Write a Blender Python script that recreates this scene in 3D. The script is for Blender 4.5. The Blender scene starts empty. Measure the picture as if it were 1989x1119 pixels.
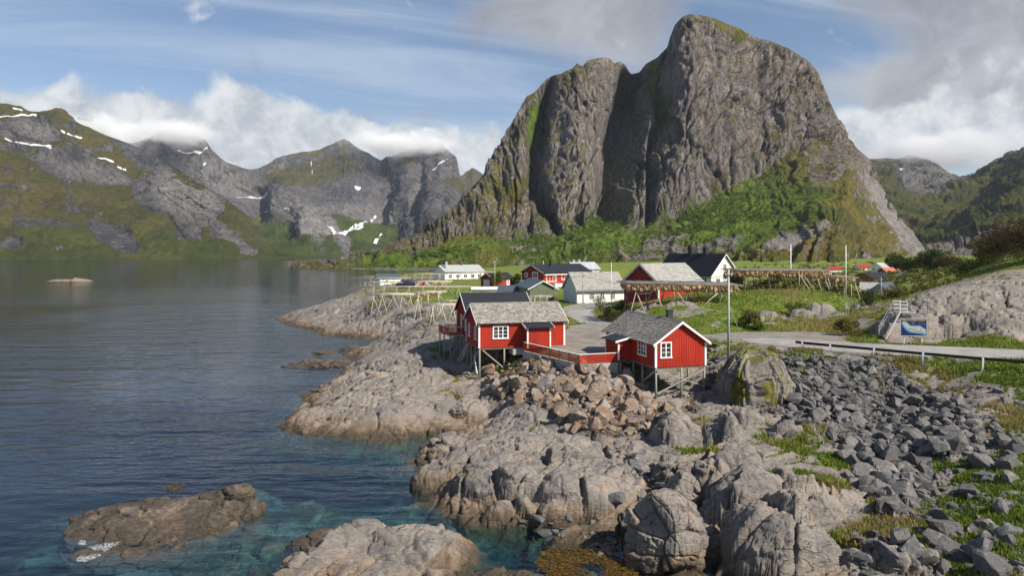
import bpy, bmesh, math, random
import numpy as np
from mathutils import Vector, Matrix
PI = math.pi
D = bpy.data
SC = bpy.context.scene
COL = SC.collection
f32 = np.float32

# ------------------------------------------------------------------ camera
CAM_Z, FPX, UC, VH = 15.0, 1400.0, 994.5, 482.0
cam = D.cameras.new('camera'); camo = D.objects.new('camera', cam); COL.objects.link(camo)
camo.location = (0, 0, CAM_Z); camo.rotation_euler = (math.radians(90), 0, 0)
cam.sensor_width = 36; cam.lens = FPX / 1989 * 36
cam.shift_y = -(559.5 - VH) / 1989
cam.clip_start = 0.5; cam.clip_end = 30000
SC.camera = camo

# ------------------------------------------------------------------ sun, exposure
SUN_AZ, SUN_EL = 124.0, 42.0            # degrees; azimuth clockwise from +Y
sv = Vector((math.cos(math.radians(SUN_EL)) * math.sin(math.radians(SUN_AZ)),
             math.cos(math.radians(SUN_EL)) * math.cos(math.radians(SUN_AZ)), math.sin(math.radians(SUN_EL))))
sl = D.lights.new('sun', 'SUN'); so = D.objects.new('sun', sl); COL.objects.link(so)
sl.energy = 5.0; sl.angle = math.radians(0.5); sl.color = (1.0, 0.93, 0.82)
so.rotation_euler = sv.to_track_quat('Z', 'Y').to_euler(); so.location = (60, -60, 80)
SC.view_settings.view_transform = 'Standard'; SC.view_settings.look = 'None'
SC.view_settings.exposure = 0.50; SC.view_settings.gamma = 1.0
cy = SC.cycles
cy.use_denoising = True
cy.max_bounces = 10; cy.diffuse_bounces = 3; cy.glossy_bounces = 3; cy.transmission_bounces = 4
cy.transparent_max_bounces = 10; cy.volume_bounces = 6
cy.caustics_reflective = False; cy.caustics_refractive = False

# ------------------------------------------------------------------ node helper
class NT:
    def __init__(s, tree): s.t = tree
    def n(s, kind, props=None, **inp):
        nd = s.t.nodes.new(kind)
        for k, v in (props or {}).items(): setattr(nd, k, v)
        for k, v in inp.items():
            s.set(nd, k, v)
        return nd
    def set(s, nd, key, v):
        sock = nd.inputs[int(key[1:])] if key[0] == 'i' and key[1:].isdigit() else nd.inputs[key.replace('_', ' ')] if key.replace('_', ' ') in nd.inputs else nd.inputs[key]
        if isinstance(v, bpy.types.NodeSocket): s.t.links.new(v, sock)
        elif isinstance(v, bpy.types.Node): s.t.links.new(v.outputs[0], sock)
        else: sock.default_value = v
    def math(s, op, a, b=None, c=None, clamp=False):
        nd = s.t.nodes.new('ShaderNodeMath'); nd.operation = op; nd.use_clamp = clamp
        for i, v in enumerate((a, b, c)):
            if v is not None: s.set(nd, 'i%d' % i, v)
        return nd.outputs[0]
    def vmath(s, op, a, b=None, scale=None):
        nd = s.t.nodes.new('ShaderNodeVectorMath'); nd.operation = op
        s.set(nd, 'i0', a)
        if b is not None: s.set(nd, 'i1', b)
        if scale is not None: s.set(nd, 'Scale', scale)
        return nd.outputs[0]
    def step(s, v, lo, hi):
        nd = s.t.nodes.new('ShaderNodeMapRange'); nd.interpolation_type = 'SMOOTHSTEP'
        s.set(nd, 'i0', v); nd.inputs[1].default_value = lo; nd.inputs[2].default_value = hi
        nd.inputs[3].default_value = 0; nd.inputs[4].default_value = 1
        return nd.outputs[0]
    def mix(s, f, a, b, mode='MIX'):
        nd = s.t.nodes.new('ShaderNodeMix'); nd.data_type = 'RGBA'; nd.blend_type = mode
        s.set(nd, 'i0', f)
        for i, v in ((6, a), (7, b)):
            if isinstance(v, tuple) and len(v) == 3: v = v + (1,)
            s.set(nd, 'i%d' % i, v)
        return nd.outputs[2]
    def noise(s, vec, scale, detail=4, rough=0.55, dist=0.0, out=0):
        nd = s.t.nodes.new('ShaderNodeTexNoise')
        s.set(nd, 'Vector', vec); nd.inputs['Scale'].default_value = scale; nd.inputs['Detail'].default_value = detail
        nd.inputs['Roughness'].default_value = rough; nd.inputs['Distortion'].default_value = dist
        return nd.outputs[out]
    def attr(s, name):
        nd = s.t.nodes.new('ShaderNodeAttribute'); nd.attribute_name = name
        return nd

MATS = {}
def mat(name):
    m = D.materials.new(name); m.use_nodes = True
    nt = m.node_tree
    for nd in list(nt.nodes):
        if nd.type != 'OUTPUT_MATERIAL': nt.nodes.remove(nd)
    out = [nd for nd in nt.nodes if nd.type == 'OUTPUT_MATERIAL'][0]
    MATS[name] = m
    return m, NT(nt), out
def finish(N, out, color, rough=0.8, bump=None, bstr=0.5, bdist=0.1, spec=0.3, metallic=0.0, **kw):
    b = N.n('ShaderNodeBsdfPrincipled')
    c = color + (1,) if isinstance(color, tuple) and len(color) == 3 else color
    N.set(b, 'Base Color', c); N.set(b, 'Roughness', rough)
    b.inputs['Specular IOR Level'].default_value = spec; b.inputs['Metallic'].default_value = metallic
    if bump is not None:
        bp = N.n('ShaderNodeBump'); bp.inputs['Strength'].default_value = bstr; bp.inputs['Distance'].default_value = bdist
        N.set(bp, 'Height', bump); N.set(b, 'Normal', bp.outputs[0])
    for k, v in kw.items(): N.set(b, k, v)
    N.t.links.new(b.outputs[0], out.inputs['Surface'])
    return b

# ------------------------------------------------------------------ world: Nishita sky with cloud layers
w = D.worlds.new('World'); SC.world = w; w.use_nodes = True
wt = w.node_tree
for nd in list(wt.nodes):
    if nd.type != 'OUTPUT_WORLD': wt.nodes.remove(nd)
wout = [nd for nd in wt.nodes if nd.type == 'OUTPUT_WORLD'][0]
W = NT(wt)
sky = W.n('ShaderNodeTexSky'); sky.sky_type = 'NISHITA'; sky.sun_disc = False
sky.sun_elevation = math.radians(SUN_EL); sky.sun_rotation = math.radians(SUN_AZ)
sky.air_density = 1.0; sky.dust_density = 0.6; sky.ozone_density = 1.5
SKY_STR = 0.076
tc = W.n('ShaderNodeTexCoord').outputs['Generated']
sx = W.n('ShaderNodeSeparateXYZ'); W.set(sx, 'i0', tc)
X_, Y_, Z_ = sx.outputs
el = W.math('ARCSINE', Z_)                                   # elevation, radians
az = W.math('ARCTAN2', X_, Y_)                               # azimuth from +Y towards +X
azel = W.n('ShaderNodeCombineXYZ'); W.set(azel, 'i0', az); W.set(azel, 'i1', el)
# cirrus: a high plane seen in perspective, stretched along one direction
zc = W.math('ADD', W.math('MAXIMUM', Z_, 0.0), 0.09)
px_ = W.math('DIVIDE', X_, zc); py_ = W.math('DIVIDE', Y_, zc)
ca, sa = math.cos(math.radians(-22)), math.sin(math.radians(-22))
s1 = W.math('ADD', W.math('MULTIPLY', px_, ca), W.math('MULTIPLY', py_, -sa))
s2 = W.math('ADD', W.math('MULTIPLY', px_, sa), W.math('MULTIPLY', py_, ca))
cv = W.n('ShaderNodeCombineXYZ'); W.set(cv, 'i0', W.math('MULTIPLY', s1, 0.22)); W.set(cv, 'i1', s2)
cir = W.noise(cv, 1.6, 7, 0.62, 0.6)
cv2 = W.n('ShaderNodeCombineXYZ'); W.set(cv2, 'i0', px_); W.set(cv2, 'i1', py_); W.set(cv2, 'i2', 4.4)
cirbig = W.noise(cv2, 0.33, 2, 0.5)
cirm = W.step(W.math('ADD', cir, W.math('MULTIPLY', W.math('SUBTRACT', cirbig, 0.5), 0.55)), 0.36, 0.70)
# fields of softer cloud placed by direction: (azimuth deg, elevation deg, half width, half height, weight)
def field(lst):
    tot = None
    for a0, e0, wa, we, k in lst:
        da = W.math('DIVIDE', W.math('SUBTRACT', az, math.radians(a0)), math.radians(wa))
        de = W.math('DIVIDE', W.math('SUBTRACT', el, math.radians(e0)), math.radians(we))
        r2 = W.math('ADD', W.math('MULTIPLY', da, da), W.math('MULTIPLY', de, de))
        g = W.math('MULTIPLY', W.math('EXPONENT', W.math('MULTIPLY', r2, -1.0)), k)
        tot = g if tot is None else W.math('ADD', tot, g)
    return tot
puff_f = field([(-34, 8.5, 7, 2.8, .55), (-27, 8.6, 6, 3.6, .75), (-21, 8.0, 4, 3.0, .5), (-18.5, 9.2, 3.4, 3.2, .75), (-15, 7.5, 6, 2.6, .75),
                (-8, 7.8, 7, 2.0, .85), (-3, 7.3, 5, 2.2, .6), (-24, 6.3, 14, 1.6, .75), (-12, 5.2, 12, 1.6, .6), (27, 8.4, 7, 1.8, .62), (34, 8.0, 8, 1.8, .5), (24, 7.0, 6, 2.4, .6),
                (42, 9, 9, 4, .7), (-44, 10, 8, 3.5, .6), (70, 8, 25, 5, .6), (-75, 9, 25, 5, .6)])
puffn = W.noise(azel, 11.0, 9, 0.55, 0.35)
puffm = W.step(W.math('ADD', puff_f, W.math('MULTIPLY', W.math('SUBTRACT', puffn, 0.5), 2.6)), 0.36, 0.74)
grey_f = field([(4.5, 18.2, 7.5, 2.8, 1.0), (9, 14.5, 4.5, 2.6, .55), (33, 17.0, 9, 3.6, .72), (26, 11.5, 5, 1.8, .55), (34, 10.8, 8, 2.2, .95), (-11, 13, 6, 1.5, .32), (-8, 10.4, 4, 1.2, .35), (44, 14, 10, 6, .8)])
greyn = W.noise(azel, 7.0, 7, 0.6, 0.8)
greym = W.step(W.math('ADD', grey_f, W.math('MULTIPLY', W.math('SUBTRACT', greyn, 0.5), 1.6)), 0.12, 0.72)
shade = W.noise(azel, 22.0, 5, 0.6, 0.3)
puffc = W.mix(W.step(shade, 0.32, 0.68), (0.34, 0.37, 0.41), (0.58, 0.59, 0.60))
skyc = W.mix(1.0, sky.outputs[0], (SKY_STR, SKY_STR * 1.0, SKY_STR * 1.06), 'MULTIPLY')
hi = W.math('SUBTRACT', 1.0, W.math('MULTIPLY', W.step(el, 0.36, 0.62), 0.85))
c1 = W.mix(W.math('MULTIPLY', W.math('MULTIPLY', cirm, hi), 0.66), skyc, (0.44, 0.50, 0.575))
c2 = W.mix(W.math('MULTIPLY', greym, 0.85), c1, W.mix(W.step(greyn, 0.35, 0.7), (0.36, 0.365, 0.38), (0.215, 0.22, 0.24)))
c3 = W.mix(W.math('MULTIPLY', puffm, 0.96), c2, puffc)
bg = W.n('ShaderNodeBackground'); W.set(bg, 'Color', c3); bg.inputs['Strength'].default_value = 1.0
wt.links.new(bg.outputs[0], wout.inputs[0])

# ------------------------------------------------------------------ numpy noise
_r = np.random.RandomState(7)
T3 = _r.rand(64, 64, 64).astype(f32)
T3f = T3.ravel()
def vn3(x, y, z):
    x = np.asarray(x, f32); y = np.asarray(y, f32); z = np.asarray(z, f32)
    x, y, z = np.broadcast_arrays(x, y, z)
    xi = np.floor(x).astype(np.int32); yi = np.floor(y).astype(np.int32); zi = np.floor(z).astype(np.int32)
    fx = x - xi; fy = y - yi; fz = z - zi
    fx = fx * fx * fx * (fx * (fx * 6 - 15) + 10); fy = fy * fy * fy * (fy * (fy * 6 - 15) + 10); fz = fz * fz * fz * (fz * (fz * 6 - 15) + 10)
    x0 = (xi & 63) << 12; x1 = ((xi + 1) & 63) << 12; y0 = (yi & 63) << 6; y1 = ((yi + 1) & 63) << 6; z0 = zi & 63; z1 = (zi + 1) & 63
    def L(a, b, t): return a + (b - a) * t
    c = L(L(L(T3f[x0 | y0 | z0], T3f[x1 | y0 | z0], fx), L(T3f[x0 | y1 | z0], T3f[x1 | y1 | z0], fx), fy),
          L(L(T3f[x0 | y0 | z1], T3f[x1 | y0 | z1], fx), L(T3f[x0 | y1 | z1], T3f[x1 | y1 | z1], fx), fy), fz)
    return c * 2 - 1
def fbm(x, y, z=0.0, octv=5, gain=0.5, lac=2.03):
    a, s, t = 1.0, 0.0, 0.0
    for i in range(octv):
        s = s + a * vn3(x + i * 7.3, y - i * 3.1, z + i * 5.7); t += a
        x = x * lac; y = y * lac; z = z * lac; a *= gain
    return s / t
def ridged(x, y, z=0.0, octv=5, gain=0.5, lac=2.03):
    a, s, t = 1.0, 0.0, 0.0
    for i in range(octv):
        s = s + a * (1 - 2 * np.abs(vn3(x + i * 7.3, y - i * 3.1, z + i * 5.7))); t += a
        x = x * lac; y = y * lac; z = z * lac; a *= gain
    return s / t
def sst(x, lo, hi):
    t = np.clip((x - lo) / (hi - lo), 0, 1)
    return t * t * (3 - 2 * t)
def hsh(ix, iy, k):
    v = (ix.astype(np.int64) * 73856093) ^ (iy.astype(np.int64) * 19349663) ^ np.int64(k * 83492791)
    v = (v ^ (v >> 13)) * 1274126177 & 0x7fffffff
    return ((v ^ (v >> 11)) & 0xffff).astype(f32) / 65535.0
def voro(x, y, seed=1):
    """2-D cell noise: F1, F2 (edge distance = F2-F1) and three random numbers of the nearest cell, and its offset."""
    xi = np.floor(x).astype(np.int32); yi = np.floor(y).astype(np.int32)
    f1 = np.full(x.shape, 9, f32); f2 = np.full(x.shape, 9, f32)
    cx = np.zeros_like(xi); cyy = np.zeros_like(yi); ox = np.zeros(x.shape, f32); oy = np.zeros(x.shape, f32)
    for dx in (-1, 0, 1):
        for dy in (-1, 0, 1):
            a = xi + dx; b = yi + dy
            ddx = a + hsh(a, b, seed) - x; ddy = b + hsh(a, b, seed + 1) - y
            d = ddx * ddx + ddy * ddy
            n = d < f1
            f2 = np.where(n, f1, np.minimum(f2, d)); f1 = np.where(n, d, f1)
            cx = np.where(n, a, cx); cyy = np.where(n, b, cyy); ox = np.where(n, -ddx, ox); oy = np.where(n, -ddy, oy)
    f1 = np.sqrt(f1); f2 = np.sqrt(f2)
    return f1, f2 - f1, hsh(cx, cyy, seed + 2), hsh(cx, cyy, seed + 3), hsh(cx, cyy, seed + 4), ox, oy

def h3(ix, iy, iz, k):
    v = (ix.astype(np.int64) * 73856093) ^ (iy.astype(np.int64) * 19349663) ^ (iz.astype(np.int64) * 83492791) ^ np.int64(k * 2654435)
    v = (v ^ (v >> 13)) * 1274126177 & 0x7fffffff
    v = v ^ (v >> 11)
    return (v & 0x3ff).astype(f32) / 1023.0, ((v >> 10) & 0x3ff).astype(f32) / 1023.0, ((v >> 20) & 0x3ff).astype(f32) / 1023.0
def voro3(x, y, z, seed=1):
    """3-D cell noise: joint distance, three random numbers of the cell, offset from its centre"""
    xi = np.floor(x).astype(np.int32); yi = np.floor(y).astype(np.int32); zi = np.floor(z).astype(np.int32)
    f1 = np.full(x.shape, 9, f32); f2 = np.full(x.shape, 9, f32)
    cx = np.zeros_like(xi); cy_ = cx.copy(); cz = cx.copy(); ox = np.zeros(x.shape, f32); oy = ox.copy(); oz = ox.copy()
    for dx in (-1, 0, 1):
        for dy in (-1, 0, 1):
            for dz in (-1, 0, 1):
                a = xi + dx; b = yi + dy; c = zi + dz; h0, h1, h2 = h3(a, b, c, seed)
                qx = x - a - h0; qy = y - b - h1; qz = z - c - h2
                d = qx * qx + qy * qy + qz * qz; n = d < f1
                f2 = np.where(n, f1, np.minimum(f2, d)); f1 = np.where(n, d, f1)
                cx = np.where(n, a, cx); cy_ = np.where(n, b, cy_); cz = np.where(n, c, cz); ox = np.where(n, qx, ox); oy = np.where(n, qy, oy); oz = np.where(n, qz, oz)
    r1, r2, r3 = h3(cx, cy_, cz, seed + 7)
    return np.sqrt(f2) - np.sqrt(f1), r1, r2, r3, ox, oy, oz
def facets3(x, y, z, size, seed, squash=1.7, joint=.10):
    """broken rock: each cell stands a little in or out and is tilted its own way, with joints between"""
    w_ = .35
    X_ = x / size + w_ * fbm(x / size * .7, y / size * .7, z / size * .7, 3); Y_ = y / size + w_ * fbm(x / size * .7 + 9, y / size * .7, z / size * .7, 3); Z_ = z / size * squash + w_ * fbm(x / size * .7, y / size * .7 + 9, z / size * .7, 3)
    # joints dip to one side, as in the bedrock of the shore
    X2, Z2 = X_ * .9 + Z_ * .43, -X_ * .43 + Z_ * .9
    ed, r1, r2, r3, ox, oy, oz = voro3(X2.astype(f32), Y_.astype(f32), Z2.astype(f32), seed)
    return size * ((r1 - .5) * .42 + (r2 - .5) * ox * .8 + (r3 - .5) * oy * .8 + (r1 - r2) * oz * .5 - .30 * (1 - sst(ed, 0, joint))), ed

# ------------------------------------------------------------------ object helpers
def at(u, v, z):
    """photo pixel of a ground point of known height -> world point"""
    y = (CAM_Z - z) * FPX / (v - VH)
    return Vector(((u - UC) / FPX * y, y, z))
def atd(u, v, y):
    return Vector(((u - UC) / FPX * y, y, CAM_Z - (v - VH) / FPX * y))
def tag(o, label=None, cat=None, group=None, kind=None):
    if label: o['label'] = label
    if cat: o['category'] = cat
    if group: o['group'] = group
    if kind: o['kind'] = kind
    return o
def empty(name, loc, rz=0.0):
    o = D.objects.new(name, None); COL.objects.link(o); o.location = loc; o.rotation_euler = (0, 0, rz)
    o.empty_display_size = 0.3
    return o
def mesh_from(name, V, F, m=None, parent=None, smooth=False):
    me = D.meshes.new(name); me.from_pydata([tuple(v) for v in V], [], F); me.update()
    return link(name, me, m, parent, smooth)
def link(name, me, m=None, parent=None, smooth=False):
    if m is not None:
        for q in (m if isinstance(m, (list, tuple)) else [m]): me.materials.append(q)
    if smooth: me.polygons.foreach_set('use_smooth', [True] * len(me.polygons))
    o = D.objects.new(name, me); COL.objects.link(o)
    if parent is not None: o.parent = parent
    return o
def grid_mesh(name, X, Y, Z, m, attrs=None, keep=None, smooth=True):
    nr, nc = X.shape
    me = D.meshes.new(name)
    co = np.stack([X, Y, Z], -1).reshape(-1, 3).astype(f32)
    idx = np.arange(nr * nc, dtype=np.int32).reshape(nr, nc)
    q = np.stack([idx[:-1, :-1], idx[:-1, 1:], idx[1:, 1:], idx[1:, :-1]], -1).reshape(-1, 4)
    if keep is not None: q = q[keep.reshape(-1)]
    me.vertices.add(len(co)); me.vertices.foreach_set('co', co.ravel())
    me.loops.add(q.size); me.loops.foreach_set('vertex_index', q.ravel().astype(np.int32))
    me.polygons.add(len(q)); me.polygons.foreach_set('loop_start', np.arange(0, q.size, 4, dtype=np.int32))
    me.polygons.foreach_set('loop_total', np.full(len(q), 4, np.int32))
    me.polygons.foreach_set('use_smooth', np.full(len(q), smooth, bool))
    for k, a in (attrs or {}).items():
        at_ = me.attributes.new(k, 'FLOAT', 'POINT'); at_.data.foreach_set('value', np.asarray(a, f32).ravel())
    me.update(calc_edges=True); me.validate()
    return link(name, me, m)
def grid_normals(X, Y, Z):
    P = np.stack([X, Y, Z], -1)
    du = np.gradient(P, axis=1); dv = np.gradient(P, axis=0)
    n = np.cross(du, dv); n /= np.maximum(np.linalg.norm(n, axis=-1, keepdims=True), 1e-9)
    return n
class MB:
    """collects simple solids and builds them as one mesh"""
    def __init__(s): s.V = []; s.F = []; s.R = []
    def add(s, V, F, r=0.0):
        b = len(s.V); s.V += [tuple(v) for v in V]; s.F += [tuple(i + b for i in f) for f in F]; s.R += [r] * len(F)
        return s
    def box(s, x0, x1, y0, y1, z0, z1, r=0.0):
        V = [(x0, y0, z0), (x1, y0, z0), (x1, y1, z0), (x0, y1, z0), (x0, y0, z1), (x1, y0, z1), (x1, y1, z1), (x0, y1, z1)]
        return s.add(V, [(0, 3, 2, 1), (4, 5, 6, 7), (0, 1, 5, 4), (1, 2, 6, 5), (2, 3, 7, 6), (3, 0, 4, 7)], r)
    def bar(s, a, b, wd, ht=None, up=(0, 0, 1), r=0.0):
        """rectangular bar from a to b"""
        a = Vector(a); b = Vector(b); ht = ht or wd
        d = (b - a).normalized(); upv = Vector(up)
        if abs(d.dot(upv)) > 0.97: upv = Vector((0, 1, 0))
        sd = d.cross(upv).normalized() * wd / 2; u = sd.cross(d).normalized() * ht / 2
        V = [a - sd - u, a + sd - u, a + sd + u, a - sd + u, b - sd - u, b + sd - u, b + sd + u, b - sd + u]
        return s.add(V, [(0, 3, 2, 1), (4, 5, 6, 7), (0, 1, 5, 4), (1, 2, 6, 5), (2, 3, 7, 6), (3, 0, 4, 7)], r)
    def rod(s, a, b, r0, r1=None, n=7, r=0.0):
        a = Vector(a); b = Vector(b); r1 = r0 if r1 is None else r1
        d = (b - a).normalized(); up = Vector((0, 0, 1)) if abs(d.z) < 0.9 else Vector((0, 1, 0))
        e1 = d.cross(up).normalized(); e2 = d.cross(e1)
        V = []
        for c, rr in ((a, r0), (b, r1)):
            for i in range(n):
                t = 2 * PI * i / n; V.append(c + (e1 * math.cos(t) + e2 * math.sin(t)) * rr)
        F = [(i, (i + 1) % n, n + (i + 1) % n, n + i) for i in range(n)] + [tuple(range(n))[::-1], tuple(range(n, 2 * n))]
        return s.add(V, F, r)
    def tube(s, pts, rad, n=5):
        for a, b in zip(pts[:-1], pts[1:]): s.rod(a, b, rad, rad, n)
        return s
    def prism(s, poly, axis_vec, r=0.0):
        """poly: list of 3-d points (planar), extruded by axis_vec"""
        n = len(poly); A = [Vector(p) for p in poly]; B = [p + Vector(axis_vec) for p in A]
        F = [tuple(range(n))[::-1], tuple(range(n, 2 * n))] + [(i, (i + 1) % n, n + (i + 1) % n, n + i) for i in range(n)]
        return s.add(A + B, F, r)
    def build(s, name, m, parent=None, smooth=False, fix=True):
        me = D.meshes.new(name); me.from_pydata(s.V, [], s.F)
        a = me.attributes.new('rnd', 'FLOAT', 'FACE'); a.data.foreach_set('value', np.array(s.R, f32))
        if fix:
            bm = bmesh.new(); bm.from_mesh(me); bmesh.ops.recalc_face_normals(bm, faces=bm.faces); bm.to_mesh(me); bm.free()
        me.update()
        return link(name, me, m, parent, smooth)
# ================================================================== MATERIALS
def pos(N): return N.n('ShaderNodeNewGeometry').outputs['Position']
def scl(N, v, s):
    nd = N.n('ShaderNodeMapping'); N.set(nd, 'Vector', v); nd.inputs['Scale'].default_value = s; return nd.outputs[0]
def cracks(N, P, scale, width, seed=0.0, warp=.35, ws=1.0):
    wv = N.vmath('ADD', P, N.vmath('SCALE', N.vmath('SUBTRACT', N.noise(P, ws, 4, .6, 0, 1), (.5, .5, .5)), scale=warp))
    vt = N.n('ShaderNodeTexVoronoi', {'feature': 'DISTANCE_TO_EDGE'}); N.set(vt, 'Vector', wv); vt.inputs['Scale'].default_value = scale
    return N.math('SUBTRACT', 1.0, N.step(vt.outputs['Distance'], 0.0, width))
def rock_nodes(N, P, zsock, tint=0.0):
    """grey-pink gneiss with dark lichen, quartz, broken joints; dark and ochre bands near the sea"""
    rot = N.n('ShaderNodeMapping'); N.set(rot, 'Vector', P); rot.inputs['Rotation'].default_value = (0.35, 0.5, 0.5); rot.inputs['Scale'].default_value = (1, 2.6, 2.2)
    S = rot.outputs[0]
    n1 = N.noise(P, .35, 5, .6, .4); n2 = N.noise(S, .8, 8, .68, 1.2); n3 = N.noise(P, 6, 6, .75); n4 = N.noise(P, .9, 6, .62, .5); n5 = N.noise(S, 3.2, 6, .7, .6)
    c = N.mix(N.step(n1, .34, .66), (.185, .17, .152), (.305, .262, .222))
    c = N.mix(N.math('MULTIPLY', N.step(n2, .46, .68), .6), c, (.20, .185, .18))
    c = N.mix(N.math('MULTIPLY', N.step(n4, .58, .72), .65), c, (.43, .38, .335))
    c = N.mix(N.math('MULTIPLY', N.step(n5, .50, .66), .65), c, (.12, .11, .105))
    c = N.mix(N.math('MULTIPLY', N.step(n3, .52, .70), .6), c, (.105, .10, .095))
    c = N.mix(N.math('MULTIPLY', N.step(N.noise(P, .7, 6, .68, .3), .57, .70), .45), c, (.46, .28, .13))
    brk = N.step(N.noise(P, .5, 4, .6), .48, .60); brk2 = N.step(N.noise(P, .9, 4, .6), .52, .62)
    cr = N.math('MAXIMUM', N.math('MULTIPLY', cracks(N, S, .30, .018, 0, 1.6, .7), brk), N.math('MULTIPLY', N.math('MULTIPLY', cracks(N, S, .8, .028, 0, .9, 1.3), brk2), .7))
    c = N.mix(N.math('MULTIPLY', cr, .7), c, (.05, .045, .04))
    # the tide line
    zz = N.math('ADD', zsock, N.math('MULTIPLY', N.math('SUBTRACT', N.noise(P, .45, 5, .6), .5), 1.7))
    band = N.math('MULTIPLY', N.math('SUBTRACT', 1.0, N.step(zz, .5, 1.35)), .8)
    och = N.mix(N.step(N.noise(P, 1.6, 5, .65), .38, .62), (.145, .11, .078), (.30, .205, .125))
    och = N.mix(N.math('MULTIPLY', N.step(n5, .48, .66), .65), och, (.085, .066, .045))
    c = N.mix(band, c, och)
    low = N.math('MULTIPLY', N.math('SUBTRACT', 1.0, N.step(zz, .05, .75)), .92)
    c = N.mix(low, c, N.mix(N.step(n3, .4, .65), (.045, .036, .022), (.11, .08, .048)))
    under = N.math('SUBTRACT', 1.0, N.step(zz, -.55, -.15))
    c = N.mix(N.math('MULTIPLY', under, .95), c, N.mix(N.step(N.noise(P, .5, 6, .68), .44, .60), (.045, .05, .025), (.17, .18, .13)))
    h = N.math('ADD', N.math('MULTIPLY', n2, .8), N.math('ADD', N.math('MULTIPLY', n5, .55), N.math('ADD', N.math('MULTIPLY', n3, .22), N.math('MULTIPLY', cr, -.4))))
    return c, h, low
def grass_nodes(N, P):
    a = N.noise(P, .5, 5, .6); b = N.noise(P, 4.5, 5, .7); c_ = N.noise(P, .13, 3, .5)
    g = N.mix(N.step(a, .35, .65), (.105, .15, .018), (.165, .215, .03))
    g = N.mix(N.math('MULTIPLY', N.step(c_, .45, .65), .55), g, (.19, .175, .04))
    g = N.mix(N.math('MULTIPLY', N.step(N.noise(P, 1.1, 5, .65), .56, .72), .7), g, (.26, .20, .085))
    g = N.mix(N.math('MULTIPLY', N.step(b, .48, .72), .7), g, (.035, .055, .01))
    return g, N.noise(P, 9, 4, .75)

m, N, out = mat('shore')
P = pos(N); sp = N.n('ShaderNodeSeparateXYZ'); N.set(sp, 'i0', P)
rc, rh, low = rock_nodes(N, P, sp.outputs[2])
gc, gh = grass_nodes(N, P)
gf = N.step(N.math('ADD', N.attr('grass').outputs['Fac'], N.math('MULTIPLY', N.math('SUBTRACT', N.noise(P, 3.2, 5, .7), .5), .9)), .32, .58)
c = N.mix(gf, rc, gc)
df = N.step(N.math('ADD', N.attr('dirt').outputs['Fac'], N.math('MULTIPLY', N.math('SUBTRACT', N.noise(P, 1.5, 5, .7), .5), .6)), .35, .65)
dc = N.mix(N.step(N.noise(P, .5, 5, .6), .35, .65), (.20, .18, .155), (.30, .275, .24))
dc = N.mix(N.math('MULTIPLY', N.step(N.noise(P, 14, 4, .8), .5, .7), .5), dc, (.12, .11, .1))
c = N.mix(df, c, dc)
rb = N.attr('rubble').outputs['Fac']; rbn = N.attr('rubble_brown').outputs['Fac']
vt = N.n('ShaderNodeTexVoronoi'); N.set(vt, 'Vector', P); vt.inputs['Scale'].default_value = 5.5
k_ = N.n('ShaderNodeSeparateColor'); N.set(k_, 'i0', vt.outputs['Color'])
c = N.mix(rb, c, N.mix(k_.outputs[0], (.055, .053, .052), (.17, .165, .16))); c = N.mix(rbn, c, N.mix(k_.outputs[0], (.06, .042, .032), (.20, .14, .095)))
hgt = N.mix(gf, rh, N.math('MULTIPLY', gh, .8)); hgt = N.mix(N.math('MAXIMUM', rb, rbn), hgt, N.math('MULTIPLY', vt.outputs['Distance'], -1.6))
finish(N, out, c, N.math('SUBTRACT', .85, N.math('MULTIPLY', low, .45)), hgt, .9, .22, .25)

m, N, out = mat('loose_rock')              # separate rocks by the sea share the bedrock look
P = pos(N); sp = N.n('ShaderNodeSeparateXYZ'); N.set(sp, 'i0', P)
rc, rh, low = rock_nodes(N, P, sp.outputs[2])
finish(N, out, rc, N.math('SUBTRACT', .85, N.math('MULTIPLY', low, .45)), rh, .9, .22, .25)
m, N, out = mat('dark_rock')              # the low rocks the sea washes over: weed, lichen and wet
P = pos(N); sp = N.n('ShaderNodeSeparateXYZ'); N.set(sp, 'i0', P)
rc, rh, low = rock_nodes(N, P, sp.outputs[2])
rc = N.mix(N.math('MULTIPLY', N.step(N.noise(P, .8, 7, .7, .8), .34, .58), .85), rc, N.mix(N.step(N.noise(P, 5, 5, .7), .4, .65), (.04, .034, .028), (.10, .08, .055)))
finish(N, out, rc, N.math('SUBTRACT', .75, N.math('MULTIPLY', low, .45)), rh, .9, .22, .3)
m, N, out = mat('grassy_outcrop')
P = pos(N); sp = N.n('ShaderNodeSeparateXYZ'); N.set(sp, 'i0', P)
rc, rh, low = rock_nodes(N, P, sp.outputs[2])
gc, gh = grass_nodes(N, P)
gc = N.mix(.45, gc, (.20, .15, .05))
gf = N.step(N.math('ADD', N.attr('grass').outputs['Fac'], N.math('MULTIPLY', N.math('SUBTRACT', N.noise(P, 2.4, 5, .7), .5), 1.0)), .36, .60)
finish(N, out, N.mix(gf, rc, gc), .85, N.mix(gf, rh, gh), .9, .22, .25)

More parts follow.
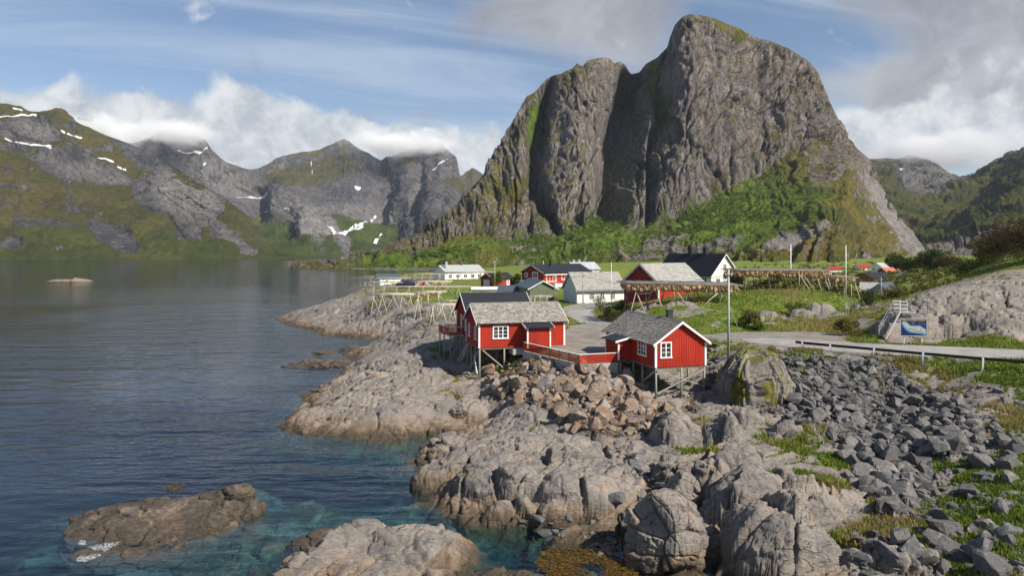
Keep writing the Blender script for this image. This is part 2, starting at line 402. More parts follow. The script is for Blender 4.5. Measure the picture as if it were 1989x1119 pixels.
def stone_mat(name, cols, dark):
    m, N, out = mat(name)
    P = pos(N); oi = N.n('ShaderNodeObjectInfo'); rn = oi.outputs['Random']
    at_ = N.attr('rnd').outputs['Fac']
    k = N.math('FRACT', N.math('ADD', rn, N.math('MULTIPLY', at_, 7.31)))
    cr = N.n('ShaderNodeValToRGB'); N.set(cr, 'Fac', k)
    e = cr.color_ramp.elements
    for i, c in enumerate(cols):
        q = e[i] if i < 2 else e.new(i / (len(cols) - 1))
        q.position = i / (len(cols) - 1); q.color = c + (1,)
    c = N.mix(N.math('MULTIPLY', N.step(N.noise(P, 1.6, 6, .65, .5), .45, .72), .6), cr.outputs[0], dark)
    c = N.mix(N.math('MULTIPLY', N.step(N.noise(P, 2.3, 5, .6, .3), .58, .7), .5), c, (.5, .46, .42))
    c = N.mix(N.math('MULTIPLY', N.step(N.noise(P, 9, 7, .78), .48, .66), .6), c, (.06, .057, .053))
    c = N.mix(N.math('MULTIPLY', N.step(N.noise(P, 5, 6, .75, .4), .58, .68), .45), c, (.42, .39, .35))
    hh = N.math('ADD', N.noise(P, 2.5, 6, .65, .4), N.math('MULTIPLY', N.noise(P, 12, 4, .7), .35))
    finish(N, out, c, .85, hh, 1.0, .16, .25)
stone_mat('brown_stone', [(.27, .175, .11), (.20, .15, .115), (.33, .235, .155), (.30, .27, .245), (.17, .125, .095), (.37, .29, .215)], (.08, .062, .05))
stone_mat('grey_stone', [(.15, .143, .14), (.095, .093, .094), (.19, .18, .172), (.12, .117, .117), (.24, .215, .195)], (.05, .049, .049))

def mountain_mat(name, r1, r2, r3, sc=1.0, olive=((.095, .085, .018), (.15, .115, .03)), green=((.062, .105, .012), (.10, .155, .018)), gn=1.7):
    m, N, out = mat(name)
    P = pos(N)
    V = scl(N, P, (.05 * sc, .05 * sc, .011 * sc)); V2 = scl(N, P, (.20 * sc, .20 * sc, .03 * sc))
    n1 = N.noise(V, 1, 7, .68, .9); n2 = N.noise(V2, 1, 6, .72, .5); n3 = N.noise(P, .012 * sc, 5, .55); n4 = N.noise(P, .35 * sc, 5, .75)
    c = N.mix(N.step(n1, .38, .62), r1, r2)
    c = N.mix(N.math('MULTIPLY', N.step(n2, .48, .64), .75), c, r3)
    st = N.noise(scl(N, P, (.42 * sc, .42 * sc, .02 * sc)), 1, 5, .68, .4); st2 = N.noise(scl(N, P, (.13 * sc, .13 * sc, .008 * sc)), 1, 4, .6, .3)
    c = N.mix(N.math('MULTIPLY', N.step(st, .50, .64), .6), c, r3)
    c = N.mix(N.math('MULTIPLY', N.step(st2, .54, .66), .6), c, (r3[0] * .9, r3[1] * .9, r3[2] * .95))
    c = N.mix(N.math('MULTIPLY', N.step(n3, .5, .7), .35), c, (r2[0] * 1.15, r2[1] * .93, r2[2] * .82))
    c = N.mix(N.math('MULTIPLY', N.step(n4, .5, .68), .6), c, (r3[0] * .7, r3[1] * .7, r3[2] * .7))
    pale = N.attr('pale').outputs['Fac']
    c = N.mix(N.math('MULTIPLY', pale, .7), c, N.mix(N.step(n2, .42, .62), (.40, .365, .335), (.17, .155, .145)))
    c = N.mix(N.math('MULTIPLY', N.attr('crack').outputs['Fac'], .9), c, (r3[0] * .35, r3[1] * .35, r3[2] * .35))
    scree = N.attr('scree').outputs['Fac']
    c = N.mix(scree, c, N.mix(N.step(n4, .38, .62), (.14, .125, .11), (.33, .30, .265)))
    g1 = N.noise(P, .02 * sc, 6, .65); g2 = N.noise(P, .22 * sc, 6, .75); g3 = N.noise(P, .05 * sc, 6, .7, .5)
    lush = N.attr('lush').outputs['Fac']
    g = N.mix(N.step(g1, .38, .62), olive[0], olive[1])
    g = N.mix(N.math('MULTIPLY', N.step(g3, .55, .7), .6), g, (.15, .085, .03))
    g = N.mix(lush, g, N.mix(N.step(g1, .35, .65), green[0], green[1]))
    g = N.mix(N.math('MULTIPLY', N.step(g3, .48, .66), .5), g, (.045, .06, .012))
    g = N.mix(N.math('MULTIPLY', N.step(g2, .47, .64), .8), g, (.03, .038, .01))
    mk = N.math('ADD', N.math('MULTIPLY', N.math('SUBTRACT', N.noise(P, .075 * sc, 9, .78), .5), gn), N.math('MULTIPLY', N.math('SUBTRACT', N.noise(V2, 1.0, 5, .7), .5), .7))
    gf = N.step(N.math('ADD', N.attr('grass').outputs['Fac'], mk), .40, .58)
    c = N.mix(gf, c, g)
    sf = N.step(N.math('ADD', N.attr('snow').outputs['Fac'], N.math('MULTIPLY', N.math('SUBTRACT', N.noise(P, .04 * sc, 6, .7), .5), 1.6)), .50, .60)
    c = N.mix(sf, c, (.85, .87, .9))
    hh = N.math('ADD', N.math('MULTIPLY', n2, 1.4), N.math('ADD', N.math('MULTIPLY', n4, .7), N.math('ADD', N.math('MULTIPLY', n1, 1.5), N.math('MULTIPLY', st, -.9))))
    hh = N.mix(gf, hh, N.math('ADD', N.math('MULTIPLY', g2, 1.0), N.math('MULTIPLY', g3, 1.2)))
    finish(N, out, c, .9, hh, 1.0, 4.0 / sc, .15)
mountain_mat('mountain_near', (.155, .138, .127), (.325, .283, .255), (.05, .046, .046), olive=((.085, .08, .016), (.165, .125, .028)), green=((.075, .13, .013), (.125, .19, .02)))
mountain_mat('mountain_far', (.085, .083, .087), (.185, .175, .172), (.04, .042, .05), .42, ((.062, .058, .018), (.115, .088, .03)), ((.048, .072, .013), (.080, .105, .020)), 2.1)

# water: clear over the shallows, absorbing with depth
m, N, out = mat('water')
P = pos(N)
big = N.noise(scl(N, P, (.006, .012, 1)), 1, 4, .55, .6)
spz = N.n('ShaderNodeSeparateXYZ'); N.set(spz, 'i0', P)
lee = N.math('SUBTRACT', 1.0, N.step(spz.outputs[1], 110, 330))          # the head of the fjord lies in the lee
wind = N.math('MULTIPLY', N.step(big, .34, .60), N.math('ADD', .06, N.math('MULTIPLY', lee, .80)))
wv = N.vmath('ADD', P, N.vmath('SCALE', N.noise(P, .5, 3, .5, 0, 1), scale=.6))
r1 = N.noise(scl(N, wv, (.8, 2.0, 1)), .62, 3, .55); r2 = N.noise(scl(N, wv, (.55, 1.6, 1)), .16, 2, .5); r3 = N.noise(P, 4.5, 2, .5)
hh = N.math('ADD', N.math('ADD', r1, N.math('MULTIPLY', r2, 2.6)), N.math('MULTIPLY', r3, .10))
bp = N.n('ShaderNodeBump'); N.set(bp, 'Height', hh); bp.inputs['Distance'].default_value = .20
N.set(bp, 'Strength', N.math('ADD', .12, N.math('MULTIPLY', wind, .66)))
gl = N.n('ShaderNodeBsdfGlossy'); gl.inputs['Roughness'].default_value = .06; N.set(gl, 'Normal', bp.outputs[0]); gl.inputs['Color'].default_value = (.92, .95, 1, 1)
tr = N.n('ShaderNodeBsdfTransparent'); tr.inputs['Color'].default_value = (.93, .97, .97, 1)
fr = N.n('ShaderNodeFresnel'); fr.inputs['IOR'].default_value = 1.33; N.set(fr, 'Normal', bp.outputs[0])
gb = N.n('ShaderNodeNewGeometry').outputs['Backfacing']            # light leaving the water: no refraction here, so no total reflection either
ff = N.math('ADD', N.math('MULTIPLY', fr.outputs[0], N.math('SUBTRACT', 1.0, gb)), N.math('MULTIPLY', gb, .05))
mx = N.n('ShaderNodeMixShader'); N.set(mx, 'Fac', ff); N.set(mx, 'i1', tr.outputs[0]); N.set(mx, 'i2', gl.outputs[0])
N.t.links.new(mx.outputs[0], out.inputs['Surface'])
va = N.n('ShaderNodeVolumeAbsorption'); va.inputs['Color'].default_value = (.10, .60, .68, 1); va.inputs['Density'].default_value = .75
vs = N.n('ShaderNodeVolumeScatter'); vs.inputs['Color'].default_value = (.08, .40, .75, 1); vs.inputs['Density'].default_value = .007; vs.inputs['Anisotropy'].default_value = .0
ad = N.n('ShaderNodeAddShader'); N.set(ad, 'i0', va.outputs[0]); N.set(ad, 'i1', vs.outputs[0])
N.t.links.new(ad.outputs[0], out.inputs['Volume'])
m, N, out = mat('sea_floor'); finish(N, out, (.06, .10, .11), .9)

def paint(name, col, rough=.6, var=.12, vs=1.2, bump=0.0, spec=.3):
    m, N, out = mat(name); P = pos(N)
    n = N.noise(scl(N, P, (1, 1, .35)), vs, 5, .6); n2 = N.noise(P, vs * 9, 4, .7)
    k = N.math('MULTIPLY', N.step(n, .35, .7), var); k2 = N.math('MULTIPLY', N.step(n2, .55, .75), var * .8)
    c = N.mix(k, col, tuple(q * .45 for q in col)); c = N.mix(k2, c, tuple(min(1, q * 1.5 + .02) for q in col))
    finish(N, out, c, rough, n2 if bump else None, bump, .02, spec)
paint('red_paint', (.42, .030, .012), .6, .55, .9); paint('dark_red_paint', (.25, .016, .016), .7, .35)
paint('white_paint', (.80, .79, .76), .5, .12); paint('cream_paint', (.74, .72, .64), .6, .12); paint('grey_white_paint', (.55, .58, .60), .6, .15)
paint('green_paint', (.165, .19, .12), .7, .25); paint('brown_wood', (.30, .10, .03), .6, .3); paint('grey_paint', (.40, .42, .44), .6, .2)
paint('black_roof', (.022, .024, .03), .55, .3, .8); paint('slate_blue_roof', (.075, .09, .115), .5, .3, .8)
paint('red_roof', (.33, .035, .025), .6, .25); paint('salmon_roof', (.52, .16, .11), .6, .25); paint('pale_roof', (.36, .37, .36), .7, .25)
paint('grey_wood', (.36, .325, .28), .85, .4, 2.0, .4); paint('pale_wood', (.50, .44, .36), .85, .35, 2.0, .4); paint('treated_post', (.27, .30, .25), .8, .35, 2.0, .3); paint('dark_wood', (.20, .17, .14), .85, .4, 2.0, .3)
paint('concrete', (.40, .385, .36), .9, .35, 1.5, .5); paint('galvanised', (.38, .39, .39), .4, .25, 2.0); paint('dark_metal', (.035, .035, .04), .5, .2)
paint('rail_beam', (.04, .034, .03), .8, .4, 1.5, .3); paint('fish', (.38, .25, .13), .8, .5, 5.0); paint('fish_pale', (.58, .42, .25), .8, .4, 5.0); paint('cable', (.02, .02, .02), .6, .1)
paint('twig', (.24, .20, .16), .9, .4, 3.0); paint('pale_twig', (.48, .45, .40), .9, .3, 3.0); paint('pipe', (.03, .03, .03), .4, .2)
m, N, out = mat('asphalt'); P = pos(N)
c = N.mix(N.step(N.noise(P, .5, 5, .6), .35, .65), (.24, .23, .215), (.33, .315, .295)); c = N.mix(N.math('MULTIPLY', N.step(N.noise(P, 18, 3, .8), .5, .7), .5), c, (.12, .115, .11))
c = N.mix(N.math('MULTIPLY', cracks(N, P, .35, .012, 0, 1.5, .5), .5), c, (.08, .08, .08))
finish(N, out, c, .9, N.noise(P, 25, 3, .7), .3, .02)
m, N, out = mat('gravel'); P = pos(N)
c = N.mix(N.step(N.noise(P, .3, 5, .6), .35, .65), (.21, .19, .165), (.31, .285, .25)); c = N.mix(N.math('MULTIPLY', N.step(N.noise(P, 9, 5, .8), .48, .7), .6), c, (.13, .12, .105))
c = N.mix(N.math('MULTIPLY', N.step(N.noise(P, 1.1, 5, .7), .62, .75), .5), c, (.36, .34, .30))
finish(N, out, c, .95, N.noise(P, 14, 4, .75), .6, .04)
m, N, out = mat('glass'); P = pos(N)
finish(N, out, N.mix(N.step(N.noise(P, 1.2, 3), .45, .6), (.02, .022, .025), (.07, .07, .065)), .06, spec=.6)
m, N, out = mat('pale_slate'); P = pos(N); r = N.attr('rnd').outputs['Fac']
c = N.mix(r, (.27, .265, .24), (.37, .36, .325)); c = N.mix(N.math('MULTIPLY', N.step(N.noise(P, 5, 5, .7), .54, .72), .5), c, (.15, .145, .13))
finish(N, out, c, .85, N.noise(P, 8, 4, .7), .4, .02)
# slate: every slate carries its own random number
m, N, out = mat('slate'); P = pos(N); r = N.attr('rnd').outputs['Fac']
cr = N.n('ShaderNodeValToRGB'); N.set(cr, 'Fac', r); e = cr.color_ramp.elements
for i, (p_, c_) in enumerate([(0, (.19, .175, .155)), (.3, (.25, .23, .205)), (.6, (.31, .29, .26)), (.84, (.38, .36, .325)), (.95, (.29, .22, .16)), (1, (.25, .19, .14))]):
    q = e[i] if i < 2 else e.new(p_); q.position = p_; q.color = c_ + (1,)
c = N.mix(N.math('MULTIPLY', N.step(N.noise(P, 1.4, 6, .7, .6), .5, .7), .55), cr.outputs[0], (.40, .385, .34))
c = N.mix(N.math('MULTIPLY', N.step(N.noise(P, 6, 5, .7), .55, .72), .6), c, (.09, .08, .07))
finish(N, out, c, .9, N.noise(P, 12, 4, .7), .4, .02, .15)
def leaf_mat(name, c1, c2, c3):
    m, N, out = mat(name); r = N.attr('rnd').outputs['Fac']
    cr = N.n('ShaderNodeValToRGB'); N.set(cr, 'Fac', r); e = cr.color_ramp.elements
    for i, (p_, c_) in enumerate([(0, c1), (.5, c2), (1, c3)]):
        q = e[i] if i < 2 else e.new(p_); q.position = p_; q.color = c_ + (1,)
    b = finish(N, out, cr.outputs[0], .7, spec=.2)
    t = N.n('ShaderNodeBsdfTranslucent'); N.set(t, 'Color', cr.outputs[0])
    mx = N.n('ShaderNodeMixShader'); mx.inputs[0].default_value = .25; N.set(mx, 'i1', b.outputs[0]); N.set(mx, 'i2', t.outputs[0])
    N.t.links.new(mx.outputs[0], out.inputs['Surface'])
leaf_mat('leaf', (.05, .085, .012), (.085, .13, .018), (.16, .19, .035)); leaf_mat('dark_leaf', (.022, .042, .012), (.04, .065, .014), (.075, .085, .02))
leaf_mat('olive_leaf', (.07, .08, .018), (.12, .12, .025), (.20, .17, .04)); leaf_mat('brown_leaf', (.05, .035, .015), (.08, .06, .02), (.11, .085, .03))
leaf_mat('grass_blade', (.085, .14, .015), (.15, .215, .027), (.25, .25, .05)); leaf_mat('dry_grass', (.20, .16, .05), (.30, .23, .09), (.40, .31, .14)); leaf_mat('seaweed', (.06, .036, .008), (.105, .06, .011), (.17, .10, .018))
# ================================================================== NEAR GROUND
# (u, v, height, grass, roughness): points of the ground read off the photograph, heights in metres above the sea
CP = [
 # left big rock
 (540,825,-.1,0,.62),(600,846,-.1,0,.62),(700,853,-.1,0,.62),(800,851,-.1,0,.6),(700,760,1.9,0,.62),(850,780,1.5,0,.5),(750,700,3.0,0,.6),(850,640,4.6,.1,.62),
 (820,700,2.9,0,.6),(880,700,2.4,.3,.6),(928,745,1.9,.3,.8),(900,825,.5,0,.8),(700,805,1.2,0,.62),(620,805,.9,0,.6),(590,786,-.3,0,.6),(660,738,1.2,0,.62),
 (760,683,2.4,0,.5),(640,735,-.4,0,.62),(780,815,1.1,0,.5),(860,815,.9,0,.7),(690,700,.9,0,.62),(900,770,1.6,.3,.8),(950,800,.9,0,.8),(560,822,.35,0,.55),
 # upper rock and inlets
 (735,694,.8,0,.5),(800,650,3.6,.05,.62),(780,640,3.0,.05,.62),(850,615,5.2,.5,.62),(770,663,-.7,0,.4),(725,670,-1.1,0,.4),(690,660,-1.0,0,.4),(640,663,-.7,0,.62),(660,712,-.6,0,.4),(560,703,-1.2,0,.55),
 (600,700,-.8,0,.55),(805,656,.5,0,.62),
 # rear peninsula
 (590,640,-.1,0,.62),(620,652,-.1,0,.5),(600,612,1.75,.1,.62),(700,605,3.1,.1,.62),(745,641,1.3,0,.6),(680,640,.9,0,.5),(820,630,3.6,.3,.62),(800,600,4.5,.35,.62),(700,568,5.5,.4,.55),
 (655,590,3.8,.15,.55),(760,575,6.0,.7,.55),(860,580,6.0,.9,.2),(880,560,6.4,1,.1),(640,560,-1,0,.55),(690,545,-1,.1,.2),(560,600,-2,0,.55),
 # village ground
 (900,560,5.5,1,.1),(900,545,5.0,1,.1),(1000,572,5.4,1,.1),(850,547,4.6,1,.1),(730,556,3.0,.8,.1),(760,540,.5,.5,.1),(950,547,5.0,1,.1),(1050,600,5.5,1,.1),(1120,640,5.2,1,.1),
 (1120,600,5.5,1,.1),(1200,602,6.0,1,.15),(1060,560,5.2,1,.1),(1160,575,5.6,1,.1),(980,540,4.6,1,.1),(1100,545,4.8,1,.1),(1080,530,4.5,1,.1),(880,530,3.0,1,.1),(1250,560,6.8,1,.1),
 (1000,525,4,1,.1),(1200,525,5,1,.1),(1400,525,7,1,.1),(1060,640,5.1,1,.1),(1150,690,5.0,.6,.1),(1020,650,5.0,.8,.1),(940,660,4.6,.5,.4),
 # hill with racks
 (1200,608,6.3,.9,.3),(1300,592,7.9,.85,.35),(1400,590,8.0,1,.2),(1250,612,6.8,.8,.6),(1220,630,5.8,.9,.3),(1350,640,6.2,.85,.25),(1420,640,6.1,.95,.2),(1350,610,7.2,.75,.5),
 (1500,590,8.1,1,.3),(1500,572,8.9,1,.2),(1600,577,8.5,1,.3),(1650,603,7.5,.9,.4),(1600,640,6.15,.9,.3),(1550,610,7.2,.7,.6),(1620,600,7.3,.75,.5),(1680,645,6.3,.9,.3),(1690,610,6.8,.8,.4),
 (1560,640,6.0,.9,.2),(1480,640,6.0,1,.2),(1400,560,8.4,1,.2),(1500,548,8.8,1,.2),(1600,556,7.8,1,.2),(1660,575,5.8,1,.2),(1700,565,4.2,1,.2),
 # right dome of rock
 (1720,655,6.2,.7,.4),(1800,662,6.1,.7,.5),(1900,664,6.1,.7,.5),(1985,664,6.1,.7,.5),(2060,664,6.1,.6,.5),(1735,620,7.75,.1,.6),(1760,590,9.0,.1,.5),(1800,640,6.85,0,.8),(1850,645,6.6,0,.8),
 (1800,590,9.2,.05,.5),(1830,565,10.3,.1,.4),(1880,600,8.8,.15,.6),(1880,545,11.1,.2,.3),(1940,640,7.2,0,.8),(1940,590,9.2,.1,.6),(1985,560,10.5,.1,.4),(1990,635,7.3,0,.8),(1940,530,11.9,.4,.3),
 (2000,522,12.4,.55,.2),(2080,520,12.5,.5,.3),(1705,640,6.8,.7,.5),(1712,600,8.3,.4,.5),
 # behind the dome
 (1900,520,11.6,1,.2),(1985,505,12.6,1,.2),(1860,520,9.5,1,.2),(1800,530,6.0,1,.2),(1800,515,5.0,1,.2),(1720,545,3.6,1,.2),(1700,530,3.4,1,.2),(1850,505,7.5,1,.2),(1950,497,8,1,.2),
 # under the road, grey rock slope and bank
 (1545,690,5.2,.1,.5),(1500,672,6.0,.3,.4),(1650,705,4.9,.0,.4),(1557,677,5.95,.6,.2),(1611,683,5.9,.6,.2),(1696,691,5.9,.8,.2),(1791,700,5.9,.9,.2),(1907,711,5.9,.9,.2),(1989,718,5.9,.9,.2),(2090,725,5.9,.9,.2),(1700,714,4.9,.15,.4),(1800,720,5.1,.6,.3),(1900,735,5.1,.75,.3),(1989,745,5.1,.8,.3),(2080,750,5.1,.8,.3),
 (1750,815,2.4,0,.5),(1650,790,3.0,0,.5),(1950,752,4.9,.7,.4),(1990,800,4.0,.9,.6),(1900,800,3.9,.6,.6),(1900,900,2.4,.6,.8),(1850,860,2.7,.2,.8),(1989,900,2.8,.8,.9),(1989,1000,2.3,.75,1),(1989,1119,1.7,.75,1),(1850,1000,1.5,.75,1),
 (1850,1119,1.0,.7,1),(1700,950,1.6,.2,.8),(1700,1030,1.2,.85,.8),(1700,1119,.9,.75,.9),(1620,900,2.1,.75,.7),(1560,840,2.7,.55,.7),(1500,850,2.4,.6,.8),(1420,770,3.3,.2,.6),(1385,720,3.9,.3,.6),(1390,680,5.2,.6,.4),
 (1500,950,1.9,.1,.8),(1600,1000,1.5,.3,.8),(1560,1119,.7,.1,.8),(1460,1080,.9,0,.8),(1440,1119,.2,0,.8),(1400,1000,1.1,0,.9),(1370,1119,-.1,0,.6),(1430,900,2.1,.45,.9),(2100,900,3.2,.5,.8),(2100,1119,1.8,.5,.8),
 # middle rock in front of the cabins
 (1100,850,1.9,0,.8),(1000,850,1.4,0,.7),(900,855,.8,0,.7),(835,875,-.1,0,.7),(775,905,-.15,0,.8),(850,905,.8,0,.8),(950,930,1.3,0,.8),(1100,930,1.7,0,.7),(1000,990,.35,0,.9),(1110,1018,.05,0,.9),(1200,1005,.4,0,.9),(1200,900,1.9,0,.8),
 (1300,850,2.4,.35,.8),(1200,820,2.2,.1,.8),(1000,720,3.9,.0,.5),(1100,720,4.1,.2,.4),(1000,780,2.4,0,.5),(1100,780,2.7,0,.5),(1200,785,2.7,0,.5),(1300,802,2.25,.1,.6),(1275,777,2.6,0,.5),(1320,765,2.8,0,.5),(1366,758,3.1,.1,.5),(955,760,2.0,0,.6),(955,815,.9,0,.7),(1180,722,4.2,.25,.4),
 (1280,738,3.1,.1,.4),(1350,740,3.5,.2,.5),(1320,940,1.6,.05,.9),(1250,950,1.2,0,.9),(1290,1000,.5,0,.8),(830,972,-.15,0,.8),(900,1015,-.15,0,.9),(1040,1045,-.35,0,.8),(980,1055,-2.2,0,.6),(1010,1075,-1.6,0,.6),(1180,1060,-.25,0,.6),(1280,1085,-.2,0,.5),(1150,1119,-.35,0,.4),(1020,1090,-.5,0,.4),
 (1060,690,4.8,.4,.3),(1125,712,4.7,.4,.3),
 # the sea floor
 (800,920,-1.2,0,.5),(700,900,-2.5,0,.5),(600,900,-3.0,0,.5),(850,1040,-1.1,0,.5),(960,1060,-.9,0,.5),(560,960,-.8,0,.6),(600,1010,-.8,0,.6),(550,985,-.7,0,.6),(480,1050,-.38,0,.6),(525,945,-.38,0,.6),(585,962,-.38,0,.6),(650,990,-.38,0,.6),(560,1015,-.38,0,.6),(700,1015,-.8,0,.6),(600,1045,-.38,0,.6),(100,985,-.8,0,.6),(660,955,-1.1,0,.6),(110,1010,-1.0,0,.6),(60,1050,-1.2,0,.6),(480,880,-3.5,0,.5),(480,820,-2.2,0,.4),(500,720,-4,0,.4),(430,700,-5,0,.4),(540,650,-4,0,.4),(500,560,-6,0,.3),(620,530,-4,0,.3),
 (200,900,-4,0,.5),(100,800,-7,0,.4),(300,750,-7,0,.4),(0,960,-3.5,0,.5),(50,1119,-1.5,0,.5),(300,1115,-.9,0,.6),(450,1080,-.8,0,.6),(550,1119,-.8,0,.6),(-150,1000,-4,0,.5),(-200,700,-8,0,.4),(200,560,-9,0,.3),(-100,560,-9,0,.3),(-200,1119,-3,0,.4),(720,985,-1.0,0,.5),(630,1065,-.6,0,.5),(400,930,-1.3,0,.5),(560,930,-2.2,0,.5),
]
cp = np.array([(u, v, z, g, r) for u, v, z, g, r in CP], float)
def _plan(u, v, z):
    y = (CAM_Z - np.maximum(z, 0)) * FPX / (v - VH); return (u - UC) / FPX * y, y
cpx, cpy = _plan(cp[:, 0], cp[:, 1], cp[:, 2])
# far anchors given straight in plan (x, y, height, grass)
FA = [(45,215,2.0,1),(60,250,2.0,1),(66,300,1.8,1),(75,350,1.4,1),(45,350,2.5,1),(36,160,3.2,1),(36,140,3.9,1),(46,130,4.6,1),(50,170,2.8,1),(60,200,2.2,1),(85,250,3.5,1),(100,330,4,1),(50,300,2.2,1),(60,400,1.5,1),(-60,330,-4,0),(-20,330,2.2,1),(30,330,4,1),(80,300,2.5,1),(140,300,4,1),(52,105,6.2,1),(57,115,5.0,1),(47,102,8.2,1),(52,113,7.4,1),(58,130,5.3,1),(53,100,7.8,.8),(58,110,6.2,1),(64,120,5.0,1),(57,100,9,.5),(65,115,6.5,1),(74,130,5,1),(95,150,7,1),(200,300,9,1),(0,460,3.5,1),(80,460,6,1),(180,460,7,1),(280,460,10,1),(-120,460,-8,0),(-300,460,-12,0),(120,200,8,1),(150,140,14,1),(100,90,14,.6),(70,45,5,.7),(60,28,4,.5),(-60,230,-3,0),(-150,200,-10,0),(-40,27,-2,0),(40,22,2,.4),(0,22,-.6,0),(-10,25,-.8,0)]
fa = np.array(FA, float)
cpx = np.concatenate([cpx, fa[:, 0]]); cpy = np.concatenate([cpy, fa[:, 1]])
cpv = np.concatenate([cp[:, 2:5], np.stack([fa[:, 2], fa[:, 3], np.full(len(fa), .3)], -1)])
KP, KC = 20.0, 0.45
def _pp(x, y): return KP * x / y, KP * np.log(y)
_a, _b = _pp(cpx, cpy)
_n = len(_a)
_Kk = -np.sqrt((_a[:, None] - _a[None]) ** 2 + (_b[:, None] - _b[None]) ** 2 + KC ** 2)
_M = np.zeros((_n + 1, _n + 1)); _M[:_n, :_n] = _Kk + np.eye(_n) * 0.05; _M[:_n, _n] = 1; _M[_n, :_n] = 1
_Wt = np.linalg.solve(_M, np.concatenate([cpv, np.zeros((1, 3))]))
def rbf(x, y):
    a, b = _pp(x.ravel(), y.ravel())
    out = np.empty((a.size, 3), f32)
    A_, B_ = _a.astype(f32), _b.astype(f32); Wf = _Wt.astype(f32)
    for i in range(0, a.size, 40000):
        aa = a[i:i + 40000].astype(f32); bb = b[i:i + 40000].astype(f32)
        K = -np.sqrt((aa[:, None] - A_[None]) ** 2 + (bb[:, None] - B_[None]) ** 2 + f32(KC ** 2))
        out[i:i + 40000] = K @ Wf[:-1] + Wf[-1]
    s = x.shape
    return out[:, 0].reshape(s), out[:, 1].reshape(s), out[:, 2].reshape(s)

# rounded humps of bedrock: (u, v, z of the base centre, half width m, half depth m, height m, turn deg)
DOMES = [
 (1500,1075,.7,2.7,2.0,2.3,0),(1470,965,1.9,2.6,1.3,1.1,25),(1585,985,1.6,1.5,1.4,1.2,0),(1310,850,2.5,1.5,1.9,1.6,15),(1395,850,2.7,1.5,1.6,1.5,-10),(1330,915,1.9,1.5,1.1,1.1,0),(1395,940,1.9,1.3,1.1,1.3,10),
 (1000,935,1.1,3.4,2.4,1.0,-12),(1130,955,1.2,2.2,1.5,.7,0),(1000,1010,.05,1.6,1.0,.8,0),(1100,1005,.2,1.3,1.0,.9,0),(1180,985,.6,1.0,.8,.8,0),(880,880,.4,2.2,2.0,1.0,0),(850,930,.3,1.8,1.4,.7,0),(1110,880,1.7,2.2,1.6,.6,0),
 (1440,800,3.2,1.2,1.2,.5,0),(1520,830,2.7,1.2,1.0,.9,0),(1560,790,3.0,1.3,1.1,1.0,0),(1440,910,2.0,1.6,1.2,1.0,0),(1250,900,1.7,1.2,1.0,.8,0),
 (1640,1080,1.0,1.2,1.0,.6,0),(1740,1085,1.0,1.6,1.3,.7,0),(1840,880,2.5,1.2,1.2,.6,20),
 (920,800,.9,1.5,1.3,1.1,0),(865,790,1.3,2.0,1.4,.6,0),(985,800,1.2,1.1,1.2,1.0,0),(1040,815,1.7,1.7,1.4,.6,0),
 (1270,605,7.0,2.0,1.0,1.2,0),(1320,602,7.3,2.2,1.1,1.1,0),(1180,625,6.0,1.6,1.0,1.3,0),(1240,618,6.4,1.4,.9,1.1,0),(1590,606,7.3,1.9,1.0,1.1,0),(1555,615,7.0,1.5,1.0,.9,0),(1490,622,6.6,1.2,.8,1.1,0),(1680,600,7.2,1.6,1.0,.9,0),
 (1775,632,7.2,2.6,1.9,1.0,0),(1850,634,7.1,2.4,1.9,1.2,0),(1930,634,7.2,3.0,2.0,1.3,0),(1725,636,7.0,1.4,1.5,.7,0),
]
# roads: centre lines with height and half width (plan metres)
def rp(u, v, z, hw): 
    p = at(u, v, z); return (p.x, p.y, z, hw)
ROAD = [(95,33,6.0,4.4),(70,47,6.0,4.4),(43,60.5,6.0,4.0),(32.5,64.6,6.0,3.6),(27.0,69.0,5.95,3.0),(22.3,72.8,5.9,2.4),(17.5,76.5,5.7,2.0),(14.0,82,5.55,1.9),(11.2,90,5.55,1.8),rp(1150,625,5.55,1.7),rp(1126,611,5.6,1.6),rp(1131,602,5.65,1.6),rp(1160,597,5.8,1.6),rp(1188,592,6.0,1.6),rp(1215,588,6.2,1.4)]
PATH = [rp(1150,625,5.55,1.6),rp(1119,606,5.6,2.0),rp(1125,596,5.6,2.2),rp(1160,591,5.75,2.4),rp(1190,590,6.0,1.8)]
def smooth_line(L, n=8):
    P = np.array(L, float); out = []
    for i in range(len(P) - 1):
        p0, p1, p2, p3 = P[max(i - 1, 0)], P[i], P[i + 1], P[min(i + 2, len(P) - 1)]
        for k in range(n):
            t = k / n
            out.append(.5 * ((2 * p1) + (-p0 + p2) * t + (2 * p0 - 5 * p1 + 4 * p2 - p3) * t * t + (-p0 + 3 * p1 - 3 * p2 + p3) * t ** 3))
    out.append(P[-1]); return np.array(out)
ROADL = smooth_line(ROAD); PATHL = smooth_line(PATH)
YARD = [rp(u, v, z, 0)[:2] for u, v, z in [(1103,640,5.2),(1150,632,5.3),(1215,640,5.3),(1220,668,5.1),(1195,690,5.02),(1125,697,5.0),(1085,690,5.0),(1050,672,5.0),(1098,655,5.1)]]
LAYBY = [rp(u, v, z, 0)[:2] for u, v, z in [(1380,652,5.85),(1450,645,5.95),(1560,643,6.0),(1640,646,6.1),(1635,655,6.05),(1680,668,6.0),(1600,670,6.0),(1500,662,5.95),(1400,662,5.9)]]
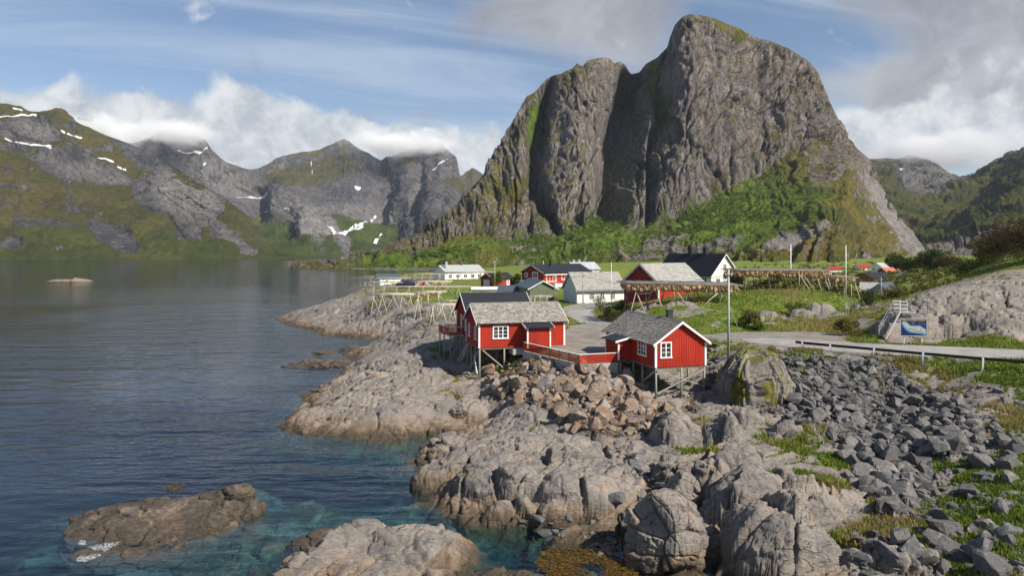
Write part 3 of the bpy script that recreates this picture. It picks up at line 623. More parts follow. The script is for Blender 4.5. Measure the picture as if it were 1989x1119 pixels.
def line_dist(x, y, L):
    d = np.full(x.shape, 1e9, f32); zz = np.zeros(x.shape, f32); hw = np.ones(x.shape, f32)
    for a, b in zip(L[:-1], L[1:]):
        ex, ey = b[0] - a[0], b[1] - a[1]; l2 = ex * ex + ey * ey + 1e-9
        t = np.clip(((x - a[0]) * ex + (y - a[1]) * ey) / l2, 0, 1)
        dd = np.hypot(x - a[0] - t * ex, y - a[1] - t * ey)
        n = dd < d
        d = np.where(n, dd, d); zz = np.where(n, a[2] + t * (b[2] - a[2]), zz); hw = np.where(n, a[3] + t * (b[3] - a[3]), hw)
    return d, zz, hw
def poly_dist(x, y, P):
    """signed distance to a polygon, negative inside"""
    d = np.full(x.shape, 1e9, f32); ins = np.zeros(x.shape, bool)
    n = len(P)
    for i in range(n):
        a, b = P[i], P[(i + 1) % n]
        ex, ey = b[0] - a[0], b[1] - a[1]
        t = np.clip(((x - a[0]) * ex + (y - a[1]) * ey) / (ex * ex + ey * ey), 0, 1)
        d = np.minimum(d, np.hypot(x - a[0] - t * ex, y - a[1] - t * ey))
        c = ((a[1] > y) != (b[1] > y)) & (x < (b[0] - a[0]) * (y - a[1]) / ((b[1] - a[1]) if abs(b[1] - a[1]) > 1e-9 else 1e-9) + a[0])
        ins ^= c
    return np.where(ins, -d, d)
GRAVEL_Z = 5.03
FLATS = []          # (x, y, radius, z) pads under buildings, filled in by the list below
for fx, fy, r, fz in [(13.5,127,7,5.55),(23.5,117,8,6.3),(34,137,9,7.7),(11,194,13,5.0),(-3.5,173,5,5.8),(-18,252,12,4.0),(-41,237,7,3.0),(-25.5,171,5,4.4),(3.2,136,6,5.4),(70,372,9,2.0),(70,348,8,2.0),(61,313,8,2.3),(72,331,6,2.7),(42,354,6,3.5),(41,216,9,2.7),(52,242,7,2.7),(52,239,5,3.0),(33,154,6,4.4),(31,160,5,4.2),(-2,141,5,5.4)]: FLATS.append((fx, fy, r * .75, fz))

def ground(x, y, detail=True, want_rock=False):
    """height, grass share, dirt share of the near ground at plan points"""
    x = np.asarray(x, f32); y = np.asarray(y, f32)
    h, g, ro = rbf(x, y)
    g = np.clip(g, 0, 1); ro = np.clip(ro, 0.05, 1.2)
    wx = x + .9 * fbm(x * .22, y * .22, 1.0, 3); wy = y + .9 * fbm(x * .22, y * .22, 9.0, 3)
    domemask = np.zeros_like(h)
    for (u, v, z, rx, ry, hh, a) in DOMES:
        p = at(u, v, z); c, s = math.cos(math.radians(a)), math.sin(math.radians(a))
        near = (np.abs(x - p.x) < 2.2 * max(rx, ry)) & (np.abs(y - p.y) < 2.2 * max(rx, ry))
        if not near.any(): continue
        dx = wx[near] - p.x; dy = wy[near] - p.y
        ex = (dx * c + dy * s) / rx; ey = (-dx * s + dy * c) / ry
        r2 = (np.abs(ex) ** 2.6 + np.abs(ey) ** 2.6)
        top = z - .35 + (hh + .35) * np.clip(1 - r2, 0, 1) ** .62
        top = np.where(r2 < 1, top, -50)
        hn = h[near]; k = .12
        n = top > hn
        h[near] = np.where(n, top, hn)
        dm = domemask[near]; domemask[near] = np.maximum(dm, sst(1 - r2, 0, .25))
    g = g * (1 - domemask * .85)
    dist = np.hypot(x, y)
    if detail:
        near = np.clip(60 / dist, .25, 1.0)
        rk = np.clip(1.15 - 1.3 * g, 0, 1) * ro
        # big blocks
        q = 1 / 2.6
        cth, sth = .87, .5
        ax, ay = (wx * cth + wy * sth), (-wx * sth + wy * cth)
        f1, ed, r1, r2, r3, ox, oy = voro(ax * q * .75, ay * q * 1.25, 11)
        amp = rk
        hb = (r1 - .5) * .6 + (r2 - .5) * ox * 1.3 + (r3 - .5) * oy * 1.2 + .12 * (1 - np.clip(f1, 0, 1) ** 2)
        hb -= .42 * (1 - sst(ed, .0, .13))
        big = .5 + .9 * sst(fbm(x * .09, y * .09, 21.0, 3), -.3, .4)
        h = h + hb * amp * 1.05 * big
        ed2 = ed
        h = h + rk * (.22 * fbm(ax * .5, ay * 1.1, 2.0, 3, .5) + .12 * (ridged(ax * .55, ay * 1.5, 5.0, 3, .5) - .3))
        h = h + np.clip(g, 0, 1) * (.10 * fbm(x * .9, y * .9, 4.0, 4) + .25 * fbm(x * .12, y * .12, 8.0, 3))
        crack = np.clip((1 - sst(ed, 0, .1)) * .9 + (1 - sst(ed2, 0, .1)) * .5, 0, 1)
    else:
        crack = np.zeros_like(h)
    # flat places: pads, roads, yard
    for (fx, fy, r, fz) in FLATS:
        d = np.hypot(x - fx, y - fy); t = sst(-d, -(r + 4), -r); h = h * (1 - t) + (fz - .05) * t
    dirt = np.zeros_like(h)
    for L in (ROADL, PATHL):
        d, zz, hw = line_dist(x, y, L)
        t = 1 - sst(d - hw, .15, 2.0); h = h * (1 - t) + (zz - .05) * t
        dirt = np.maximum(dirt, 1 - sst(d - hw + .5 * fbm(x * .7, y * .7, 1.0, 3), .0, .5))
    d = poly_dist(x, y, YARD) + .6 * fbm(x * .35, y * .35, 6.0, 3)
    t = 1 - sst(d, .0, 1.5); h = h * (1 - t) + (GRAVEL_Z + np.clip((y - 66) * .026, -.1, .6)) * t; dirt = np.maximum(dirt, 1 - sst(d, -.3, .4))
    d = poly_dist(x, y, LAYBY) + .8 * fbm(x * .3, y * .3, 16.0, 3)
    t = 1 - sst(d, .0, 2.0); h = h * (1 - t) + 5.93 * t; dirt = np.maximum(dirt, 1 - sst(d, -.4, .5))
    # grass: patchy, in hollows and on the gentle places
    gn = fbm(x * .35, y * .35, 3.0, 5, .55)
    gm = sst(g + gn * .75 + (crack - .25) * .35 * (h > 1.2), .42, .62)
    gm = np.where(h < .95 + .3 * gn, 0, gm) * (1 - dirt)
    if want_rock: return h, gm, dirt, np.clip(1.15 - 1.3 * g, 0, 1) * ro * (1 - dirt)
    return h, gm, dirt

def blur(a, n, axis):
    for _ in range(n):
        p = np.concatenate([np.take(a, [0], axis), a, np.take(a, [-1], axis)], axis)
        m_ = p.shape[axis]
        a = (np.take(p, range(0, m_ - 2), axis) + 2 * np.take(p, range(1, m_ - 1), axis) + np.take(p, range(2, m_), axis)) / 4
    return a
us = np.concatenate([np.arange(-420, -20, 14), np.arange(-20, 2010, 2.15), np.arange(2010, 2420, 14)])
ys = []
y_ = 22.0
while y_ < 470:
    ys.append(y_)
    y_ *= 1.012 if y_ < 30 else 1.00165 if y_ < 76 else 1.0036 if y_ < 140 else 1.009
ys = np.array(ys)
Uu, Yy = np.meshgrid(us, ys)
Xx = ((Uu - UC) / FPX * Yy).astype(f32); Yy = Yy.astype(f32)
print('ground grid', Xx.shape)
Hh, Gm, Dm, Rk = ground(Xx, Yy, True, True)
nz = grid_normals(Xx, Yy, blur(blur(Hh, 3, 0), 3, 1))
Gm = Gm * sst(nz[..., 2], .50, .72)
# broken rock: displaced along the slope by cells in space, so that steep faces break up as well
msk = (Rk > .05) & (Yy < 135) & (Uu > -30) & (Uu < 2040) & (Hh > -1.6)
mx_, my_, mz_ = Xx[msk], Yy[msk], Hh[msk]
d1, e1_ = facets3(mx_, my_, mz_, 1.5, 3, 1.6, .09)
d2, e2_ = facets3(mx_, my_, mz_, .55, 13, 1.5, .10)
z1 = .30 + .9 * sst(fbm(mx_ * .16, my_ * .16, 31.0, 3), -.25, .35); z2 = .25 + 1.0 * sst(fbm(mx_ * .3, my_ * .3, 41.0, 4), -.15, .3)
fine = .10 * (ridged(mx_ * 1.1, my_ * 1.1, mz_ * 2.2, 5, .58) - .25) + .12 * fbm(mx_ * .9, my_ * .9, mz_ * 1.4, 4)
rr_ = np.minimum(Rk[msk], 1.0) * (1 - .7 * Gm[msk])
dd = rr_ * (.62 * d1 * z1 + .62 * d2 * z2 * sst(120 - my_, 0, 60) + fine)
DD = np.zeros_like(Hh); DD[msk] = dd
Xd = Xx + nz[..., 0] * DD; Yd = Yy + nz[..., 1] * DD; Hh = Hh + nz[..., 2] * DD
keep = ~((Hh[:-1, :-1] < -9.5) & (Hh[1:, 1:] < -9.5))
def make_ground():
    o = grid_mesh('ground', Xd, Yd, Hh, MATS['shore'], {'grass': Gm, 'dirt': Dm}, keep)
    tag(o, kind='structure')
    return o
# ================================================================== MOUNTAINS
def curve(L, us):
    L = np.array(L, float); return np.interp(us, L[:, 0], L[:, 1]), np.interp(us, L[:, 0], L[:, 2])
def ell(U, V, L, soft=.35):
    """soft union of turned ellipses (u, v, ru, rv, turn deg, weight) used to say where a rock type, grass or snow lies"""
    o = np.zeros(U.shape, f32)
    for u, v, ru, rv, a, k in L:
        c, s = math.cos(math.radians(a)), math.sin(math.radians(a))
        du, dv = U - u, V - v
        e = np.hypot((du * c + dv * s) / ru, (-du * s + dv * c) / rv)
        o = np.maximum(o, k * (1 - sst(e, 1 - soft, 1 + soft)))
    return o
def stroke(U, V, L, w):
    o = np.zeros(U.shape, f32)
    for pts in L:
        for a, b in zip(pts[:-1], pts[1:]):
            ex, ey = b[0] - a[0], b[1] - a[1]; l2 = ex * ex + ey * ey + 1e-6
            t = np.clip(((U - a[0]) * ex + (V - a[1]) * ey) / l2, 0, 1)
            d = np.hypot(U - a[0] - t * ex, V - a[1] - t * ey)
            ww = (a[2] + t * (b[2] - a[2])) if len(a) > 2 else w
            o = np.maximum(o, 1 - sst(d, ww * .6, ww * 1.5))
    return o
def loft(us, lines, rows, smooth=6, back=((40, .93), (140, .7), (420, .25), (900, -.05))):
    """surface through lines given bottom to top, each [(u, v, distance)], plus a back side; returns world X,Y,Z and the u,v each point was planned at"""
    Vv, Yv = [], []
    for L in lines:
        v, y = curve(L, us); Vv.append(v); Yv.append(y)
    Vr, Yr = [], []
    for i, n in enumerate(rows):
        for k in range(n):
            t = k / n; Vr.append(Vv[i] * (1 - t) + Vv[i + 1] * t); Yr.append(Yv[i] * (1 - t) + Yv[i + 1] * t)
    Vr.append(Vv[-1]); Yr.append(Yv[-1])
    Vr = np.array(Vr); Yr = np.array(Yr)
    Ys = blur(blur(Yr, smooth, 0), smooth, 1); Ys[-1] = blur(Yr[-1:], 3, 1)
    Vs = blur(Vr, 2, 0); Vs[-1] = Vr[-1]; Vs[0] = Vr[0]
    U = np.broadcast_to(us, Vs.shape)
    X = (U - UC) / FPX * Ys; Z = CAM_Z - (Vs - VH) / FPX * Ys
    return X.astype(f32), Ys.astype(f32), Z.astype(f32), np.array(U, f32), Vs.astype(f32)
def add_back(X, Y, Z, attrs, back):
    for dy, k in back:
        x = X[-1:] if dy == 0 else XT * (1 + dy / np.maximum(YT, 1)); 
        X = np.concatenate([X, x]); Y = np.concatenate([Y, YT + dy]); Z = np.concatenate([Z, ZT * k + (-3 if k < .1 else 0)])
        attrs = {q: np.concatenate([a, a[-1:]]) for q, a in attrs.items()}
    return X, Y, Z, attrs
def mountain(name, m, us, lines, rows, relief, masks, smooth=6, back=((25, .97), (80, .86), (220, .55), (600, -.02)), ridge_keep=.3):
    global XT, YT, ZT
    X, Y, Z, U, V = loft(us, lines, rows, smooth)
    n = grid_normals(X, Y, Z)
    if n[..., 1].mean() > 0: n = -n
    d, hx = relief(X, Y, Z, U, V, n)
    rf = np.ones(X.shape[0], f32); rf[-14:] = np.linspace(1, ridge_keep, 14); d = d * rf[:, None]
    X2 = X + n[..., 0] * d + hx[0]; Y2 = Y + n[..., 1] * d + hx[1]; Z2 = Z + n[..., 2] * d + hx[2]
    n2 = grid_normals(X2, Y2, Z2)
    if n2[..., 1].mean() > 0: n2 = -n2
    A = masks(X2, Y2, Z2, U, V, n2)
    XT, YT, ZT = X2[-1:], Y2[-1:], Z2[-1:]
    X2, Y2, Z2, A = add_back(X2, Y2, Z2, A, back)
    A['snow'] = A['snow'] * (.78 + .55 * np.concatenate([fbm(U / 7, V / 3.5, 1.0, 4), np.zeros((len(back), U.shape[1]), f32)]))
    o = grid_mesh(name, X2, Y2, Z2, m, A)
    return tag(o, kind='structure')
zero3 = lambda X: (0, 0, 0)

# ---- the great rock peak above the village
YREF = 1000.0
def cliff_relief(X, Y, Z, n, a_big, a_mid, a_fine, L=1.0, shear=.05):
    """tall tilted slabs at three sizes parted by joints, over broad ribs; also returns how much of a joint each point is"""
    s = X / Y * YREF / L; z = Z / L
    wv = 12 * fbm(s / 60, Y / L / 70, z / 150, 4)
    s2 = s + wv + shear * z
    big = ridged(s2 / 85, Y / L / 160, z / 330, 3, .5)
    zw = z + 22 * fbm(s / 40, z / 60, 2.0, 3)
    f1, e1, r1, r2, r3, ox, oy = voro(((s2 + .25 * z * fbm(s / 120, z / 150, 17.0, 2)) / 30).astype(f32), (zw / 120).astype(f32), 5)
    sl1 = .9 * (r1 - .5) + 2.2 * (r2 - .5) * ox + .4 * (r3 - .5) * oy - .7 * (1 - sst(e1, 0, .08))
    f1, e2, r1, r2, r3, ox, oy = voro(((s2 - .40 * z * sst(fbm(s / 90, z / 120, 12.0, 3), -.2, .25) + .1 * z + 6 * fbm(s / 14, z / 30, 6.0, 3)) / 11).astype(f32), ((zw + .45 * s) / 42).astype(f32), 15)
    sl2 = .8 * (r1 - .5) + 2.2 * (r2 - .5) * ox + .4 * (r3 - .6) * oy - .7 * (1 - sst(e2, 0, .10))
    f1, e3, r1, r2, r3, ox, oy = voro(((s2 + .1 * z + 2 * fbm(s / 6, z / 12, 7.0, 3)) / 4.2).astype(f32), ((zw + .4 * s) / 14).astype(f32), 25)
    sl3 = .8 * (r1 - .5) + 1.8 * (r2 - .5) * ox + .5 * (r3 - .5) * oy
    fine = ridged(s2 / 6.5, Y / L / 10, z / 70, 5, .66) - .3
    global LAST_CRACK
    LAST_CRACK = np.clip(.85 * (1 - sst(e1, .01, .06)) + .8 * (1 - sst(e2, .01, .08)), 0, 1) * sst(fbm(s / 30, z / 60, 8.0, 3), -.2, .15)
    return L * (a_big * (big - .3) + a_mid * (sl1 + .55 * sl2) + a_fine * (.65 * sl3 + (.10 + .6 * sst(fbm(s / 45, z / 80, 14.0, 3), -.15, .35)) * fine))

us = np.arange(536, 1850, 1.75)
RIDGE = [(536,521.5,556),(560,517,560),(600,510,575),(640,504,590),(680,499,600),(700,496,610),(740,487,640),(800,465,700),(850,430,780),(900,385,860),(940,337,920),(960,302,960),(985,256,1000),(1010,208,1030),(1022,186,1050),(1036,180,1055),(1050,165,1065),(1062,150,1070),(1072,144,1080),(1088,145,1085),(1098,139,1090),(1112,134,1100),(1120,124,1105),(1130,131,1110),(1140,119,1120),(1152,115,1130),(1168,111,1140),(1184,112,1150),(1194,122,1150),(1204,118,1150),(1218,122,1150),(1231,134,1150),(1246,134,1150),(1256,121,1150),(1275,112,1145),(1288,99,1140),(1298,88,1135),(1302,70,1130),(1310,48,1125),(1324,33,1120),(1340,27.5,1120),(1370,32,1130),(1400,40,1140),(1440,55,1155),(1462,69,1160),(1500,80,1165),(1530,93,1160),(1555,108,1155),(1575,122,1145),(1590,140,1140),(1605,178,1130),(1620,214,1115),(1635,244,1100),(1645,268,1085),(1660,284,1065),(1680,308,1040),(1696,332,1010),(1715,366,975),(1735,400,930),(1760,440,880),(1790,480,830),(1806,495,800),(1830,502,780),(1850,506,770)]
FOOT = [(536,523.5,548),(600,521,545),(700,515,550),(780,497,570),(850,478,620),(900,455,680),(950,455,720),(1000,470,740),(1060,462,770),(1080,455,790),(1120,440,800),(1180,428,810),(1230,442,800),(1290,441,800),(1330,415,830),(1380,385,860),(1430,360,900),(1480,338,940),(1530,300,980),(1570,285,1000),(1620,290,1010),(1650,310,1005),(1680,335,985),(1715,385,935),(1760,452,850),(1800,499,780),(1850,508,760)]
MID = [(536,525,543),(600,523.5,536),(700,521,530),(780,514,535),(850,508,545),(900,500,560),(1000,495,600),(1080,490,620),(1180,475,640),(1290,478,650),(1380,450,690),(1450,430,720),(1500,440,690),(1560,410,690),(1620,395,720),(1660,405,760),(1700,440,770),(1760,480,760),(1800,505,740),(1850,511,735)]
BASE = [(536,527,535),(600,526.5,520),(700,526,505),(830,525,490),(880,524,440),(1000,526,430),(1290,528,425),(1450,529,420),(1500,530,410),(1620,532,400),(1700,532,400),(1800,530,440),(1850,530,460)]
def peak_relief(X, Y, Z, U, V, n):
    top = curve(RIDGE, U.ravel())[0].reshape(U.shape); foot = curve(FOOT, U.ravel())[0].reshape(U.shape)
    t = np.clip((foot - V) / np.maximum(foot - top, 1), -1, 1)       # 0 at the foot of the cliff, 1 at the ridge
    cl = sst(t, -.08, .08) * sst(U, 760, 880) * (1 - .65 * sst(U, 1600, 1680))
    ed = 1 - sst(t, .93, 1.0) * .8
    # buttresses and gullies, as distances towards the sea
    def gully(pts, w, depth):
        pts = np.array(pts, float); c = np.interp(V, pts[:, 1], pts[:, 0]); ww = np.interp(V, pts[:, 1], pts[:, 2]) * w
        return -depth * np.exp(-((U - c) / ww) ** 2)
    g = gully([(1068,150,8),(1052,230,11),(1040,300,15),(1036,360,15),(1060,420,9),(1080,455,8)], 1.25, 75)
    g += gully([(1236,120,16),(1222,200,24),(1208,280,30),(1200,340,28),(1192,400,22),(1188,440,16)], 1.25, 135)
    g += gully([(1296,90,14),(1300,150,16),(1292,215,14),(1270,300,8),(1262,440,6)], 1.0, 44)
    g += gully([(1010,210,10),(990,300,12),(960,380,14),(930,450,14)], 1, 8)
    g += gully([(1130,125,8),(1150,200,8),(1162,260,8),(1172,330,8),(1178,420,8)], 1, 12)
    g += gully([(1380,60,6),(1392,150,8),(1402,250,8),(1390,330,8)], 1, 9)
    g += gully([(1475,100,6),(1480,170,8),(1510,240,8),(1530,290,8)], 1, 9)
    g += gully([(1500,300,10),(1520,360,12),(1510,420,14),(1490,470,12)], 1.2, 16) * (1 - cl)
    but = 34 * np.exp(-((U - np.interp(V, [110, 250, 450], [1110, 1105, 1130])) / 42) ** 2) * sst(t, 0, .4) + 26 * np.exp(-((U - 1360) / 60) ** 2) * sst(t, .0, .5)
    spur = 34 * np.exp(-(((U - np.interp(V, [280, 400, 500], [1650, 1590, 1510])) / 60) ** 2)) * (1 - cl) * sst(V, 280, 330) * (1 - sst(V, 470, 512))
    d = cl * ed * cliff_relief(X, Y, Z, n, 14, 9.5, 5.0) + (1 - cl) * sst(V, 525, 505) * 1.0
    low = (1 - cl)
    d = d + low * (5.5 * fbm(X / 60, Y / 60, Z / 60, 5) + 4.0 * (ridged(X / 26 + Z / 40, Y / 34, Z / 34, 5, .6) - .2) + 1.6 * fbm(X / 7, Y / 7, Z / 7, 4, .6) + 4.5 * (ridged(X / Y * YREF / 20 + .8 * fbm(X / 50, Y / 50, 3.0, 3), Z / 120, 5.0, 4, .55) - .3)) * sst(527 - V, 1, 14)
    slab = ell(U, V, [(1735,430,110,22,56,1)])
    d = d * (1 - .5 * slab)
    hy = -(cl * ed * (g + but) + spur)
    hx = 0.0
    return d, (hx, hy, 0)
def peak_masks(X, Y, Z, U, V, n):
    top = curve(RIDGE, U.ravel())[0].reshape(U.shape); foot = curve(FOOT, U.ravel())[0].reshape(U.shape)
    t = np.clip((foot - V) / np.maximum(foot - top, 1), -1, 1)
    no = fbm(X / 45, Y / 45, Z / 45, 5, .55)
    green = sst(n[..., 2] + .25 * no, .42, .62)
    zone = np.where(t > 0, .55, 1.0)
    zone = np.where((U > 1560) & (t > -.6), .45, zone)
    g = green * zone
    right = sst(U, 1540, 1640)
    g = np.maximum(g, (1 - sst(t, -.10, .05)) * (.56 - .26 * right + .75 * no) * sst(n[..., 2], .36, .70))
    add = ell(U, V, [(1285,180,22,75,-14,.9),(1230,330,18,70,6,.45),(1045,215,20,60,18,.85),(1000,330,40,85,20,.78),(1020,250,22,60,20,.6),(1100,160,50,20,-10,.5),(960,400,40,40,20,.6),(1160,300,12,80,-5,.5),(1440,60,120,14,22,.7),(1600,170,20,60,-20,.35),(1580,320,60,50,-30,.7),(1620,420,80,70,35,.75),(930,430,50,40,-40,.55),(960,470,60,30,0,.4),(1060,145,35,18,-10,.6),(1200,380,14,60,5,.5),(1110,135,40,16,-15,.4)])
    g = np.maximum(g, add * (.75 + .9 * no))
    pale = ell(U, V, [(1740,432,110,24,56,.85),(1700,400,90,16,52,.55),(1720,470,70,10,50,.5),(1775,470,50,10,50,.7),(1110,330,50,110,0,.30),(1500,475,55,18,-35,.9),(1560,450,40,10,-25,.5),(1690,330,30,40,50,.4),(1600,340,50,16,40,.4),(1640,400,40,14,50,.5),(1560,370,40,14,30,.4),(1480,400,40,12,-20,.4),(1420,395,60,12,-30,.35),(960,440,60,50,-40,.35),(1400,250,90,150,0,.10),(1700,522,40,8,35,.8)], .4)
    g = g * (1 - .8 * ell(U, V, [(1740,432,110,18,56,1),(1500,475,50,12,-35,.95),(1560,450,36,7,-25,.9),(1700,522,40,6,35,.9)]))
    scree = ell(U, V, [(1010,505,50,22,-28,1),(1050,478,40,14,-35,.8),(1290,470,50,14,-12,.8),(1340,495,110,16,-6,.75),(1255,490,50,18,0,.6),(1230,455,30,12,0,.5),(1280,492,110,14,-4,.8),(1400,480,60,12,-20,.7),(1180,485,90,12,-12,.45)], .5) * sst(.6 + no, .2, .7)
    g = g * (1 - .85 * scree)
    lush = np.clip(ell(U, V, [(1130,465,170,45,-12,1),(1420,430,150,60,-18,1),(1480,380,60,50,-20,.8),(850,500,150,18,-10,.8),(1230,330,20,100,6,.8),(1045,215,16,60,18,1),(1290,180,18,70,-14,.6),(740,510,80,12,0,.6)], .5) + .4 * no, 0, 1)
    shore = sst(V, 521.5, 523.5) * (U < 860)
    g = g * (1 - shore); pale = np.maximum(pale, shore * .7)
    return {'grass': np.clip(g, 0, 1.1), 'pale': pale, 'scree': scree * .9, 'lush': lush, 'snow': np.zeros_like(g), 'crack': LAST_CRACK * (t > .02)}
mountain('mountain', MATS['mountain_near'], us, [BASE, MID, FOOT, RIDGE], [60, 110, 250], peak_relief, peak_masks, 8)

# ---- near mountainside across the fjord, on the left
us = np.concatenate([np.arange(-420, -20, 10), np.arange(-20, 660, 1.9)])
R2 = [(-420,150,1900),(-200,190,1900),(0,198,1850),(25,203,1850),(42,205,1850),(55,213,1850),(75,214,1860),(98,211,1870),(108,207,1880),(120,208,1880),(130,214,1880),(140,230,1890),(155,240,1900),(172,248,1900),(200,262,1890),(225,270,1880),(250,279,1860),(300,299,1800),(350,326,1720),(400,358,1640),(440,385,1560),(470,410,1500),(500,448,1400),(520,472,1320),(545,490,1230),(580,497,1150),(620,500.5,1090),(660,502,1060)]
def between(f, off): return [(u, 503.6 - (503.6 - v) * f + off, 1010 + (y - 1010) * g_) for (u, v, y), g_ in ((p, off * 0 + _g) for p in R2)]
lines = []
for f, _g in ((0, 0), (.16, .10), (.36, .34), (.50, .46), (.62, .62), (.78, .74), (1, 1)):
    lines.append([(u, 504.8 - (504.8 - v) * f, 1010 + (y - 1010) * _g) for u, v, y in R2])
CL2 = [(55,265,60,26,6,1),(160,328,100,19,7,1),(330,385,85,46,28,.95),(395,400,40,50,35,.7),(450,462,60,16,28,.8),(215,455,62,26,32,.9),(100,430,60,18,10,.5),(40,425,30,14,0,.5),(360,435,40,30,60,.6),(270,300,80,16,25,.6),(15,470,26,14,0,.5),(250,400,18,10,20,.4),(20,300,40,12,0,.6)]
def rel2(X, Y, Z, U, V, n):
    k = sst(504 - V, 1, 25)
    cl = ell(U, V, CL2, .4)
    d = k * (34 * (fbm(X / 280, Y / 280, Z / 220, 4)) + 13 * (ridged(X / 130 + Z / 160, Y / 170, Z / 150, 5, .5) - .2) + 5 * (ridged(X / 38 + Z / 50, Y / 60, Z / 30, 4, .6) - .2) + 2.4 * fbm(X / 14, Y / 14, Z / 14, 4, .6)) * (1 - .4 * cl)
    d = d + cl * cliff_relief(X, Y, Z, n, 5, 3.5, 1.8, 1.5, .6) * k
    return d, (0, cl * k * 16, cl * 0)
def msk2(X, Y, Z, U, V, n):
    no = fbm(X / 90, Y / 90, Z / 90, 5, .6)
    cl = ell(U, V, CL2, .3)
    cl2 = sst(cl + .35 * no, .35, .65)
    g = (1.0 - .95 * cl2) * (.12 + .80 * sst(n[..., 2] + .18 * no, .58, .84))
    pale = ell(U, V, [(360,380,80,45,28,.85),(60,265,50,22,6,.6),(170,330,90,14,7,.45),(460,465,50,12,28,.6)], .4)
    snow = np.maximum(stroke(U, V, [[(0,238),(40,234),(70,235)],[(60,230),(72,241)],[(8,277,1.5),(55,292,3),(102,297,3.4)],[(128,264),(154,276)],[(188,305),(220,311)],[(25,208),(44,211)],[(228,315),(244,319)],[(118,258),(122,262)]], 1.5), 0)
    lush = np.clip(sst(V, 360, 490) * .55 + .5 * no - .02, 0, 1)
    g = g * (V < 502.6)
    pale = np.maximum(pale, .7 * (V > 502.6))
    return {'grass': g, 'pale': pale, 'scree': np.zeros_like(g), 'lush': lush, 'snow': snow, 'crack': LAST_CRACK * sst(cl, .3, .6) * .8}
mountain('mountain', MATS['mountain_far'], us, lines, [30, 45, 40, 40, 45, 55], rel2, msk2, 8)

# ---- far massif at the head of the fjord
us = np.arange(150, 1010, 1.9)
R3 = [(150,225,3300),(180,232,3300),(200,248,3300),(230,275,3250),(255,276,3200),(275,271,3200),(290,268,3200),(305,262,3200),(318,253,3200),(330,254,3200),(345,264,3200),(365,265,3200),(392,265,3200),(402,272,3200),(410,285,3200),(425,300,3200),(445,311,3250),(470,320,3300),(490,324,3350),(505,323,3400),(520,315,3450),(535,305,3500),(560,298,3550),(590,291,3600),(620,287,3650),(645,276,3700),(658,270,3700),(668,268,3700),(682,272,3700),(700,284,3700),(718,293,3700),(730,301,3700),(739,306,3720),(748,299,3700),(765,297,3700),(790,288,3700),(815,286,3700),(840,284,3700),(850,279,3700),(856,280,3700),(866,290,3680),(878,300,3650),(886,304,3600),(890,320,3560),(893,345,3500),(905,336,3900),(918,330,4000),(930,336,4000),(950,350,4000),(1010,380,4000)]
lines = []
for f, y0 in ((0, 1500), (.12, 1900), (.28, 2350), (.40, 2750)):
    lines.append([(u, 502 - (502 - v) * f, y0 + 0 * u) for u, v, y in R3])
for f, k in ((.62, .35), (.82, .65), (1, 1)):
    lines.append([(u, 502 - (502 - v) * f, 2750 + (y - 2750) * k) for u, v, y in R3])
CL3 = [(610,440,34,62,-22,1),(645,455,50,22,50,.9),(745,380,150,62,5,.8),(560,380,60,40,10,.8),(450,340,70,50,20,.8),(380,300,60,30,15,.8),(860,320,50,50,10,.8),(830,440,60,60,20,.7),(540,440,60,20,8,.5),(450,380,50,40,40,.7),(330,290,60,16,10,.6)]
def rel3(X, Y, Z, U, V, n):
    k = sst(502 - V, 0, 20)
    cl = ell(U, V, CL3, .5)
    d = k * (80 * fbm(X / 700, Y / 700, Z / 500, 4) + 30 * (ridged(X / 330, Y / 330, Z / 400, 5, .5) - .2) + 12 * (ridged(X / 90, Y / 120, Z / 160, 4, .6) - .2) + 5 * fbm(X / 32, Y / 32, Z / 32, 4, .6))
    d = d + cl * k * cliff_relief(X, Y, Z, n, 9, 5, 2, 2.6, .3)
    gl = lambda c, v0, v1, w, dep: dep * np.exp(-((U - c) / w) ** 2) * sst(V, v0, v0 + 25) * (1 - sst(V, v1, v1 + 30))
    hy = gl(np.interp(V, [300, 360, 420], [739, 755, 730]), 300, 420, 14, 120) + gl(490, 330, 420, 22, 160) + gl(815, 300, 420, 10, 90)
    bump = -150 * np.exp(-(((U - 612) / 32) ** 2 + ((V - 430) / 55) ** 2)) - 260 * np.exp(-(((U - 850) / 55) ** 2 + ((V - 420) / 60) ** 2)) - 120 * np.exp(-(((U - 560) / 40) ** 2 + ((V - 360) / 40) ** 2))
    return d, (0, k * (hy + bump), 0)
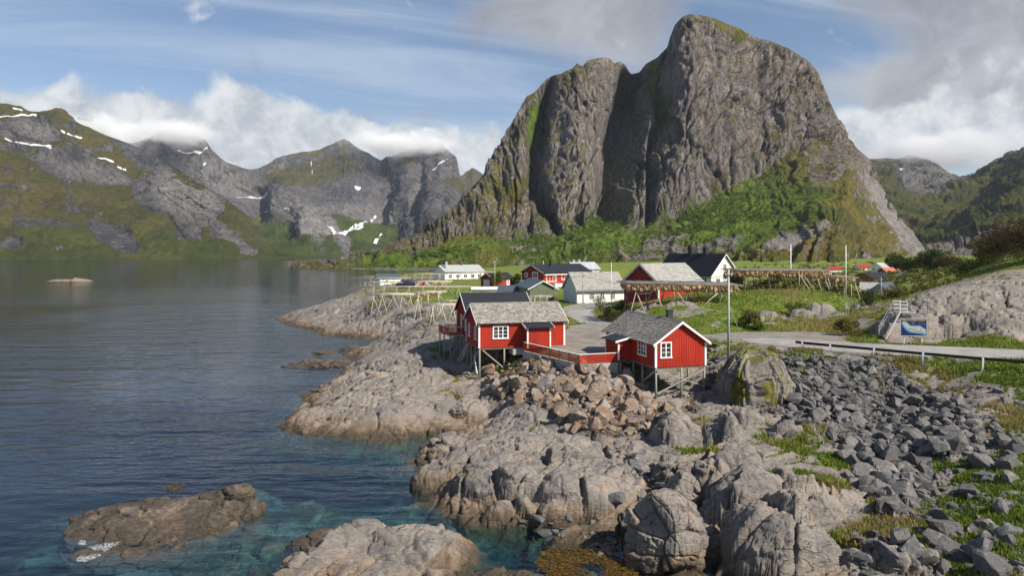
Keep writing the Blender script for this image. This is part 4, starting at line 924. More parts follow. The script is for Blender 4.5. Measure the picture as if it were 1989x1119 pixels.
def msk3(X, Y, Z, U, V, n):
    no = fbm(X / 220, Y / 220, Z / 220, 5, .6)
    cl = ell(U, V, CL3, .35)
    g = (.10 + .62 * sst(n[..., 2] + .2 * no, .58, .82)) * (1 - .8 * sst(cl + .3 * no, .3, .6))
    low = sst(V, 415, 440) * (1 - .95 * ell(U, V, [(612,435,30,58,-24,1),(650,458,46,18,50,1),(830,440,60,50,20,.8)], .25))
    g = np.maximum(g, low * (.9 + .4 * no))
    g = np.maximum(g, .8 * ell(U, V, [(880,375,30,24,30,1),(600,330,60,20,10,.6),(660,340,80,22,0,.4),(460,330,40,14,20,.6),(370,285,60,10,5,.4)], .5) * (.7 + no))
    pale = ell(U, V, [(612,438,30,56,-24,.95),(655,460,44,16,50,.8),(440,350,50,40,40,.45),(720,415,90,24,8,.45),(560,395,40,24,0,.4),(790,400,10,60,30,.4)], .35)
    snow = np.maximum(stroke(U, V, [[(345,283,1),(385,289,2.6),(405,284,2)],[(372,259),(378,258)],[(393,318),(408,310)],[(463,362,2),(485,364,2.4),(508,358,2.6)],[(476,367),(480,368)],[(645,446),(660,452)],[(657,451,1.5),(690,442,2.4),(715,432,2.6),(740,420,1.6)],[(690,446),(705,443)],[(715,459,1.4),(728,458,2.4),(740,450,1.6)],[(720,413),(726,406)],[(747,330,1.5),(756,350,1.5),(763,356,2)],[(838,323),(850,318),(868,311,2.5)],[(604,298,.8),(606,316,1)],[(695,352),(702,354)],[(776,345),(781,339)],[(484,408),(492,404)],[(500,407),(506,406)],[(560,402),(568,404)],[(495,405),(508,406)]], 1.7), 0)
    lush = np.clip(sst(V, 400, 440) * .9 + .3 * no, 0, 1)
    return {'grass': g, 'pale': pale, 'scree': stroke(U, V, [[(655,452),(668,463),(674,478)],[(725,462),(700,478),(690,488)]], 2.0) * .9, 'lush': lush, 'snow': snow, 'crack': LAST_CRACK * sst(cl, .3, .6) * .8}
mountain('mountain', MATS['mountain_far'], us, lines, [25, 35, 35, 55, 55, 55], rel3, msk3, 8)

# ---- shadowed valley and mountains on the right
us = np.concatenate([np.arange(1640, 2010, 1.9), np.arange(2010, 2500, 10)])
R4 = [(1640,312,2400),(1690,309,2400),(1720,307,2400),(1745,308,2400),(1765,304,2400),(1780,305,2400),(1800,308,2400),(1815,318,2400),(1830,330,2400),(1840,342,2450),(1860,345,2500),(1885,344,2500),(1905,336,2350),(1925,320,2250),(1945,305,2200),(1965,298,2150),(1989,290,2100),(2050,270,2000),(2500,220,1900)]
def ln(vs_, ys_): return [(u, v, y) for (u, v), y in zip(vs_, ys_)]
lines = [ln([(1640,520),(1800,508),(1900,505),(2500,505)], [900, 800, 700, 600]), ln([(1640,500),(1780,494),(1830,486),(1900,497),(2500,490)], [1100, 950, 920, 800, 700]),
         ln([(1640,460),(1750,440),(1830,440),(1880,440),(1930,430),(1989,420),(2500,420)], [1300, 1300, 1200, 1100, 1050, 1000, 900]),
         ln([(1640,420),(1750,400),(1800,400),(1850,390),(1900,375),(1950,345),(1989,322),(2050,300),(2500,270)], [1500, 1500, 1500, 1480, 1460, 1440, 1400, 1350, 1200]),
         ln([(1640,385),(1700,385),(1750,375),(1800,372),(1850,368),(1900,360),(1950,338),(1989,316),(2050,295),(2500,262)], [1800, 1800, 1900, 1900, 1850, 1800, 1700, 1600, 1550, 1400]), R4]
def rel4(X, Y, Z, U, V, n):
    k = sst(512 - V, 0, 15)
    cl = ell(U, V, [(1790,345,70,40,10,.9),(1890,470,120,26,-4,.7),(1960,310,60,14,-25,.8),(1720,330,40,30,0,.6)], .5)
    d = k * (40 * fbm(X / 300, Y / 300, Z / 250, 4) + 24 * (ridged(X / 140, Y / 140, Z / 160, 5, .55) - .2) + 8 * (ridged(X / 45, Y / 60, Z / 50, 4, .6) - .2) + 3 * fbm(X / 16, Y / 16, Z / 16, 4, .6))
    return d + cl * k * cliff_relief(X, Y, Z, n, 7, 4, 2, 1.7, .3), (0, 0, 0)
def msk4(X, Y, Z, U, V, n):
    no = fbm(X / 120, Y / 120, Z / 120, 5, .6)
    cl = sst(ell(U, V, [(1790,345,60,36,10,.9),(1890,470,110,14,-4,.75),(1960,310,60,12,-25,.9),(1850,350,60,16,0,.7)], .5) + .4 * no, .35, .65)
    g = (1 - .85 * cl) * (.15 + .75 * sst(n[..., 2] + .2 * no, .45, .75))
    scree = ell(U, V, [(1850,492,60,8,4,1),(1800,360,50,18,12,.5)], .4)
    g = g * (1 - scree)
    snow = stroke(U, V, [[(1749,341,2.5),(1755,335,1.5)],[(1851,338),(1851,344)]], 1.6)
    return {'grass': g, 'pale': .25 * cl, 'scree': scree, 'lush': np.clip(.3 + .5 * no + .3 * sst(V, 400, 470), 0, 1), 'snow': snow, 'crack': LAST_CRACK * sst(cl, .3, .6) * .8}
mountain('mountain', MATS['mountain_far'], us, lines, [25, 40, 45, 25, 60], rel4, msk4, 8)
make_ground_later = True
# ================================================================== WATER

R_ = 5800.0
mb = MB(); mb.box(-R_, R_, -290, 6900, -14, 0.0)
tag(mb.build('water', MATS['water']), kind='structure')
mb = MB(); mb.box(-R_, R_, -290, 6900, -30, -14.05)
tag(mb.build('sea_floor', MATS['sea_floor']), kind='structure')
# ================================================================== BUILDINGS
rng = random.Random(11)
def gz(x, y):
    return float(ground(np.array([x], f32), np.array([y], f32))[0][0])
def window(par, face, c, z, w, h, cols=2, rows=3, frame='white_paint', L=0, Wd=0, fw=.085, name='window'):
    """casement in the wall: face 'front' (y=0), 'back', 'left' (x=0), 'right' (x=L); c is the centre along the wall; the panes are a sub-part"""
    def P(a, d, zz):      # along, outwards, up -> local
        return {'front': (a, -d, zz), 'back': (a, Wd + d, zz), 'left': (-d, a, zz), 'right': (L + d, a, zz)}[face]
    def box(mb, a0, a1, d0, d1, z0, z1):
        p, q = P(a0, d0, z0), P(a1, d1, z1)
        mb.box(min(p[0], q[0]), max(p[0], q[0]), min(p[1], q[1]), max(p[1], q[1]), z0, z1)
    mb = MB(); x0, x1, z0, z1 = c - w / 2, c + w / 2, z - h / 2, z + h / 2
    box(mb, x0 - fw, x1 + fw, 0, .06, z1, z1 + fw); box(mb, x0 - fw - .04, x1 + fw + .04, 0, .09, z0 - fw, z0)
    box(mb, x0 - fw, x0, 0, .06, z0, z1); box(mb, x1, x1 + fw, 0, .06, z0, z1)
    for i in range(1, cols): a = x0 + w * i / cols; box(mb, a - .045, a + .045, .005, .05, z0, z1)
    for i in range(cols):
        a0 = x0 + w * i / cols + .045; a1 = x0 + w * (i + 1) / cols - .045
        for k in range(1, rows): zz = z0 + h * k / rows; box(mb, a0, a1, .01, .042, zz - .022, zz + .022)
    o = mb.build(name, MATS[frame], par)
    mb = MB(); box(mb, x0, x1, .0, .028, z0, z1); mb.build('pane', MATS['glass'], o)
    return o
def cladding(L, W, hw, rh, step, proud, z0=0.0):
    """gabled wall body with battens standing proud"""
    mb = MB()
    mb.prism([(0, 0, z0), (0, W, z0), (0, W, hw), (0, W / 2, hw + rh), (0, 0, hw)], (L, 0, 0))
    if step:
        n = int(L / step)
        for i in range(n):
            x = (i + .5) * L / n; b = .03
            mb.box(x - b, x + b, -proud, .01, z0 + .01, hw - .01); mb.box(x - b, x + b, W - .01, W + proud, z0 + .01, hw - .01)
        n = int(W / step)
        for i in range(n):
            y = (i + .5) * W / n; b = .03; top = hw + rh * (1 - abs(y - W / 2) / (W / 2)) - .05
            mb.box(-proud, .01, y - b, y + b, z0 + .01, top); mb.box(L - .01, L + proud, y - b, y + b, z0 + .01, top)
    return mb
def roof_slabs(L, W, hw, rh, oh, og, th):
    mb = MB()
    sl_ = rh / (W / 2)
    for s in (0, 1):
        y0 = -oh; ye = lambda y: y if s == 0 else W - y
        a = (-og, ye(y0), hw - oh * sl_); b = (-og, ye(W / 2), hw + rh)
        mb.prism([(a[0], a[1], a[2] + .02), (b[0], b[1], b[2] + .02), (b[0], b[1], b[2] + .02 + th), (a[0], a[1], a[2] + .02 + th)], (L + 2 * og, 0, 0))
    return mb
def slates(L, W, hw, rh, oh, og, z_off, sw=.27, sh=.25, seed=1):
    """courses of overlapping slates laid on both slopes, each with its own shade and slight tilt"""
    r = random.Random(seed); mb = MB()
    n_x = int((L + 2 * og) / sw); sl_ = math.hypot(rh, W / 2) + oh * math.hypot(1, rh / (W / 2)); n_y = int(sl_ / sh)
    ux = (L + 2 * og) / n_x; k = Vector((0, W / 2, rh)).normalized(); nrm = Vector((0, -rh, W / 2)).normalized()
    base = Vector((0, -oh, hw - oh * rh / (W / 2) + z_off))
    for s in (0, 1):
        for j in range(n_y + 1):
            for i in range(-1, n_x + 1):
                off = (.5 if j % 2 else 0) + r.uniform(-.08, .08)
                xa = max(-og, -og + (i + off) * ux + .006); xb = min(L + og, -og + (i + 1 + off) * ux - .006)
                if xb - xa < .04: continue
                d0 = j * sh - .03 + r.uniform(-.02, .02); d1 = min(d0 + sh * 1.25, sl_)
                if d1 - d0 < .05: continue
                t0 = .045 + r.uniform(0, .025); t1 = .012; dx = r.uniform(-.012, .012)
                pts = [base + Vector((xa, 0, 0)) + k * (d0 + dx) + nrm * t0, base + Vector((xb, 0, 0)) + k * (d0 - dx) + nrm * (t0 + r.uniform(-.012, .012)),
                       base + Vector((xb, 0, 0)) + k * d1 + nrm * t1, base + Vector((xa, 0, 0)) + k * d1 + nrm * t1]
                lo = [pts[0] - nrm * .03, pts[1] - nrm * .03]
                V = pts + lo
                if s == 1: V = [Vector((p.x, W - p.y, p.z)) for p in V]
                F = [(0, 1, 2, 3), (4, 5, 1, 0)]
                if s == 1: F = [tuple(reversed(f)) for f in F]
                mb.add(V, F, r.random())
    return mb
def trims(par, L, W, hw, rh, oh, og, m, cb=True, sides=('left', 'right'), th=.16, z0=0.0, corners=((0, 0), (1, 0), (0, 1), (1, 1))):
    sl_ = rh / (W / 2)
    for sd in sides:
        x0, x1 = (-og - .045, -og - .002) if sd == 'left' else (L + og + .002, L + og + .045)
        for s in (0, 1):
            y0 = -oh - .02; f = (lambda y: y) if s == 0 else (lambda y: W - y)
            za = hw - (oh + .02) * sl_; zb = hw + rh
            mb = MB().prism([(x0, f(y0), za - th * .55), (x0, f(W / 2), zb - th * .55), (x0, f(W / 2), zb + th * .75), (x0, f(y0), za + th * .75)], (x1 - x0, 0, 0))
            mb.build('barge_board', m, par)
    if cb:
        for i, j in corners:
            x = L * i; y = W * j; e = .045; w_ = .13
            mb = MB(); xa, xb = (x - e, x + w_) if i == 0 else (x - w_, x + e); ya, yb = (y - e, y + w_) if j == 0 else (y - w_, y + e)
            mb.box(xa, xb, ya, yb, z0 + .005, hw + .02 - .1 * sl_)
            mb.build('corner_board', m, par)
def house(name, label, cat, x, y, z0, ang, L, W, hw, rh, wall, roof, trim='white_paint', oh=.35, og=.3, group=None, base=1.5, gable_wall=None):
    r = empty(name, (x, y, z0), math.radians(ang)); tag(r, label, cat, group)
    cladding(L, W, hw, rh, 0, 0, -base).build('wall', MATS[wall], r)
    roof_slabs(L, W, hw, rh, oh, og, .16).build('roof', MATS[roof], r)
    if trim: trims(r, L, W, hw, rh, oh, og, MATS[trim], False)
    return r
def chimney(par, x, y, z0, z1, w, m, name='chimney'):
    mb = MB(); mb.box(x - w / 2, x + w / 2, y - w / 2, y + w / 2, z0, z1); mb.box(x - w / 2 - .05, x + w / 2 + .05, y - w / 2 - .05, y + w / 2 + .05, z1, z1 + .08)
    return mb.build(name, MATS[m], par)

# ---- the two slate-roofed red cabins on stilts and the black-roofed one between them and the racks
CA = math.radians(16)
cx1, cy1 = at(930, 677, 5.2).x, at(930, 677, 5.2).y
def loc1(x, y): return (cx1 + x * math.cos(CA) - y * math.sin(CA), cy1 + x * math.sin(CA) + y * math.cos(CA))
def stilt(par, ox, oy, ang, lx, ly, ztop, zbase, rad=.085, m='treated_post'):
    wx = ox + lx * math.cos(ang) - ly * math.sin(ang); wy = oy + lx * math.sin(ang) + ly * math.cos(ang)
    g_ = gz(wx, wy) - .35 - zbase
    MB().rod((lx, ly, min(g_, ztop - .4)), (lx, ly, ztop), rad * 1.08, rad, 8).build('stilt', MATS[m], par, True)
    return g_ + .35
def cabin(label, ox, oy, z0, ang, L, W, hw, rh, porch, roof, seed, battens=.21):
    r = empty('cabin', (ox, oy, z0), ang); tag(r, label, 'cabin', 'red wooden cabins standing on stilts')
    cladding(L, W, hw, rh, battens, .022).build('wall', MATS['red_paint'], r)
    MB().box(.05, L - .05, .05, W - .05, -.16, -.003).build('floor_frame', MATS['dark_wood'], r)
    rf = roof_slabs(L, W, hw, rh, .3, .28, .09).build('roof', MATS['dark_wood' if roof == 'slate' else 'black_roof'], r)
    if roof == 'slate':
        slates(L, W, hw, rh, .33, .25, .115, seed=seed).build('slates', MATS['slate'], rf)
        MB().prism([(-.28, W / 2 - .16, hw + rh + .07), (-.28, W / 2, hw + rh + .2), (-.28, W / 2 + .16, hw + rh + .07)], (L + .56, 0, 0)).build('ridge_cap', MATS['slate'], rf)
    trims(r, L, W, hw, rh, .3, .28, MATS['white_paint'], True)
    if porch:
        x0, x1, dp, ph = porch
        pr = MB().box(x0, x1, -dp, -.0, 0, ph - .02)
        n = int((x1 - x0) / .21)
        for i in range(n): x = x0 + (i + .5) * (x1 - x0) / n; pr.box(x - .03, x + .03, -dp - .022, -dp + .01, .01, ph - .05)
        n = int(dp / .21)
        for i in range(n):
            y = -dp + (i + .5) * dp / n; pr.box(x0 - .022, x0 + .01, y - .03, y + .03, .01, ph - .05); pr.box(x1 - .01, x1 + .022, y - .03, y + .03, .01, ph - .05)
        po = pr.build('porch', MATS['red_paint'], r)
        for xx in (x0, x1): MB().box(xx - .07, xx + .07, -dp - .05, -dp + .09, .005, ph - .03).build('corner_board', MATS['white_paint'], po)
        MB().prism([(x0 - .3, -dp - .38, ph - .1), (x0 - .3, .05, ph + .30), (x0 - .3, .05, ph + .38), (x0 - .3, -dp - .38, ph - .02)], (x1 - x0 + .6, 0, 0)).build('porch_roof', MATS['black_roof'], po)
        for xx in (x0 - .345, x1 + .302): MB().prism([(xx, -dp - .4, ph - .17), (xx, .05, ph + .23), (xx, .05, ph + .40), (xx, -dp - .4, ph + .0)], (.043, 0, 0)).build('fascia_board', MATS['white_paint'], po)
    return r
c1 = cabin('red slate-roofed cabin on stilts, its long wall and black porch roof facing the viewer', cx1, cy1, 5.2, CA, 8.9, 5.6, 2.5, 1.55, (4.62, 6.95, 1.2, 2.1), 'slate', 3)
window(c1, 'front', 2.2, 1.5, 1.35, 1.05, 3, 3, L=8.9, Wd=5.6, fw=.13)
window(c1, 'left', 1.35, 1.35, .62, 1.2, 2, 3, L=8.9, Wd=5.6); window(c1, 'left', 4.15, 1.35, .62, 1.2, 2, 3, L=8.9, Wd=5.6)
gb = {}
for lx, ly in ((.1, .1), (.1, 1.9), (.1, 3.7), (.1, 5.4), (2.6, .12), (2.6, 3.0), (.9, 5.3)): gb[(lx, ly)] = stilt(c1, cx1, cy1, CA, lx, ly, -.1, 5.2)
mb = MB().bar((.4, .02, -.2), (2.5, .02, -2.0), .11, .11); mb.build('brace', MATS['grey_wood'], c1)
MB().bar((.0, .2, -.25), (.0, 3.6, -2.6), .09, .14).build('brace', MATS['grey_wood'], c1)
MB().bar((.0, 5.4, -.25), (-.9, 6.6, -2.6), .10, .12).build('brace', MATS['pale_wood'], c1)
MB().bar((.1, 5.1, -.25), (-.7, 6.2, -2.7), .10, .12).build('brace', MATS['pale_wood'], c1)
MB().bar((-.05, 1.8, -1.0), (-.05, .2, -2.9), .06, .12).build('brace', MATS['white_paint'], c1)
MB().box(3.4, 5.0, -.25, 1.2, -.75, -.17).build('foundation_block', MATS['concrete'], c1)
MB().box(5.2, 8.8, .3, 5.0, -.6, -.17).build('foundation_block', MATS['concrete'], c1)
# right cabin
L2, W2 = 10.0, 4.65
nx, ny = at(1273, 715, 5.2).x, at(1273, 715, 5.2).y
A2 = CA - PI / 2
ox2, oy2 = nx - math.sin(CA) * L2, ny + math.cos(CA) * L2
c2 = cabin('red slate-roofed cabin on stilts with its white-edged gable facing the viewer', ox2, oy2, 5.2, A2, L2, W2, 2.05, 1.6, (L2 - 7.2, L2 - 4.54, 1.23, 1.72), 'slate', 5)
window(c2, 'right', .95, 1.42, .82, 1.12, 2, 3, L=L2, Wd=W2, fw=.11); window(c2, 'front', L2 - 2.34, 1.3, 1.35, 1.05, 3, 3, L=L2, Wd=W2, fw=.11)
MB().box(L2 - 7.26, L2 - 7.2, -1.0, -.45, .6, 1.5).build('porch_window', MATS['glass'], c2)
chimney(c2, L2 - 3.0, W2 * .62, 2.9, 4.35, .45, 'dark_metal')
for lx, ly in ((L2 - .1, .1), (L2 - .1, W2 / 2 + .1), (L2 - .1, W2 - .1), (L2 - 2.6, .12), (L2 - 2.6, W2 - .2), (L2 - 4.4, .15), (L2 - 4.4, -1.1)): stilt(c2, ox2, oy2, A2, lx, ly, -.1, 5.2)
MB().bar((L2 + .02, .1, -.22), (L2 + .02, W2 - .05, -1.75), .07, .15, (1, 0, 0)).build('brace', MATS['grey_wood'], c2)
MB().bar((L2 + .10, .1, -2.1), (L2 + .10, W2 - .1, -.25), .07, .15, (1, 0, 0)).build('brace', MATS['grey_wood'], c2)
MB().bar((L2 - 2.5, .05, -1.6), (L2 - .2, .05, -.3), .07, .13).build('brace', MATS['grey_wood'], c2)
MB().bar((L2 - 1.6, 2.6, -1.9), (L2 - .4, 4.4, -1.0), .05, .1).build('brace', MATS['grey_wood'], c2)
MB().box(L2 - 10, L2 - 6.0, .4, W2 - .4, -.6, -.17).build('foundation_block', MATS['concrete'], c2)
# cabin with black roof and balcony behind
o3 = loc1(.73, 7.9)
L3, W3 = 7.2, 6.2
c3_ = cabin('red cabin with a black roof and a balcony, behind the slate-roofed cabin', o3[0], o3[1], 5.3, CA, L3, W3, 2.6, 1.95, None, 'black', 7)
window(c3_, 'left', 1.3, 1.35, .6, 1.3, 2, 3, L=L3, Wd=W3); window(c3_, 'left', 3.6, 1.15, .7, 1.9, 2, 4, L=L3, Wd=W3, name='balcony_door')
DK = [(.0, 2.3), (-1.6, 2.4), (-2.2, 5.9), (.0, 5.9)]
MB().prism([(p[0] - .02, p[1], -.1) for p in DK], (0, 0, .1)).build('balcony_deck', MATS['pale_wood'], c3_)
rail = MB(); cap = MB()
segs = [(DK[0], DK[1]), (DK[1], DK[2]), (DK[2], DK[3])]
for a, b in segs:
    for zz in (.14, .34, .54, .74): rail.bar((a[0], a[1], zz), (b[0], b[1], zz), .03, .12)
    cap.bar((a[0], a[1], .9), (b[0], b[1], .9), .11, .045)
    for t in (0, .5, 1): q = (a[0] + (b[0] - a[0]) * t, a[1] + (b[1] - a[1]) * t); rail.bar((q[0] + .03, q[1], 0), (q[0] + .03, q[1], .87), .08, .08)
rl = rail.build('balcony_railing', MATS['red_paint'], c3_); cap.build('rail_cap', MATS['white_paint'], rl)
for lx, ly in ((-1.5, 2.5), (-1.9, 4.2), (-2.1, 5.7), (-.3, 2.5), (-.3, 5.7), (.15, .2), (2.5, .2)): stilt(c3_, o3[0], o3[1], CA, lx, ly, -.12, 5.3, .075, 'treated_post')
MB().bar((-1.5, 2.45, -2.6), (-.3, 2.45, -.4), .06, .12).build('brace', MATS['grey_wood'], c3_)
MB().bar((-1.5, 2.4, -2.75), (.2, 2.4, -2.75), .08, .12).build('brace', MATS['pale_wood'], c3_)

# ---- red slatted fence on its concrete wall
P0, P1, P2 = at(1018, 682, 5.0), at(1125, 708, 5.0), at(1199, 703, 5.05)
fr_ = empty('fence', (P0.x, P0.y, 5.0)); tag(fr_, 'low red slatted fence with a white top rail between the two slate-roofed cabins', 'fence')
for a, b, n in ((P0, P1, 6), (P1, P2, 3)):
    a = a - P0; b = b - P0
    for k in range(4): MB().bar((a.x, a.y, .14 + k * .18), (b.x, b.y, .14 + k * .18), .03, .115).build('slat', MATS['red_paint'], fr_)
    MB().bar((a.x, a.y, .84), (b.x, b.y, .84), .13, .05).build('top_rail', MATS['white_paint'], fr_)
    for i in range(n + 1):
        q = a.lerp(b, i / n); MB().box(q.x - .045, q.x + .045, q.y + .02, q.y + .11, 0, .81).build('post', MATS['red_paint'], fr_)
wl = MB()
for a, b in ((P0, P1), (P1, P2)): wl.bar((a.x, a.y, 4.35), (b.x, b.y, 4.35), .3, 1.3)
tag(wl.build('retaining_wall', MATS['concrete']), 'long grey concrete retaining wall under the red fence', 'wall')

# ---- houses of the village
def pxy(u, y): return (u - UC) / FPX * y
h = house('barn', 'white barn with a grey slate roof and blue-grey gable beside the gravel road', 'barn', 11.1, 123, 5.55, 15, 8.8, 7.0, 2.45, 2.6, 'white_paint', 'pale_roof', oh=.5)
slates(8.8, 7, 2.45, 2.6, .5, .3, .2, .5, .4, 21).build('slates', MATS['pale_slate'], [q for q in h.children if q.name.startswith('roof')][0])
MB().prism([(-.03, .02, -.3), (-.03, 6.98, -.3), (-.03, 6.98, 2.4), (-.03, 3.5, 4.95), (-.03, .02, 2.4)], (.028, 0, 0)).build('gable_cladding', MATS['grey_white_paint'], h)
for c in (2.7, 4.6, 6.6): window(h, 'front', c, 1.25, .62, .95, 2, 2, 'white_paint', 8.8, 7)
MB().box(-.06, 8.86, -.06, 7.06, -1.5, -.05).build('plinth', MATS['concrete'], h)
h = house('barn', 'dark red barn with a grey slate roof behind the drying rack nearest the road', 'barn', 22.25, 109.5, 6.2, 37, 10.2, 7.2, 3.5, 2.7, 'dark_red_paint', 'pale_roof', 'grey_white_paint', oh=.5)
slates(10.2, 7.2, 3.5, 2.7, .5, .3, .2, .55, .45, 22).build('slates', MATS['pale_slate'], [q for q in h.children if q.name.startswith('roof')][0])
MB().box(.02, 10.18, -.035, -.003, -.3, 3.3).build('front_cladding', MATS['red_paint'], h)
for c in (0.0,): MB().box(-.07, .12, -.07, .12, -1, 3.3).build('corner_board', MATS['white_paint'], h)
MB().bar((-.05, 1.5, 1.9), (-.05, 4.2, 1.6), .05, .14).build('board', MATS['grey_white_paint'], h)
b_ = math.radians(33); Lw, Ww = 13.4, 7.0
ang = 33 - 90
h = house('house', 'cream house with a steep black roof and two black chimneys', 'house', 35.4 - math.sin(b_) * Lw, 128 + math.cos(b_) * Lw, 7.6, ang, Lw, Ww, 2.7, 3.55, 'cream_paint', 'black_roof', oh=.4, og=.35)
rr = [q for q in h.children if q.name.startswith('roof')][0]
tl = MB()
for s in (0, 1):
    for k in range(13):
        t = k / 13; y = -.4 + (Ww / 2 + .4) * t; z = 2.7 - .4 * 3.55 / 3.5 + (3.55 + .4 * 3.55 / 3.5) * t + .185
        yy = y if s == 0 else Ww - y
        tl.bar((-.35, yy, z), (Lw + .35, yy, z), .09, .035)
tl.build('tile_courses', MATS['black_roof'], rr)
window(h, 'right', 3.5, 3.9, .75, 1.15, 2, 3, 'white_paint', Lw, Ww, .1); window(h, 'right', 1.7, 1.3, .9, 1.2, 2, 2, 'white_paint', Lw, Ww); window(h, 'right', 4.9, 1.3, .9, 1.2, 2, 2, 'white_paint', Lw, Ww); window(h, 'front', Lw - 1.8, 1.4, 1.5, 1.5, 3, 1, 'white_paint', Lw, Ww)
for i, t in enumerate((4.4, 8.0)): chimney(h, Lw - t, Ww / 2, 5.6, 7.5, .85, 'dark_metal')
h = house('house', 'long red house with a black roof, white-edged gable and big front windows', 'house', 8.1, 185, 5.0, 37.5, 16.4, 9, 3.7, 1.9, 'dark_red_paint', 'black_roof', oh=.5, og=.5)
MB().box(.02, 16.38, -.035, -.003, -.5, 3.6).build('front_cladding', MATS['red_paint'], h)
window(h, 'left', 3.4, 2.9, 1.9, 1.3, 2, 1, 'white_paint', 16.4, 9, .2); window(h, 'front', 2.6, 2.3, 3.0, 1.7, 3, 1, 'white_paint', 16.4, 9, .2); window(h, 'front', 7.2, 2.5, 1.8, 1.3, 2, 1, 'white_paint', 16.4, 9, .2)
mb = MB()
for i in range(16):
    t0, t1 = 2 * PI * i / 16, 2 * PI * (i + 1) / 16
    mb.bar((-.06, 7.1 + .62 * math.cos(t0), 2.9 + .62 * math.sin(t0)), (-.06, 7.1 + .62 * math.cos(t1), 2.9 + .62 * math.sin(t1)), .14, .12, (1, 0, 0))
o = mb.build('round_window', MATS['white_paint'], h); MB().prism([(-.03, 7.1 + .6 * math.cos(2 * PI * i / 16), 2.9 + .6 * math.sin(2 * PI * i / 16)) for i in range(16)], (.02, 0, 0)).build('pane', MATS['glass'], o)
chimney(h, 5.6, 3.6, 4.6, 6.6, .7, 'dark_metal')
MB().box(-2.6, -.05, .5, 8.5, .2, 1.5).build('balcony', MATS['grey_white_paint'], h); MB().box(3.0, 5.4, -1.2, -.04, -1.4, .8).build('entrance_porch', MATS['white_paint'], h)
MB().box(-.04, 16.5, -.62, -.48, 3.05, 3.25).build('gutter', MATS['white_paint'], h)
h = house('house', 'grey-roofed house just showing behind the long red house', 'house', pxy(1118, 215), 215, 4.5, 20, 8, 8, 4.2, 1.9, 'grey_white_paint', 'grey_paint', None)
for t in (1.2, 3.0): chimney(h, t, 4, 5.6, 6.9, .6, 'grey_paint')
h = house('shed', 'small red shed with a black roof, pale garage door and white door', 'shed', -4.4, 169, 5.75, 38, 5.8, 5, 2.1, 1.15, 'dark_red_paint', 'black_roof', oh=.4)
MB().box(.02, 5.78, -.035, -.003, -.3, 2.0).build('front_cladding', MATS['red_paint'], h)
d = MB().box(-.06, -.003, 1.4, 3.9, -.1, 1.75).build('garage_door', MATS['grey_white_paint'], h)
d = MB().box(3.9, 4.8, -.08, -.04, -.1, 1.8).build('door', MATS['white_paint'], h); MB().box(4.2, 4.5, -.1, -.083, .9, 1.6).build('pane', MATS['glass'], d)
h = house('house', 'long white house with a pale grey roof behind the empty fish racks', 'house', -22.7, 244, 3.9, 34, 15.5, 8, 3.1, 2.0, 'white_paint', 'pale_roof', oh=.5)
for c in (2, 5, 8, 11, 13.6): window(h, 'front', c, 1.5, 1.2, 1.1, 2, 1, 'white_paint', 15.5, 8)
chimney(h, 1.5, 2.0, 4.2, 6.4, .7, 'grey_paint'); chimney(h, 8.5, 4, 4.9, 6.6, .8, 'slate_blue_roof')
h = house('house', 'small white house with a blue-grey roof at the water beyond the empty racks', 'house', -42.7, 233, 2.9, 30, 7.2, 5, 2.3, 1.2, 'white_paint', 'slate_blue_roof')
window(h, 'front', 2.4, 1.3, 1.1, .7, 2, 1, 'white_paint', 7.2, 5); window(h, 'left', 2.5, 1.3, .8, .8, 2, 1, 'grey_white_paint', 7.2, 5)
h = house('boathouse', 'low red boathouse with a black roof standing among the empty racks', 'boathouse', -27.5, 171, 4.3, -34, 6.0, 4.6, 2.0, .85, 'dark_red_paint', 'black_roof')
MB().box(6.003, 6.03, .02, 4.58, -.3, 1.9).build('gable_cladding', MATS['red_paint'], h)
b_ = math.radians(12); Lg = 10.8
h = house('shed', 'olive green shed with a slate-blue roof and white gable edge', 'shed', 3.2 - math.sin(b_) * Lg, 130.5 + math.cos(b_) * Lg, 5.35, 12 - 90, Lg, 5.0, 2.35, 1.3, 'green_paint', 'slate_blue_roof', oh=.4)
mb = MB()
for k in range(12): mb.box(Lg + .002, Lg + .03, .02, 4.98, -.3 + k * .22, -.3 + k * .22 + .19)
mb.build('gable_cladding', MATS['green_paint'], h)
for c in (Lg - 1.2, Lg - 5): window(h, 'front', c, 1.35, .8, 1.1, 1, 2, 'grey_white_paint', Lg, 5)
h = house('shed', 'low dark blue roofed shed beside the olive green shed', 'shed', pxy(967, 139), 139, 5.3, -10, 4.4, 4.0, .9, 1.4, 'grey_paint', 'slate_blue_roof', None)
h = house('shed', 'long low shed with a white roof on the grass behind the black-roofed cabin', 'shed', pxy(918, 150), 150, 5.6, 4, 7.2, 2.4, .75, .35, 'grey_wood', 'white_paint', None, oh=.2)
VIL = 'houses of the far village on the right'
h = house('house', 'white two-storey village house with a bright red roof', 'house', pxy(1671, 370), 370, 1.9, 12, 7.0, 6, 3.0, 1.5, 'white_paint', 'red_roof', group=VIL)
window(h, 'front', 2, 2.2, 1.2, .8, 2, 1, 'white_paint', 7, 6); window(h, 'front', 5, 2.2, 1.2, .8, 2, 1, 'white_paint', 7, 6); MB().box(-1.3, 2, -.8, -.05, 1.0, 1.4).build('balcony', MATS['white_paint'], h)
window(h, 'left', 2, 2.2, .9, .8, 2, 1, 'grey_white_paint', 7, 6); window(h, 'left', 4.2, 2.2, .9, .8, 2, 1, 'grey_white_paint', 7, 6)
h = house('house', 'white village house with a pale grey roof, gable towards the sea', 'house', pxy(1713, 345), 345, 1.9, 34, 6.0, 5.6, 4.0, 1.9, 'white_paint', 'pale_roof', group=VIL)
